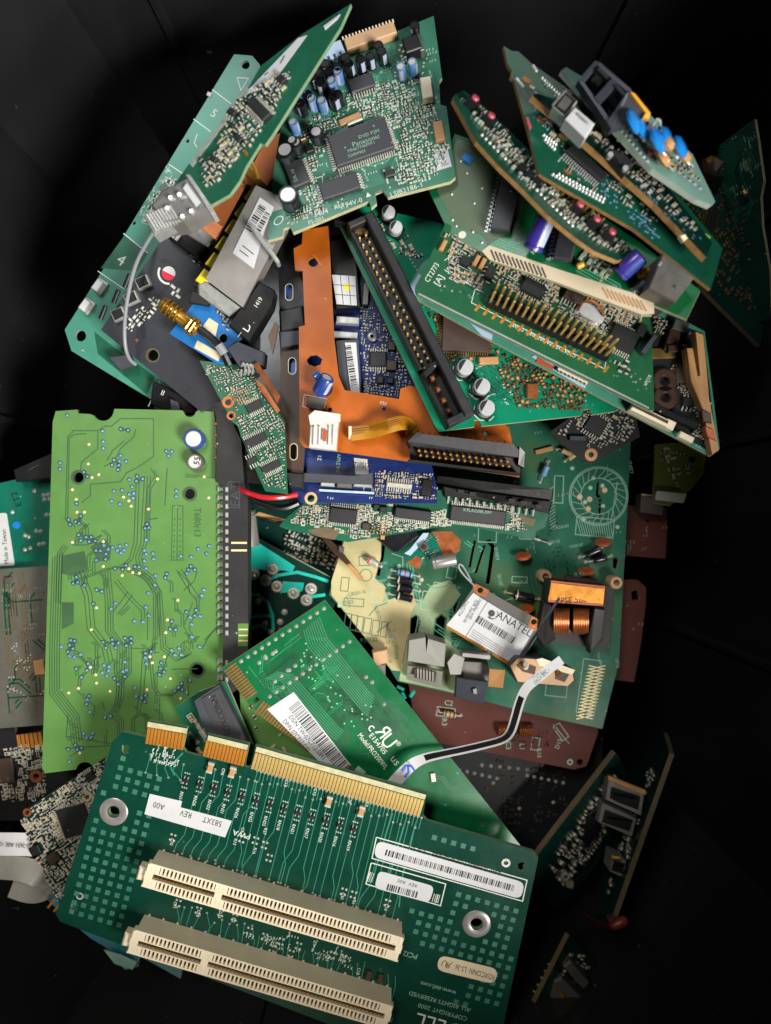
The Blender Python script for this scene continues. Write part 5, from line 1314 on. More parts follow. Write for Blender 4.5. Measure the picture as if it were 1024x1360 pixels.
for x, y in ((720, 764), (812, 772)):
    u, v = b.l(x, y); o = b.add('ceramic_post', lambda: MB().lathe([(9, 0), (9, 22), (7.5, 24), (4.5, 24), (4.5, 14), (.05, 14)], 20), ['plastic_peach'], (u, v, 0), 0, 'cpost', smooth=True)
b.axial((728, 764), (806, 778), 7, 44, ('slot_brown', 'copper'), 'power_resistor', z=18); b.text('0.51', 770, 763, 6, -6, 'silk_dim', 27)
# transformer
b.solid('transformer_base', [(735, 770, -20), (815, 780, -22), (808, 862, -24), (724, 852, -20)], 18, 'ferrite')
t = b.solid('transformer_top', [(730, 770, 22), (806, 778, 22), (803, 806, 20), (726, 800, 20)], 40, 'disc_orange', side='ferrite', bevel=2)
b.solid('transformer_label', [(732, 774, 23), (803, 782, 23), (801, 802, 21.2), (728, 796, 21.2)], .8, 'gold', t)
b.text('PSE 5BB1', 765, 797, 8, -6, 'ink', 62, squeeze=.9, mirror=False); b.text('VZ52413NA', 770, 787, 7, -6, 'ink', 62, squeeze=.8)
b.solid('transformer_core', [(722, 800, 10), (732, 802, 14), (738, 850, 4), (722, 860, -4), (712, 846, -4)], 22, 'ferrite', bevel=3); b.solid('transformer_core', [(790, 806, 14), (804, 808, 12), (800, 850, -2), (784, 868, -8), (780, 850, 2)], 22, 'ferrite', bevel=3)
for cx in (746, 772):
    for i in range(9):
        x = cx - 9 + i*2.3
        b.wire('coil_turn', [(x, 808, -4), (x-.3, 810, 12), (x-.6, 824, 17), (x-1, 838, 10), (x-1, 842, -10)], 1.35, 'copper', sub=1, n=6)
b.solid('coil_former', [(734, 808, -2), (786, 812, -2), (784, 842, -6), (732, 838, -6)], 14, 'sleeve_black')
# sockets along the lower edge
s1 = b.solid('phone_socket', [(543, 850, 18), (565, 846, 18), (566, 868, 18), (569, 848, 18), (592, 855, 18), (590, 886, 16), (541, 878, 16)], 50, 'plastic_grey', bevel=1)
b.solid('socket_mouth', [(541, 884, 8), (588, 892, 8), (585, 914, -20), (540, 902, -20)], 12, 'plastic_grey', s1)
b.solid('socket_cavity', [(550, 888, 9), (580, 893, 9), (578, 906, 0), (550, 900, 0)], 2, 'slot_brown', s1)
for i in range(6): b.solid('socket_contact', [(554+i*4, 888+i*.8, 11), (556+i*4, 888.4+i*.8, 11), (556+i*4, 901+i*.8, 3), (554+i*4, 900.6+i*.8, 3)], 1.5, 'tin', s1)
s2 = b.solid('metal_socket', [(612, 878, -6), (648, 880, -6), (652, 906, -10), (608, 904, -10)], 22, 'steel_dark', bevel=1)
b.solid('socket_back', [(614, 867, 18), (652, 871, 18), (651, 876, 17), (613, 872, 17)], 34, 'steel', s2, bevel=.8)
b.solid('socket_flap', [(594, 880, 20), (603, 868, 22), (617, 874, 12), (612, 896, 6), (598, 896, 14)], 2.5, 'plastic_grey', s2, bevel=.6); b.solid('socket_flap', [(650, 888, 12), (671, 890, 20), (668, 914, 16), (648, 912, 6)], 2.5, 'disc_tan', s2, bevel=.6)
b.solid('socket_front', [(606, 900, 8), (648, 906, 8), (642, 936, -14), (604, 926, -14)], 14, 'plastic_slate', s2, bevel=1.5); b.solid('socket_clip', [(628, 916, 4), (633, 914, 5), (634, 922, 0), (629, 922, 0)], 4, 'tin', s2, bevel=.8)
s3 = b.solid('jack_socket', [(676, 884, 12), (686, 873, 12), (720, 874, 12), (762, 890, 12), (764, 904, 10), (756, 912, 8), (716, 910, 8), (686, 906, 8)], 44, 'plastic_peach', side='plastic_slate', bevel=2)
b.solid('jack_recess', [(686, 884, 13), (692, 878, 13), (712, 886, 13), (710, 896, 12), (694, 892, 12)], 1.4, 'slot_brown', s3); b.solid('jack_recess', [(738, 892, 13), (756, 896, 12), (750, 906, 11), (738, 902, 11)], 1.4, 'slot_brown', s3); b.solid('jack_arm', [(712, 876, 14), (720, 874, 14), (764, 890, 14), (760, 896, 13), (716, 884, 13)], 3, 'plastic_cream', s3)
b.wire('jack_pin', [(697, 888, 4), (699, 882, 24)], 4, 'plastic_cream', s3, 0, 12); b.wire('jack_bolt', [(741, 897, 4), (742, 893, 20)], 3, 'brass', s3, 0, 12)
b.solid('small_relay', [(494, 866, -8), (514, 862, -8), (516, 880, -8), (496, 886, -8)], 22, 'plastic_peach', bevel=2); b.solid('small_relay_can', [(492, 884, -18), (512, 882, -18), (512, 898, -20), (496, 898, -20)], 12, 'steel', bevel=2)
for p in ([(534, 920), (538, 928)], [(545, 925), (550, 918)], [(528, 912), (536, 916)]): b.wire('bare_lead', [(p[0][0], p[0][1], -50), (p[1][0], p[1][1], -46)], 2.4, 'tr_cyan', sub=0)

# ================================================================== brown boards below
b = Thing('brown_board', 'brown board with printed part outlines sticking out below the power board', 'circuit board', [(556, 950, -72), (790, 985, -74), (560, 985, -74)])
b.board([(540, 890), (800, 900), (794, 975), (790, 985), (782, 1010), (778, 1018), (762, 1022), (600, 990), (570, 985), (552, 968)], 6, 'mask_brown', 'mask_brown', holes=[(770, 1012, 4), (726, 988, 4)])
b.axial((582, 944), (612, 950), 4, 16, ('res_beige', 'tin_soft'), bands=('ink', 'copper', 'ink')); b.text('C2', 596, 934, 7, 0, 'silk_dim'); b.text('R3', 590, 959, 7, -80, 'silk_dim'); b.text('L1', 693, 992, 7, -80, 'silk_dim'); b.text('C3', 675, 990, 7, -80, 'silk_dim'); b.text('R16', 716, 1000, 6, -80, 'silk_dim'); b.text('D15', 742, 988, 6, 80, 'silk_dim')
b.lines([outline_rect(745, 972, 5, 11, -35), outline_rect(711, 988, 5, 8, 8), [(735, 962), (756, 988)], outline_rect(592, 946, 12, 6, 8)], 1, 'silk_dim', .3, 'printed_outlines'); b.traces([(570, 920), (780, 950), (770, 1010), (600, 985)], 16, 3, 2.2, 'mask_brown', .3)
for x in (692, 664):
    for i in range(6): b.wire('coil_turn', [(x+i*3, 962, -72), (x+i*3, 966, -60), (x+i*3-1, 974, -62), (x+i*3-1, 978, -74)], 1.3, 'copper', sub=1, n=6)
b.vias(None, 0, 1, 4.5, ('silk_dim', 'mask_brown'), pts=[(757, 1012)], name='solder_pads')

for nm, lb, pl_, ol, dk in (('brown_board', 'brown board with square notch showing right of the transformer', [(815, 780, -92), (860, 785, -92), (815, 900, -94)], [(790, 770), (846, 770), (858, 780), (858, 800), (852, 850), (846, 886), (842, 906), (790, 900)], [(838, 786), (846, 784), (848, 796), (840, 798)]),
                        ('brown_board', 'small brown board with metal edge bracket below the dark right boards', [(835, 690, -110), (885, 690, -110), (835, 740, -112)], [(820, 670), (886, 674), (886, 700), (884, 742), (832, 738), (820, 730)], [(858, 690), (862, 690), (862, 694), (858, 694)])):
    b = Thing(nm, lb, 'circuit board', pl_); b.board(ol, 6, 'mask_brown', 'mask_brown', holes=[dk])
    b.marks(ol, 8, 4, 'silk_dim', 5)
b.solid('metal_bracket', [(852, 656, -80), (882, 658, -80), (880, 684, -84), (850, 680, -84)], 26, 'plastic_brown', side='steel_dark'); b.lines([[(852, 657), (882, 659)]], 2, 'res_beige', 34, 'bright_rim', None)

# ================================================================== wireless card and ribbon cable
b = Thing('wireless_card', 'small card with white Anatel label and copper corner holes on the power board', 'circuit board', [(595, 834, -6), (684, 886, -10), (634, 778, 0)])
b.board([(594, 834), (632, 776), (724, 828), (686, 890), (660, 874), (656, 868), (651, 868)], 4, 'mask_olive', 'fr4', holes=[(638, 784, 4), (709, 826, 4)])
for q, h in (([(628, 779), (632, 775), (650, 784), (646, 792), (632, 790)], (638, 784)), ([(706, 818), (724, 827), (718, 840), (700, 834)], (709, 826))):
    pts = b.L(q); c = b.l(*h); hl = [(c[0] + 4*b.k*math.cos(i*math.pi/6), c[1] + 4*b.k*math.sin(i*math.pi/6)) for i in range(12)]
    b.add('copper_corner', MB().prism(pts, .1, .5, 0, None, [hl]), ['copper'])
b.plate([(629, 787), (709, 836), (683, 882), (593, 830)], .2, .6, 'paper', 'label_sticker')
b.fingers((592, 833), (645, 865), 17, 10, 'gold', side=1); b.fingers((653, 869), (674, 883), 7, 10, 'gold', side=1)
b.lines([[(648, 798), (619, 845)], [(630, 788), (708, 836)]], .7, 'ink', 1, 'printed_rule')
b.text('ANATEL', 683, 829, 11, 0, 'ink', 1, squeeze=.95); b.barcode((634, 822), (684, 852), 10, 1, 41); b.text('Complies with', 632, 808, 5, -88, 'ink', 1, squeeze=.85); b.text('IDA Standards', 625, 812, 5, -88, 'ink', 1, squeeze=.85); b.text('DA02734', 615, 808, 5, -88, 'ink', 1, squeeze=.85)
u, v = b.l(654, 815); b.add('round_logo', MB().disc(0, 0, 1, 4.6, 16), ['chip_grey'], (u-1.5, v, 0)); b.add('crescent_logo', MB().add([(q*math.cos(math.radians(a)) + (1.5 if q < 7 else 0), q*math.sin(math.radians(a)), 1.05) for q in (5.6, 7.6) for a in range(-120, 80, 20)], [(i, i+1, i+11, i+10) for i in range(9)]), ['ink'], (u, v, 0))
for i in range(4): b.lines([[(628+i*1.6-i*3, 836+i*2.6), (668+i*1.6-i*3, 861+i*2.4)]], .6, 'ink', 1, 'fine_print')
b.wire('wire_hook', [(630, 778, 0), (614, 762, 8), (608, 752, 12), (612, 748, 12), (620, 760, 8), (626, 772, 4)], 1.2, 'tin')

b = flex('ribbon_cable', 'white flat ribbon cable bent upright between the jack sockets and the network card', 'cable', (690, 940, 40))
def sheet(name, quads, mat, th=1.0):
    mb = MB()
    for q in quads:
        T = [b.to_l(P(*p)) for p in q]; n = (T[1]-T[0]).cross(T[2]-T[0]).normalized()*th
        mb.add([t_ + n*.5 for t_ in T] + [t_ - n*.5 for t_ in T], [(0, 1, 2, 3), (7, 6, 5, 4)] + [(i, i+4, (i+1) % 4 + 4, (i+1) % 4) for i in range(4)])
    return b.add(name, mb, [mat])
path = [(518, 1046, 66), (532, 1030, 66), (548, 1014, 66), (566, 1006, 62), (590, 1001, 56), (615, 996, 50), (645, 989, 40), (668, 983, 30), (678, 974, 24), (684, 955, 26), (690, 932, 34), (698, 914, 42), (712, 902, 48), (730, 888, 54), (746, 876, 58)]
wd_ = [(9, -8, 0), (9, -8, 0), (7, -8, 2), (3, -7, 4), (1, -6, 5), (1, -6, 5), (1, -6, 5), (4, -5, 5), (7, -3, 5), (8, -2, 4), (8, -3, 3), (7, -5, 2), (6, -7, 1), (5, -7, 0), (5, -7, 0)]
q = [P(*p) for p in path]; wv = [Vector(x_)*.68 for x_ in wd_]
for _ in range(2):
    for L_ in (q, wv):
        r_ = [L_[0]]
        for a_, c_ in zip(L_, L_[1:]): r_ += [a_*.75 + c_*.25, a_*.25 + c_*.75]
        L_[:] = r_ + [L_[-1]]
mb = MB().ribbon(q, wv, 1.0); mb.v = [tuple(b.to_l(Vector(v))) for v in mb.v]
b.add('cable_band', mb, ['cable_white'], smooth=True)
n0, n1_ = int(len(q)*.22), int(len(q)*.74)
mb = MB().ribbon(q[n0:n1_], [v*.6 for v in wv[n0:n1_]], 1.7); mb.v = [tuple(b.to_l(Vector(v))) for v in mb.v]
b.add('painted_shade_stripe', mb, ['cable_shade'], smooth=True)  # dark strip painted in for the shadow along the white cable
b.text('20624 80C 60V', 722, 896, 5.6, 42, 'silk_green', 14, squeeze=.7)
mb = MB().strip([(0, 0), (7, 5), (13, 3), (16, -4)], 2.4, 0).strip([(9, 4), (8, -4), (2, -9)], 2.4, 0); q = b.w2l(533, 1022, 70)
b.add('pen_stroke', mb, ['ink_blue'], (q.x, q.y, q.z + 3), .2)
b = flex('film_flag', 'thin grey plastic flag standing on edge beside the wireless card', 'plastic sheet', (715, 830, 20))
sheet('flag', [[(742, 792, 40), (744, 796, 40), (694, 874, 10), (690, 872, 6)]], 'plastic_slate')

# ================================================================== small sensor board, green drive board, slot connector
b = Thing('sensor_board', 'tiny half green half orange board with lens square, below the long green strip board', 'circuit board', [(545, 745, 2), (590, 720, 6), (540, 730, 2)])
b.board([(540, 742), (574, 706), (602, 712), (612, 730), (596, 745), (572, 742), (556, 756)], 5, 'mask_teal', 'fr4'); b.plate([(574, 706), (600, 706), (612, 718), (610, 732), (590, 740), (584, 726)], .1, .5, 'copper', 'copper_area'); b.plate([(540, 748), (552, 738), (562, 744), (556, 756)], .1, .5, 'copper', 'copper_area')
k = b.blk('lens_square', 563, 726, 12, 11, 5, 'steel_dark', 0); b.add('lens', MB().lathe([(3.6, 5), (3, 6), (.05, 6.2)], 12), ['ink'], parent=k, smooth=True)
b.plate([(537, 735), (544, 730), (562, 708), (570, 708), (566, 716), (545, 738)], .3, .8, 'paper_blue', 'tape_strip')
b.lying((574, 748), (606, 742), 8, 6, ('steel', 'tin'), 'metal_can'); b.solid('black_clip', [(500, 716, 6), (512, 712, 8), (552, 702, 12), (556, 712, 10), (530, 732, 2), (522, 734, 0)], 14, 'sleeve_black', bevel=2)
b.smd([(560, 708), (584, 716), (580, 740), (560, 745)], 12, 4, (3, 5)); b.vias(None, 0, 1, 3, ('ink',), pts=[(586, 713), (596, 728), (600, 718)], name='holes')

b = Thing('strip_board', 'long green board with notched lower edge and two black chips below the blue board', 'circuit board', [(372, 697, 16), (712, 717, 6), (400, 668, 20)])
b.board([(371, 699), (378, 690), (404, 668), (430, 655), (620, 650), (735, 660), (724, 700), (712, 706), (710, 717), (622, 699), (596, 698), (462, 720), (380, 703)], 6, 'mask_green', 'fr4', holes=[[(430, 707), (436, 704), (442, 706), (440, 711), (432, 711)], [(694, 690), (700, 686), (707, 688), (704, 692), (696, 693)]])
b.plate([(408, 704), (430, 700), (452, 704), (444, 717), (420, 712)], .1, .25, 'fr4_dark', 'bare_corner'); b.plate([(686, 692), (690, 684), (712, 690), (708, 700)], .1, .25, 'fr4_dark', 'bare_corner')
b.chip(456, 684, 36, 20, -3, 6, 'nsew', 2.4); b.chip(548, 682, 48, 14, -4, 6, 'es', 2.4); b.chip(634, 684, 74, 20, -3, 6, 'ns', 2.3); b.text('K9LAG08U0M', 634, 679, 4.5, -3, 'silk_dim', 7.6)
b.chip(509, 676, 10, 8, 0, 4, ''); b.chip(486, 698, 10, 9, 0, 4, '', mat='chip_brown'); b.chip(500, 672, 8, 6, 0, 3, ''); b.blk('ceramic_capacitor', 508, 713, 6, 6, 4, 'disc_tan'); b.blk('ceramic_capacitor', 622, 660, 6, 8, 5, 'tin_soft')
b.smd([(384, 694), (405, 672), (520, 668), (600, 680), (680, 668), (690, 690), (700, 705), (620, 692), (470, 714), (440, 700)], 300, 4, (3, 5.6), silk=True, hgt=2.2); b.marks([(390, 694), (520, 670), (700, 690), (620, 695), (470, 712)], 80, 6, size=2.6); b.traces([(390, 694), (520, 670), (700, 690), (620, 695), (470, 712)], 24, 8, 1, 'tr_green')
b.solder([(488 + i*6, 698 + j*5) for i in range(5) for j in range(3)], 1.8, 'brass', 'pin_tips', 5)

b = Thing('card_slot', 'long black card slot connector behind the strip board, right of the blue board', 'connector', [(588, 640, 34), (735, 655, 26), (590, 668, 20)])
b.solid('slot_housing', [(580, 632, 44), (600, 634, 46), (736, 650, 40), (734, 664, 34), (640, 652, 34), (580, 640, 38)], 26, 'plastic_black', bevel=2); b.solid('slot_step', [(588, 646, 30), (640, 654, 28), (734, 666, 26), (730, 682, 18), (660, 668, 18), (590, 660, 22)], 14, 'plastic_black', bevel=2)
for x, y in ((612, 652), (628, 655), (680, 664), (696, 667), (716, 672)): b.solid('slot_window', [(x-4, y-2, 31), (x+4, y-1, 31), (x+4, y+4, 29), (x-4, y+3, 29)], 1.2, 'ink')
for i in range(13): b.solid('contact_foot', [(595+i*9.4, 659+i*1.5, 24), (597.4+i*9.4, 659.4+i*1.5, 24), (596+i*9.4, 669+i*1.4, 17), (593.6+i*9.4, 668.6+i*1.4, 17)], 2, 'tin_soft')
b.text('\u2014\u2014\u2014', 690, 650, 6, -4, 'plastic_slate', 20)

# ================================================================== laptop board, black bracket, orange board
b = Thing('laptop_board', 'deep blue laptop board with barcode strip, under the orange board', 'circuit board', [(398, 655, 44), (580, 668, 42), (440, 330, 40)])
b.board([(385, 640), (392, 612), (420, 330), (470, 300), (520, 330), (560, 520), (574, 620), (581, 650), (580, 669), (400, 668), (388, 655)], 6, 'mask_blue', 'fr4_grey', holes=[(413, 662, 5)])
u, v = b.l(413, 662); b.add('hole_ring', MB().ring(0, 0, .3, 5*b.k, 8.5*b.k, 18), ['res_beige'], (u, v, 0))
b.plate([(441, 365), (472, 367), (474, 406), (447, 404)], 20.6, .5, 'paper', 'label_sticker'); b.text('\u25CF', 461, 382, 9, 0, 'yellow', 21.4); b.lines([[(443, 378), (472, 380)], [(445, 391), (473, 393)], [(452, 366), (456, 404)], [(463, 367), (466, 405)]], .7, 'ink', 21.4, 'printed_rule')
k = b.solid('memory_frame', [(438, 320, 62), (470, 315, 62), (478, 408, 58), (446, 410, 58)], 14, 'plastic_black', bevel=1)
b.blk('metal_latch', 462, 428, 30, 9, 12, 'tin', 0); b.blk('metal_latch', 458, 447, 34, 9, 10, 'tin', 0); b.blk('metal_latch', 486, 392, 8, 30, 8, 'steel_dark', 0)
k = b.solid('module_cover', [(446, 452, 58), (476, 450, 58), (480, 520, 56), (452, 518, 56)], 10, 'plastic_slate', bevel=1); b.plate([(458, 455), (473, 455), (478, 522), (466, 521)], 17.2, .5, 'paper', 'label_sticker'); b.barcode((462, 459), (471, 514), 8, 18, 8); b.text('820-', 487, 518, 6, 88)
b.add('mounting_post', MB().lathe([(6, 0), (6, 6), (4, 7), (2.5, 7), (2.5, 3)], 16), ['steel'], tuple(b.l(494, 448)) + (0,), smooth=True); b.keep(*b.l(494, 448), 8)
b.chip(502, 478, 22, 20, 4, 5, 'ns', 2.6); b.chip(520, 460, 10, 12, 0, 4, '', mat='chip_brown'); b.chip(486, 392, 9, 14, 0, 4, ''); b.chip(520, 486, 14, 14, 0, 5, '', mat='chip_brown'); b.chip(505, 505, 9, 10, 0, 4, ''); b.chip(518, 506, 9, 8, 0, 4, '')
b.smd([(476, 380), (540, 470), (548, 530), (484, 525)], 110, 5, (3.4, 6), ('tin_soft', 'chip', 'chip', 'slot_brown')); b.marks([(476, 400), (530, 450), (545, 525), (484, 525)], 40, 7, size=3)
b.plate([(406, 607), (462, 612), (460, 626), (454, 632), (406, 630)], .2, .6, 'tr_blue', 'blue_cover'); b.solid('cover_frame', [(398, 628, 60), (470, 632, 60), (496, 628, 60), (496, 644, 58), (398, 640, 58)], 12, 'plastic_slate', side='plastic_black', bevel=1)
b.plate([(470, 608), (488, 610), (490, 630), (472, 630)], .3, .8, 'paper', 'label_sticker'); b.text('Z1P517', 480, 618, 7, 0, 'ink', 1.4, squeeze=.7)
b.text('APPLE INC', 449, 616, 5, -90, 'silk_dim', 1.2, squeeze=.8); b.text('1Z', 424, 608, 5, -90, 'silk', 1.2)
for x, y, w_ in ((436, 643, 18), (458, 645, 20), (482, 644, 24)): b.blk('contact_spring', x, y, w_, 7, 14, 'tin' if w_ != 20 else 'steel_dark', 0)
b.lines([[(424, 651), (497, 655)]], 3, 'paper_blue', 4, 'tape_strip', None)
b.chip(530, 645, 34, 7, -2, 5, 'ns', 2.6, 'tin_soft'); b.blk('flat_socket', 567, 648, 14, 22, 5, 'plastic_black', -4); b.smd([(500, 626), (572, 630), (578, 662), (500, 660)], 90, 8, (3, 5)); b.marks([(500, 626), (572, 630), (578, 662), (420, 662)], 44, 9, size=2.6); b.traces([(410, 605), (570, 615), (578, 660), (410, 660)], 22, 3, 1, 'tr_blue')

b = Thing('drive_bracket', 'tall black and brown bracket with blue oval holes left of the orange board', 'bracket', [(372, 640, 58), (400, 640, 58), (372, 340, 62)])
ov = lambda x, y: arc(x, y-6, 5, 180, 360, 6) + arc(x, y+6, 5, 0, 180, 6)
for nm, pl_, m, hl in (('bracket_plate', [(369, 318), (400, 300), (412, 330), (410, 460), (372, 462)], 'plastic_black', [ov(384, 388)]), ('bracket_plate', [(372, 462), (404, 455), (412, 500), (402, 635), (376, 640)], 'plastic_brown', [ov(388, 486), ov(390, 600)])):
    b.add(nm, MB().prism(b.L(pl_), -5, 0, 0, None, [b.L(h) for h in hl]), [m])
for x, y in ((384, 388), (388, 486)): b.plate([(x-7, y-14), (x+7, y-14), (x+7, y+14), (x-7, y+14)], -9, 1, 'lcd_blue', 'blue_backing'); b.lines([ov(x, y) + [ov(x, y)[0]]], 1.2, 'tin_soft', .3, 'oval_rim', None)
b.lines([ov(390, 600) + [ov(390, 600)[0]]], 1.2, 'res_beige', .3, 'oval_rim', None)
b.solid('clamp_block', [(370, 412, 74), (402, 405, 76), (406, 436, 74), (372, 440, 72)], 14, 'plastic_dusty', bevel=3); b.solid('clamp_block', [(370, 440, 72), (400, 438, 72), (400, 458, 70), (372, 462, 70)], 10, 'plastic_slate', bevel=2)
b.solid('foot_block', [(378, 626, 66), (404, 628, 66), (402, 650, 62), (384, 648, 62)], 16, 'plastic_dusty', bevel=3); b.solid('inner_rail', [(440, 312, 48), (462, 312, 48), (446, 420, 48), (440, 420, 48)], 10, 'plastic_black')

b = Thing('orange_board', 'L shaped orange board with white plug, blue capacitor and black pin connector', 'circuit board', [(400, 590, 84), (688, 632, 76), (396, 306, 84)])
b.board([(402, 306), (436, 300), (438, 330), (444, 450), (450, 500), (458, 518), (530, 530), (532, 516), (545, 512), (640, 545), (676, 568), (690, 634), (668, 630), (404, 594), (398, 586), (397, 434), (405, 432), (402, 360), (392, 358), (390, 330), (401, 324)], 6, 'mask_orange', 'fr4_tan',
        holes=[(416, 348, 6.5), [(407, 478), (412, 472), (420, 471), (428, 477), (426, 484), (418, 487), (410, 484)], (438, 544, 3), (510, 543, 2.5), (645, 576, 3)])
b.text('F50', 509, 536, 4.5, -4)
b.lines([[(402, 540), (430, 543), (434, 530), (404, 524), (402, 540)]], 1, 'silk', .3, 'printed_frame', None)
c = b.can(431, 516, 11, 0.5, 'sleeve_navy', 'alu', None)
b.lying((424, 524), (436, 506), 10, 14, ('sleeve_navy', 'alu'), 'capacitor', ('stripe_pale', 1.2), h2=28); b.lying((418, 504), (426, 498), 6, 6, ('disc_blue', 'disc_blue'), 'bead')
b.solid('heat_tab', [(409, 526, 100), (434, 530, 102), (428, 544, 96), (406, 540, 96)], 5, 'steel_dark', bevel=1)
k = b.solid('plug_socket', [(414, 548, 112), (450, 552, 112), (448, 566, 110), (446, 598, 104), (410, 594, 104), (412, 566, 110)], 28, 'plastic_white', bevel=1.5)
b.solid('socket_lip', [(410, 552, 116), (418, 545, 117), (452, 550, 117), (452, 560, 116), (412, 564, 115)], 5, 'plastic_white', k); b.solid('socket_key', [(429, 570, 113), (434, 570.5, 113), (433, 586, 110), (428, 585.5, 110)], 2, 'disc_orange', k)
for x in (417, 424, 437, 443): b.solid('socket_rib', [(x, 566, 114), (x+2.2, 566.3, 114), (x+1, 592, 108), (x-1.2, 591.7, 108)], 3, 'paper', k)
b.solid('cable_clamp', [(463, 566, 94), (467, 566, 94), (467, 584, 93), (463, 583, 93)], 8, 'paper_cream')
fx = [(466, 576, 92), (490, 573, 94), (515, 566, 104), (535, 560, 104), (545, 566, 90), (548, 576, 82)]
b.band('flex_cable', fx, 9.5, 1, 'kapton', (.0, .35, 1), 2)
for i in range(6):
    o = -7 + i*2.8
    mb = MB().ribbon([P(x, y + o, z + 1.0 + .34*0) for x, y, z in fx[:5]], [Vector((0, .8, 0))]*5, .6); mb.v = [tuple(b.to_l(Vector(v))) for v in mb.v]; b.add('flex_track', mb, ['kapton_line'])
# pin connector along the lower right edge
k = b.solid('pin_connector', [(540, 586, 116), (552, 574, 118), (562, 576, 118), (684, 590, 112), (694, 602, 108), (692, 608, 106), (545, 592, 112)], 34, 'plastic_dusty', bevel=1.5)
b.solid('connector_floor', [(545, 592, 100), (692, 610, 96), (690, 630, 86), (544, 612, 92)], 6, 'plastic_black', k); b.solid('connector_rim', [(542, 610, 110), (690, 628, 102), (690, 631, 102), (542, 613, 110)], 20, 'plastic_black', k); b.solid('connector_end', [(690, 592, 112), (698, 600, 108), (696, 622, 100), (688, 618, 104)], 22, 'plastic_black', k, bevel=1)
for i in range(15):
    for j in range(2):
        x, y = 556 + i*8.4 + j*2, 598 + i*1.05 + j*6.4
        b.wire('pin', [(x, y, 98), (x + .6, y + .6, 112)], 1.5, 'gold', k, 0, 5)
mb = MB()
for i in range(15): q = b.w2l(552 + i*8.4, 576 + i*.95, 90); mb.add([(q.x-3, q.y-4, q.z), (q.x+3, q.y-4, q.z), (q.x, q.y+5, q.z+2), (q.x, q.y-4, q.z+5)], [(0, 1, 3), (1, 2, 3), (2, 0, 3), (0, 2, 1)])
b.add('solder_tails', mb, ['copper'], kind='stuff')
b.traces([(402, 320), (436, 320), (450, 510), (540, 540), (640, 560), (640, 580), (420, 590), (402, 500)], 16, 6, 2, 'tape_orange', bundle=(1, 2))

# ================================================================== teal board with the long pin header
b = Thing('controller_board', 'teal green board with a long dusty black pin header and three silver capacitors', 'circuit board', [(448, 290, 96), (582, 572, 104), (812, 546, 92)])
b.board([(444, 284), (480, 272), (600, 300), (820, 470), (818, 546), (786, 551), (784, 543), (776, 544), (772, 552), (640, 566), (636, 558), (630, 558), (630, 567), (583, 573), (578, 566)], 6.4, 'mask_tealbright', 'fr4', holes=[(620, 531, 3), (796, 420, 3)])
A0, A1 = Vector(b.l(482, 300)), Vector(b.l(612, 560)); d = A1 - A0; Ln = d.length; rot = math.atan2(d.y, d.x)
W_ = 42*b.k; H_ = 34*b.k
hd = b.add('pin_header', MB().box(Ln/2, W_*.16, 8, Ln, W_*.30, H_ - 8 + 4, 0, 0, 1.5), ['plastic_dusty'], (A0.x, A0.y, 0), rot)
b.add('header_floor', MB().box(Ln/2, -W_*.25, 0, Ln, W_*.62, 7, 0, 0, .6), ['plastic_black'], parent=hd)
b.add('header_rim', MB().box(Ln*.36, -W_*.50, 0, Ln*.72, 5, H_*.72, 0, 0, .8).box(Ln*.90, -W_*.50, 0, Ln*.2, 5, H_*.72, 0, 0, .8), ['plastic_black'], parent=hd)
b.add('header_end', MB().box(Ln - 3, -W_*.12, 0, 9, W_*.86, H_, 0, 0, 1.2), ['plastic_dusty'], parent=hd); b.add('header_end', MB().box(3, -W_*.12, 0, 8, W_*.86, H_, 0, 0, 1.2), ['plastic_dusty'], parent=hd); b.add('header_divider', MB().box(Ln*.735, -W_*.18, 0, 7, W_*.7, H_*.8, .35, 0, 1), ['plastic_black'], parent=hd)
def hpin(): return MB().box(0, 0, 5, 2.4, 2.4, 15, 0, 0, .6)
for i in range(20):
    for j in range(2):
        if i == 9 and j == 0: continue
        b.add('pin', hpin, ['gold_pale'], (18 + i*(Ln*.67/19.5), -W_*.36 + j*8.4, 0), 0, 'hpin', parent=hd)
for i in range(4): b.add('power_pin', lambda: MB().box(0, 0, 5, 5, 5, 16, 0, 0, 1.4), ['copper'], (Ln*.775 + i*Ln*.055, -W_*.28, 0), 0, 'ppin', parent=hd)
for x, y in ((615, 492), (637, 517), (643, 545)): b.smdcan(x, y, 11, 22, 35); b.lines([[(x-13, y-6), (x-13, y+6), (x-6, y+13), (x+8, y+13), (x+13, y+8)]], 1, 'silk', .3, 'printed_corner', None)
for x, y in ((515, 288), (525, 308)): b.smdcan(x, y, 9, 18, 35)
b.chip(618, 440, 64, 58, 62, 8, 'nsew', 2.8, 'chip_brown', 'gold_dull')
b.chip(648, 480, 10, 26, -22, 6, '', mat='disc_tan'); b.chip(706, 520, 20, 15, -26, 5, '', mat='copper'); b.blk('connector_stub', 480, 312, 18, 8, 14, 'gold_dull', 62); b.blk('power_stub', 460, 290, 30, 26, 16, 'plastic_black', 62)
b.smd([(560, 400), (650, 460), (780, 520), (770, 545), (690, 540), (650, 480), (600, 480)], 190, 6, (4, 7), ('gold_dull', 'disc_tan', 'chip', 'chip_brown'), hgt=2.6); b.smd([(470, 285), (520, 290), (560, 340), (540, 345)], 26, 7, (4, 8))
tr = []
for i in range(6): tr.append([(600 + i*5, 470 - i*2 + 6), (676 + i*3, 530 - i*5), (700 + i*3, 542 - i*6), (770 + i*4, 536 - i*5)])
b.lines(tr, 1.3, 'tr_teal'); b.traces([(500, 300), (590, 330), (800, 500), (790, 540), (600, 555), (560, 430)], 50, 8, 1.2, 'tr_teal', bundle=(2, 5))
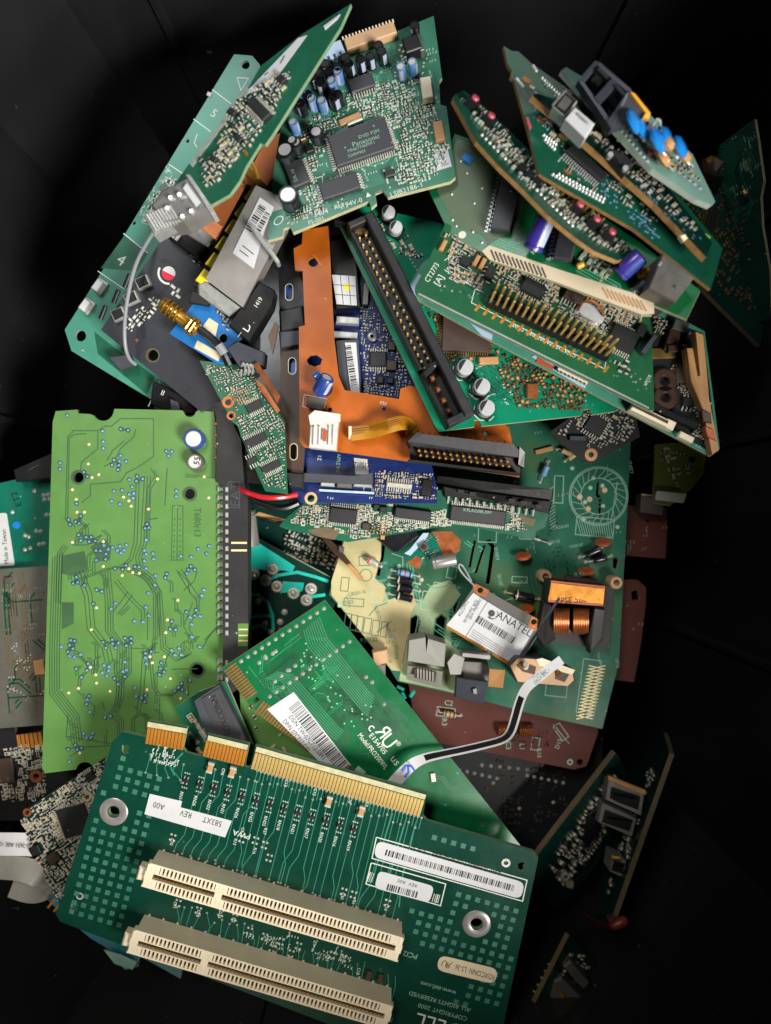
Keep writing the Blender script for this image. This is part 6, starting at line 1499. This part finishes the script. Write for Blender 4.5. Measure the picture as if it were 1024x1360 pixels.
b.solder(row((537, 330), (620, 470), 30), 1.6, 'tin_soft', 'solder_joints', 1.4); b.vias([(560, 360), (800, 500), (790, 540), (640, 556), (600, 470)], 90, 9, 1.3, ('tr_light', 'ink')); b.text('+', 604, 500, 8, 0); b.text('+', 627, 526, 8, 0); b.marks([(600, 470), (660, 500), (700, 540), (640, 550)], 24, 5, size=3.4)
b.vias(None, 0, 1, 4.6, ('pad_riser', 'ink'), pts=[(620, 531)], name='hole_pad')

# ================================================================== small dark board in the shade
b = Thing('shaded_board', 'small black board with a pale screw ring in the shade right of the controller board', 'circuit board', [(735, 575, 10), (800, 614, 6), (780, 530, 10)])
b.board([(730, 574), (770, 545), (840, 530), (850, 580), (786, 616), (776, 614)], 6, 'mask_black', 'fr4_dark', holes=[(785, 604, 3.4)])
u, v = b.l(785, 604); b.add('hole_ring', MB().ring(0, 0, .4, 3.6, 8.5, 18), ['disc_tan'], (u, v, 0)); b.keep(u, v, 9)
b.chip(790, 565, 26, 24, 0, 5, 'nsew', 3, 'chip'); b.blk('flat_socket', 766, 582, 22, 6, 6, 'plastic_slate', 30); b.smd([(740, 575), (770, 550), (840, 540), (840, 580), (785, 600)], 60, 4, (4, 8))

# ================================================================== stacked cards on the right
b = Thing('display_board', 'green board with stickered edge and cream plastic end, under the sound card', 'circuit board', [(540, 390, 116), (946, 606, 128), (575, 310, 112)])
b.board([(538, 389), (560, 350), (600, 320), (860, 400), (936, 440), (956, 596), (944, 606), (760, 508), (640, 446)], 6, 'mask_mint', 'fr4')
b.plate([(541, 388), (556, 364), (560, 366), (551, 382), (557, 388), (554, 394)], .2, .5, 'paper_blue', 'sticker'); b.plate([(620, 424), (655, 440), (653, 452), (640, 446)], .2, .5, 'paper_blue', 'sticker'); b.plate([(706, 474), (713, 470), (775, 500), (778, 516), (772, 514)], .2, .5, 'paper_blue', 'sticker'); b.plate([(714, 474), (735, 486), (734, 492), (712, 481)], .8, .4, 'disc_orange', 'orange_label')
k = b.blk('edge_socket', 760, 498, 44, 9, 6, 'plastic_cream', 2); mb = MB()
for i in range(8): mb.box(-18+i*5, -4.6, 3, 2, 1.4, 4)
b.add('contacts', mb, ['gold_dull'], parent=k, kind='stuff')
k = b.blk('edge_socket', 858, 554, 52, 10, 16, 'plastic_cream', 2); b.add('socket_slit', MB().box(0, 1, 16, 44, 3.5, .5), ['slot_brown'], parent=k)
b.blk('edge_socket', 886, 566, 12, 12, 12, 'plastic_cream', 2); b.blk('edge_socket', 908, 582, 20, 8, 10, 'plastic_cream', 2); b.blk('black_socket', 870, 545, 80, 8, 14, 'plastic_black', 2); b.blk('black_socket', 905, 560, 36, 10, 12, 'plastic_black', 2)
for x, y in ((880, 507), (881, 529)):
    u, v = b.l(x, y); mb = MB(); n = 22
    o = b.add('ring_inductor', lambda: MB().lathe([(5, 2), (7, 0), (13, 0), (15, 2), (15, 6), (13, 8), (7, 8), (5, 6), (5, 2)], 22), ['plastic_brown'], (u, v, .5), 0, 'ringind', smooth=True); b.keep(u, v, 15)
b.chip(890, 455, 16, 30, 10, 8, '', mat='plastic_brown'); b.blk('tall_socket', 905, 465, 10, 44, 12, 'plastic_brown', -58); b.blk('flat_socket', 872, 470, 14, 50, 4, 'gold_dull', -60)
b.plate([(862, 415), (934, 443), (952, 594), (942, 600), (868, 556)], .1, .3, 'mask_black', 'dark_field'); b.chip(905, 500, 22, 20, 20, 6, 'nsew', 3, 'chip_brown', 'gold_dull'); b.chip(912, 535, 14, 12, 20, 5, 'ns', 3); b.blk('metal_can', 900, 436, 20, 14, 12, 'steel_dark', 10); b.smd([(868, 420), (930, 450), (946, 590), (900, 566), (866, 480)], 420, 8, (3, 6), ('tin_soft', 'slot_brown', 'chip_brown', 'gold_dull'), hgt=5); b.marks([(740, 490), (930, 595), (940, 560), (860, 500)], 30, 5, size=3)
b.solid('plastic_end', [(924, 440, 152), (934, 444, 152), (938, 480, 150), (942, 530, 148), (955, 598, 142), (946, 604, 142), (934, 545, 146), (918, 506, 146), (912, 462, 150), (920, 462, 150), (926, 500, 149), (930, 498, 149)], 18, 'disc_tan', bevel=.8)
b.solid('end_latch', [(932, 545, 152), (944, 548, 152), (946, 562, 150), (934, 560, 150)], 10, 'plastic_brown', bevel=1); b.solid('end_foot', [(936, 566, 148), (948, 570, 148), (952, 586, 146), (940, 580, 146)], 8, 'disc_orange', bevel=1)

b = Thing('sound_card', 'green sound card printed CT2773 with a double row of gold header pins', 'circuit board', [(553, 388, 146), (868, 546, 152), (592, 296, 140)])
b.board([(592, 296), (640, 318), (862, 412), (866, 445), (869, 545), (862, 545), (553, 391), (551, 384)], 6.4, 'mask_ct', 'fr4_grey')
b.text('CT2773', 574, 362, 7.5, 86, squeeze=.85); b.text('[A]', 583, 372, 8.5, 86); b.text('CREATIVE / PANASONIC  DRIVE', 722, 452, 4.6, 180, 'silk', squeeze=1.05)
b.lines([[(626, 402), (631, 384), (642, 388)], [(626, 402), (803, 490), (806, 474)]], .9, 'silk', .3, 'printed_frame')
b.lines([[(590, 346), (596, 342), (596, 362), (590, 358)], [(608, 352), (628, 362), (622, 376), (602, 366)]], .9, 'silk', .3, 'printed_corner')
hb = b.L([(646, 402), (806, 476)]); A0, A1 = Vector(hb[0]), Vector(hb[1]); d = A1-A0; Ln = d.length; rot = math.atan2(d.y, d.x)
def pin1(): return MB().box(0, 0, 0, 2.6, 2.6, 38, 0, 0, .7)
def base1(): return MB().box(0, 0, 0, 9.2, 9.2, 9, 0, 0, 1.2)
n = 19
for i in range(n):
    for j in range(2):
        p = A0 + d*((i+.5)/n) + Vector((-math.sin(rot), math.cos(rot)))*(j*10)
        k = b.add('pin_base', base1, ['plastic_black'], (p.x, p.y, 0), rot, 'pbase1'); b.add('pin', pin1, ['gold_pale'], (0, 0, 4), 0, 'pin1', parent=k)
    b.keep(p.x, p.y, 13)
def pad1(): return MB().box(0, 0, .1, 3.4, 9, .5)
for i in range(16):
    u, v = b.l(634 + i*11.4, 409 + i*5.4); b.add('gold_pad', pad1, ['gold'], (u, v, 0), -.25, 'gpad1')
b.chip(617, 350, 14, 12, 0, 6, 'ew', 3); b.chip(650, 365, 12, 16, 0, 6, 'ew', 3); b.chip(706, 385, 30, 20, 0, 7, 'ns', 3); b.chip(825, 452, 36, 30, 2, 8, 'ns', 2.6); b.chip(850, 440, 12, 16, 0, 6, ''); b.chip(760, 396, 26, 14, 0, 7, 'ns', 3, 'chip_brown')
for x, y in ((632, 348), (588, 328), (640, 352)): b.chip(x, y, 6, 16, 0, 6, '', mat='disc_tan')
u, v = b.l(783, 418); b.add('crystal', MB().prism([(-14 + 8*0 + 0, 0)] + [], 0, 0) if False else MB().prism(arc(7, 0, 8, -90, 90, 8) + arc(-7, 0, 8, 90, 270, 8), .5, 9).prism(arc(8, 0, 10, -90, 90, 8) + arc(-8, 0, 10, 90, 270, 8), .2, 1.6), ['alu'], (u, v, 0)); b.lines([outline_rect(784, 418, 15, 10, 26)], 1, 'silk', .3, 'printed_frame', None)
b.wire('crystal_strap', [(768, 412, 156), (776, 398, 172), (790, 400, 172), (800, 412, 162), (802, 420, 156)], 1.4, 'copper', sub=1)
b.blk('test_socket', 858, 460, 30, 6, 12, 'plastic_slate', 80); b.smd([(590, 310), (640, 330), (850, 420), (845, 470), (800, 455), (650, 390), (600, 370)], 200, 5, (4, 7), ('tin_soft', 'disc_tan', 'chip', 'chip_brown'), hgt=3, silk=True)
b.smd([(806, 470), (840, 486), (836, 496), (806, 482)], 8, 8, (6, 9), ('tin_soft', 'chip', 'chip', 'chip')); b.solder([(838+i*6, 500+(i*7) % 11) for i in range(5)] + [(590, 380), (600, 386)], 1.6); b.traces([(560, 380), (600, 310), (860, 420), (864, 535)], 40, 7, 1.2, 'tr_green', bundle=(1, 5)); b.vias([(560, 380), (640, 410), (864, 530), (862, 500), (640, 390)], 50, 6, 1.2, ('tr_light', 'ink')); b.text('0N10', 860, 505, 5, 88)
st_ = b.lines([[(556, 390), (862, 542)]], 2.4, 'fr4_grey', .2, 'bare_edge_strip', None)

b = Thing('modem_card', 'green card with dull copper area, two purple capacitors and a square metal socket', 'circuit board', [(575, 255, 130), (868, 418, 206), (602, 178, 128)])
b.board([(604, 178), (660, 196), (760, 262), (850, 322), (930, 386), (912, 424), (868, 405), (866, 418), (852, 418), (742, 376), (650, 344), (640, 334), (596, 312), (590, 296), (570, 254)], 6.4, 'mask_pro', 'fr4')
b.plate([(607, 184), (660, 205), (700, 245), (690, 300), (648, 326), (640, 312), (606, 300), (598, 285), (580, 254)], .1, .25, 'mask_pour', 'copper_pour'); b.plate([(770, 330), (800, 330), (826, 352), (810, 368), (770, 350)], .1, .25, 'mask_pour', 'copper_pour')
b.plate([(640, 334), (650, 326), (742, 358), (868, 398), (869, 417), (852, 418), (742, 376), (650, 345)], .3, .8, 'paper_cream', 'bare_edge_strip')
for i in range(13): b.lines([[(652+i*5.6, 332+i*1.9), (658+i*5.6, 346+i*1.9)]], 2.4, 'plastic_brown', 1.3, 'worn_contact', None)
for i in range(10): b.lines([[(800+i*5.6, 382+i*1.9), (808+i*5.6, 396+i*1.9)]], 2.4, 'disc_tan', 1.3, 'worn_contact', None)
b.chip(677, 258, 26, 112, 22, 12, 'w', 4.6, 'chip_grey', 'tin', pl=7); b.chip(752, 326, 24, 46, 22, 10, 'w', 4.6, 'chip_grey', 'tin', pl=7); b.blk('grey_shield', 758, 308, 22, 44, 8, 'plastic_slate', 14)
b.vias(None, 0, 1, 4.6, ('plastic_cream',), pts=[(614, 312)], name='bare_pad'); b.solder([(601, 292), (606, 300), (628, 308), (640, 322), (600, 258), (640, 250), (620, 230), (612, 214), (630, 270)], 2, 'tin_soft')
cp = b.lying((708, 340), (727, 306), 13, 16, ('sleeve_purple', 'alu'), 'capacitor', ('stripe_pale', 1.0), h2=30); b.lying((822, 372), (850, 352), 12, 16, ('sleeve_purple', 'alu'), 'capacitor', ('sleeve_navy', 1.0), h2=26)
b.text('16v100', 715, 328, 6, 80, 'silk', 36); b.blk('blue_bead', 621, 213, 12, 10, 8, 'disc_blue')
for x, y in ((770, 357), (848, 362), (851, 370), (856, 365), (868, 392)): b.lying((x-4, y), (x+5, y-4), 4.5, 6, ('tan_yellow', 'tan_yellow'), 'tantalum_capacitor')
b.axial((842, 390), (858, 376), 5.5, 16, ('plastic_slate', 'tin_soft'), 'diode')
b.smd([(700, 330), (740, 345), (860, 390), (850, 360), (790, 330)], 70, 4, (5, 8), ('tin_soft', 'silk_dim', 'chip', 'res_beige'), hgt=3); b.marks([(700, 345), (840, 390), (840, 400), (720, 365)], 30, 6, size=3.4); b.traces([(640, 300), (700, 310), (860, 390), (840, 400), (650, 330)], 22, 5, 1.4, 'tr_light', bundle=(2, 5))
k = b.solid('metal_socket', [(880, 336, 246), (923, 368, 248), (897, 402, 236), (860, 384, 232)], 60, 'steel_dark', side='steel_dark', bevel=2)
b.solid('socket_slot', [(893, 380, 240), (900, 374, 242), (910, 378, 242), (902, 390, 239)], 3.4, 'ink', k); b.wire('socket_tab', [(875, 352, 244), (878, 349, 247)], 1.6, 'tin', k, 0)

b = Thing('button_strip', 'thin tan edged board with red push buttons standing between two taller green boards', 'circuit board', [(603, 134, 206), (816, 338, 222), (660, 160, 178)])
b.board([(602, 132), (604, 126), (616, 120), (648, 146), (710, 206), (770, 262), (862, 336), (820, 346), (790, 334), (763, 315), (728, 286), (697, 254), (662, 220), (633, 188)], 4.8, 'mask_deep', 'fr4_tan')
for x, y in ((624, 142), (645, 165), (762, 282), (784, 301), (804, 318)):
    o = b.blk('push_button', x, y, 15, 18, 10, 'plastic_black', 10); b.add('button_cap', lambda: MB().lathe([(4.6, 0), (4.6, 3), (3.8, 4), (.05, 4)], 14), ['button_red'], (0, 0, 9), 0, 'bcap', parent=o, smooth=True)
b.smd([(610, 130), (640, 145), (710, 215), (760, 262), (840, 335), (800, 330), (700, 250)], 150, 5, (4, 7), ('tin_soft', 'chip', 'gold_dull', 'silk_dim'), hgt=4); b.solder(row((640, 180), (760, 300), 24) + row((650, 178), (745, 268), 18), 2.2, 'tin', h=3)
for i in range(10): b.wire('contact_pin', [(728+i*7, 252+i*5.5, 206), (740+i*7, 240+i*5.5, 214)], 1.5, 'brass', sub=0, n=5)
for i in range(3): b.blk('terminal_block', 690+i*10, 228+i*9, 12, 12, 8, 'plastic_black', 10)

b = Thing('tall_board', 'tall green board with tan edges, pink edge mark and rows of solder joints', 'circuit board', [(716, 230, 226), (942, 384, 214), (670, 62, 196)])
b.board([(669, 61), (680, 68), (688, 68), (706, 84), (760, 122), (860, 210), (960, 330), (944, 384), (842, 304), (716, 231), (706, 190), (698, 160), (690, 132), (683, 106), (678, 102), (680, 94), (674, 84)], 4.8, 'mask_deep', 'fr4_tan')
b.plate([(698, 156), (701, 156), (706, 170), (703, 174)], .1, .9, 'button_red', 'paint_mark')
b.solder(row((734, 232), (800, 268), 16) + row((742, 232), (802, 264), 14) + row((686, 105), (694, 115), 6) + row((708, 88), (712, 94), 4) + row((720, 104), (745, 128), 9) + row((722, 180), (738, 192), 6) + row((724, 186), (736, 198), 5), 2.3, 'tin', h=3)
b.vias([(690, 130), (712, 120), (760, 220), (850, 300), (800, 240)], 100, 6, 1.7, ('via_blue', 'via_core'), cluster=3); b.vias([(800, 255), (850, 290), (880, 320), (820, 270)], 60, 8, 1.8, ('via_blue', 'via_core'), cluster=3)
for x, y in ((699, 106), (718, 160), (754, 228)): u, v = b.l(x, y); b.add('bare_copper_oval', lambda: MB().ring(0, 0, .3, .1, 5.5, 14, 0, .6), ['copper'], (u, v, 0), 0, 'bco')
b.chip(775, 222, 62, 16, -8, 8, 's', 2.8, 'chip', 'tin'); b.chip(748, 182, 14, 12, 0, 6, '', mat='gold_dull'); b.smd([(700, 110), (730, 110), (800, 200), (880, 300), (760, 240)], 60, 4, (4, 7)); b.traces([(690, 90), (720, 110), (880, 310), (760, 240), (720, 220)], 40, 9, 1.4, 'tr_green', bundle=(1, 4)); b.marks([(690, 90), (740, 120), (880, 300), (740, 230)], 30, 3, size=3)
b.blk('led', 935, 318, 10, 8, 6, 'led_green', 0)

b = Thing('orange_edge_board', 'board seen almost edge on, thick orange edge, with a white plug on top', 'circuit board', [(709, 128, 230), (935, 338, 240), (790, 150, 190)])
b.board([(707, 127), (714, 124), (760, 140), (860, 216), (946, 322), (938, 342), (870, 270), (800, 208), (750, 164)], 7, 'mask_dark', 'fr4_tan')
k = b.solid('usb_socket', [(751, 120, 262), (767, 134, 262), (750, 155, 252), (734, 141, 252)], 22, 'plastic_black', side='tin', bevel=1); b.solid('socket_core', [(751, 126, 263), (760, 134, 263), (750, 147, 257), (740, 140, 257)], 2, 'steel_dark', k); b.lines([[(734, 140), (752, 120)]], 2, 'tin', 34, 'socket_lip', None)
k = b.solid('white_plug', [(764, 142, 262), (790, 164, 264), (777, 184, 256), (750, 158, 254)], 24, 'paper', bevel=1); b.solid('plug_seam', [(769, 150, 263.4), (782, 162, 264), (780, 164, 263.6), (767, 152, 263)], .6, 'plastic_grey', k)
mb = MB()
for i in range(8): q = b.w2l(750 + i*3.7, 160 + i*3.5, 240); mb.box(q.x, q.y, q.z, 1.6, 1.6, 8)
b.add('contacts', mb, ['ink'], kind='stuff')
b.smd([(760, 150), (860, 225), (930, 310), (900, 290), (800, 200)], 50, 6, (5, 9)); b.solid('black_coil', [(810, 195, 246), (836, 206, 248), (842, 218, 246), (830, 232, 240), (806, 206, 240)], 26, 'plastic_black', bevel=3)
for x, y in ((808, 209), (828, 227)): b.wire('coil_leg', [(x, y, 236), (x+3, y-4, 246)], 3, 'tin', sub=0)
b.vias([(850, 240), (930, 320), (900, 300), (840, 250)], 60, 4, 1.8, ('via_blue', 'via_core'), cluster=3); b.solid('edge_bead', [(903, 313, 250), (910, 310, 250), (914, 316, 248), (908, 320, 248)], 8, 'paper_cream', bevel=1)

b = Thing('telephone_card', 'pale green card with two black telephone sockets and shiny blue disc capacitors', 'circuit board', [(748, 94, 222), (946, 270, 236), (850, 120, 186)])
b.board([(746, 93), (752, 89), (770, 100), (850, 140), (920, 205), (950, 268), (944, 272), (925, 264), (866, 224), (806, 158), (772, 122)], 6.4, 'mask_pale', 'fr4_grey')
k = b.solid('telephone_socket', [(791, 81, 256), (800, 84, 258), (838, 120, 260), (859, 152, 256), (812, 170, 238), (768, 106, 236)], 34, 'plastic_black', bevel=1.5)
def bar(q, m='plastic_slate', d=14): b.solid('socket_frame', q, d, m, k, bevel=.6)
bar([(791, 80, 270), (796, 82, 271), (774, 109, 250), (768, 106, 249)]); bar([(796, 82, 271), (838, 118, 273), (836, 124, 272), (793, 86, 269)]); bar([(768, 106, 249), (774, 107, 250), (816, 166, 252), (812, 171, 251)])
bar([(814, 102, 271), (822, 109, 272), (796, 137, 253), (789, 130, 252)]); bar([(833, 122, 272), (838, 118, 273), (860, 152, 269), (812, 171, 251), (806, 162, 252)])
for q in ([(784, 106, 250), (796, 92, 260), (806, 101, 261), (794, 118, 250)], [(806, 132, 250), (819, 116, 260), (829, 126, 261), (816, 146, 250)]): b.solid('socket_tongue', q, 6, 'sleeve_black', k, bevel=1)
for q in ([(793, 92, 269), (797, 90, 270), (809, 102, 270), (806, 105, 269)], [(816, 114, 270), (820, 112, 271), (831, 124, 271), (828, 127, 270)]): b.solid('socket_latch', q, 3, 'plastic_black', k)
b.solid('gold_bracket', [(837, 122, 276), (843, 124, 276), (864, 150, 272), (862, 158, 270), (854, 156, 270), (858, 150, 272)], 5, 'tan_yellow')
def blue_disc(x, y, z, r0, mat='disc_blue', ro=40):
    q = b.w2l(x, y, z); o = b.add('disc_capacitor', lambda: MB().lathe([(.05, -5), (r0*.7, -4.6), (r0, -1.6), (r0, 1.6), (r0*.7, 4.6), (.05, 5)], 18, 0, axis='x'), [mat], tuple(q), 0, ('bdisc', r0, mat), smooth=True); o.rotation_euler = (0, math.radians(-62), math.radians(ro))
    b.add('leads', MB().tube([(0, -r0*.5, -r0*.6), (0, -r0*.9, -r0*1.5)], .9, 6).tube([(0, r0*.3, -r0*.8), (0, r0*.4, -r0*1.7)], .9, 6), ['tin'], parent=o)
for x, y, z, rr in ((842, 162, 264, 13), (853, 171, 260, 12), (873, 186, 264, 14), (886, 184, 258, 13), (903, 195, 258, 12)): blue_disc(x, y, z, rr)
blue_disc(880, 208, 250, 12, 'disc_tan', 60); blue_disc(908, 204, 250, 11, 'disc_tan', 60); blue_disc(888, 190, 262, 8, 'disc_tan', 60)
b.wire('glass_tube', [(858, 184, 252), (866, 168, 262)], 4.5, 'paper', sub=0, n=12); b.wire('tube_band', [(861, 178, 256.5), (863, 174, 259)], 4.8, 'ink_red', sub=0, n=12); b.wire('tube_lead', [(866, 168, 262), (872, 158, 268), (877, 160, 268), (876, 172, 256)], 1.6, 'tin')
b.smd([(800, 140), (850, 150), (930, 240), (880, 220)], 60, 5, (4, 7)); b.solder(row((806, 152), (860, 214), 12) + row((838, 180), (930, 250), 14), 2.4)
for x, y in ((826, 180), (837, 196), (812, 196)): b.wire('solder_leg', [(x, y, 228), (x-4, y+6, 232)], 2.4, 'tin', sub=0)
b.solid('red_glass', [(862, 198, 246), (868, 197, 246), (868, 204, 244), (862, 204, 244)], 6, 'button_red', bevel=1)

b = Thing('standing_board', 'dark green board standing by the right wall, pale edge upright', 'circuit board', [(960, 190, 40), (1004, 160, 76), (1012, 300, 60)])
b.board([(956, 192), (996, 162), (1002, 158), (1007, 190), (1014, 240), (1010, 262), (1012, 300), (1022, 360), (1024, 420), (980, 440), (930, 360), (944, 250)], 6.4, 'mask_dark', 'fr4')
b.marks([(960, 190), (1000, 170), (1008, 260), (960, 260)], 30, 4, 'silk_dim', 4); b.smd([(930, 240), (960, 230), (1000, 300), (980, 380), (940, 340)], 40, 5, (4, 7), ('slot_brown', 'chip', 'chip', 'chip')); b.chip(950, 300, 18, 44, -20, 8, 'ew', 3.2, 'chip', 'gold_dull')
b.solid('corroded_plug', [(934, 210, 60), (950, 204, 66), (966, 214, 64), (952, 232, 56), (936, 226, 54)], 20, 'plastic_brown', bevel=4); b.wire('brass_lug', [(940, 214, 66), (946, 210, 70)], 4, 'brass', sub=0); b.wire('brass_lug', [(988, 254, 64), (992, 258, 66)], 3.6, 'brass', sub=0)
b.traces([(960, 195), (1000, 170), (1010, 300), (960, 300)], 20, 4, 1.4, 'tr_green')

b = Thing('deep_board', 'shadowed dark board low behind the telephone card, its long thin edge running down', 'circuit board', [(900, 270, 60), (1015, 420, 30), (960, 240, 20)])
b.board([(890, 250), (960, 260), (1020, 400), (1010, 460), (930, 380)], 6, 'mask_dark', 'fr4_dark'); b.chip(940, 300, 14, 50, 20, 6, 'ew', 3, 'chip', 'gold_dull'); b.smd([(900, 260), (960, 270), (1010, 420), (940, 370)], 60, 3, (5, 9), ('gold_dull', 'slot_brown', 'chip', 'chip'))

# ================================================================== shaded lower right
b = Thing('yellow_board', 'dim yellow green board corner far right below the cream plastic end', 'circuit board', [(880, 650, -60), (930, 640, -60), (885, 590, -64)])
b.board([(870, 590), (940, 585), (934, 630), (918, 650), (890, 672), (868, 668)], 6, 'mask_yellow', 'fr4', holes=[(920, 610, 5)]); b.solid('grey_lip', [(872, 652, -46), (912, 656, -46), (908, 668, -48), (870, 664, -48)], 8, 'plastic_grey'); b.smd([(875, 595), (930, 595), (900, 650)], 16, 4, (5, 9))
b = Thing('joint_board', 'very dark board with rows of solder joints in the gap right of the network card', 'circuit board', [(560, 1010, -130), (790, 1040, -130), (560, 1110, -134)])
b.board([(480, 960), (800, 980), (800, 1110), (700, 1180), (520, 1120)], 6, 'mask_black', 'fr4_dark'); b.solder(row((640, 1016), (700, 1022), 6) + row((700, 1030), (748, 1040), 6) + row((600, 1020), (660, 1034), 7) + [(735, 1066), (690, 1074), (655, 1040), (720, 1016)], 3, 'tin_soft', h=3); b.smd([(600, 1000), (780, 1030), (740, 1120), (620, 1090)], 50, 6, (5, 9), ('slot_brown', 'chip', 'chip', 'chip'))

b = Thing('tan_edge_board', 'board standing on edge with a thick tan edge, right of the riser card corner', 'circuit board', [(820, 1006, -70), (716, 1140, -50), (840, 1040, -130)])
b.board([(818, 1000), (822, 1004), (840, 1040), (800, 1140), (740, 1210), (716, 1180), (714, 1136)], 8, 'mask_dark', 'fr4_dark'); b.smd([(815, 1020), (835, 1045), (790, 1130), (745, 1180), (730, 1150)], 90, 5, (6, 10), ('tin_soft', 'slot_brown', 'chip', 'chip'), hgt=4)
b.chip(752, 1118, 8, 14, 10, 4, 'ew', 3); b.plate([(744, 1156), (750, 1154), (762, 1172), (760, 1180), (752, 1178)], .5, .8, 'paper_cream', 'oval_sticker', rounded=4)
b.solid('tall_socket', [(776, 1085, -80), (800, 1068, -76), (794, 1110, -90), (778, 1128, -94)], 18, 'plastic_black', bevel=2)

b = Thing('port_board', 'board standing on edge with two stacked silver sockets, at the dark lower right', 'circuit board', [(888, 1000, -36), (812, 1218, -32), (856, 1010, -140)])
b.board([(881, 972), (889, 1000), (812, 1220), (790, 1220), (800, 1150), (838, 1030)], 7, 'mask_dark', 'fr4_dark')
for q, nm in (([(808, 1036, -50), (856, 1056, -40), (852, 1084, -48), (804, 1062, -58)], 0), ([(800, 1066, -60), (846, 1088, -52), (840, 1112, -60), (794, 1092, -66)], 1), ([(814, 1136, -50), (832, 1144, -46), (828, 1166, -54), (810, 1158, -58)], 2)):
    k = b.solid('port_socket', q, 34, 'steel', bevel=1.5); cx = sum(p[0] for p in q)/4; cy = sum(p[1] for p in q)/4 + 2; b.solid('port_opening', [(cx + (p[0]-cx)*.8, cy + (p[1]-cy)*.62, p[2] + 1.4) for p in q], 1, 'ink', k); b.solid('port_tongue', [(cx + (p[0]-cx)*.6, cy - 2 + (p[1]-cy)*.2, p[2] + 2.4) for p in q], .6, 'plastic_black', k)
b.solid('port_roof', [(808, 1030, -46), (858, 1050, -36), (856, 1056, -38), (808, 1036, -48)], 6, 'disc_tan'); b.wire('brass_pin', [(812, 1138, -44), (824, 1140, -42)], 3, 'brass', sub=0); b.solid('heat_block', [(786, 1074, -90), (794, 1066, -86), (782, 1126, -100), (774, 1130, -104)], 20, 'plastic_brown', bevel=2)
b.smd([(880, 1000), (840, 1120), (812, 1200), (806, 1180), (850, 1040)], 40, 6, (6, 10))

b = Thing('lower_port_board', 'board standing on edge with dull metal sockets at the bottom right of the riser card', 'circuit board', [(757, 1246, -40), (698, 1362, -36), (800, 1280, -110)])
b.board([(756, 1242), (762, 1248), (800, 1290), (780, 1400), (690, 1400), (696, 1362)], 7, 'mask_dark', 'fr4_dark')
for q in ([(748, 1284, -36), (758, 1276, -34), (784, 1306, -42), (776, 1316, -44)], [(736, 1304, -40), (746, 1298, -38), (782, 1334, -48), (768, 1352, -52), (730, 1330, -46)], [(724, 1334, -40), (760, 1356, -48), (752, 1380, -52), (712, 1368, -46)]): b.solid('metal_socket', q, 30, 'steel_dark', bevel=3)
b.wire('brass_tab', [(744, 1320, -34), (748, 1324, -34)], 3, 'brass', sub=0); b.wire('brass_tab', [(774, 1346, -42), (778, 1348, -42)], 3, 'brass', sub=0)
for i in range(9): b.wire('through_pin', [(736 - i*5, 1284 + i*9, -46), (728 - i*5, 1280 + i*9, -48)], 1.3, 'tin', sub=0, n=5)
b.smd([(760, 1255), (790, 1290), (770, 1390), (710, 1380)], 50, 7, (6, 10))

b = flex('orange_plug', 'small translucent orange plug end on a dark red cable at the lower right', 'plug', (822, 1226, 10))
b.add('plug_tip', MB().lathe([(.05, -12), (5, -10), (7, -4), (7, 6), (5, 11), (.05, 13)], 18, 0, axis='x'), ['rubber_orange'], (0, 0, 0), .45, smooth=True)
b.wire('cable', [(812, 1230, 6), (798, 1228, -14), (786, 1222, -40), (776, 1214, -80)], 5, 'cable_red'); b.solid('plug_collar', [(808, 1222, 12), (816, 1218, 14), (818, 1232, 12), (810, 1236, 10)], 12, 'mask_brown', bevel=2)
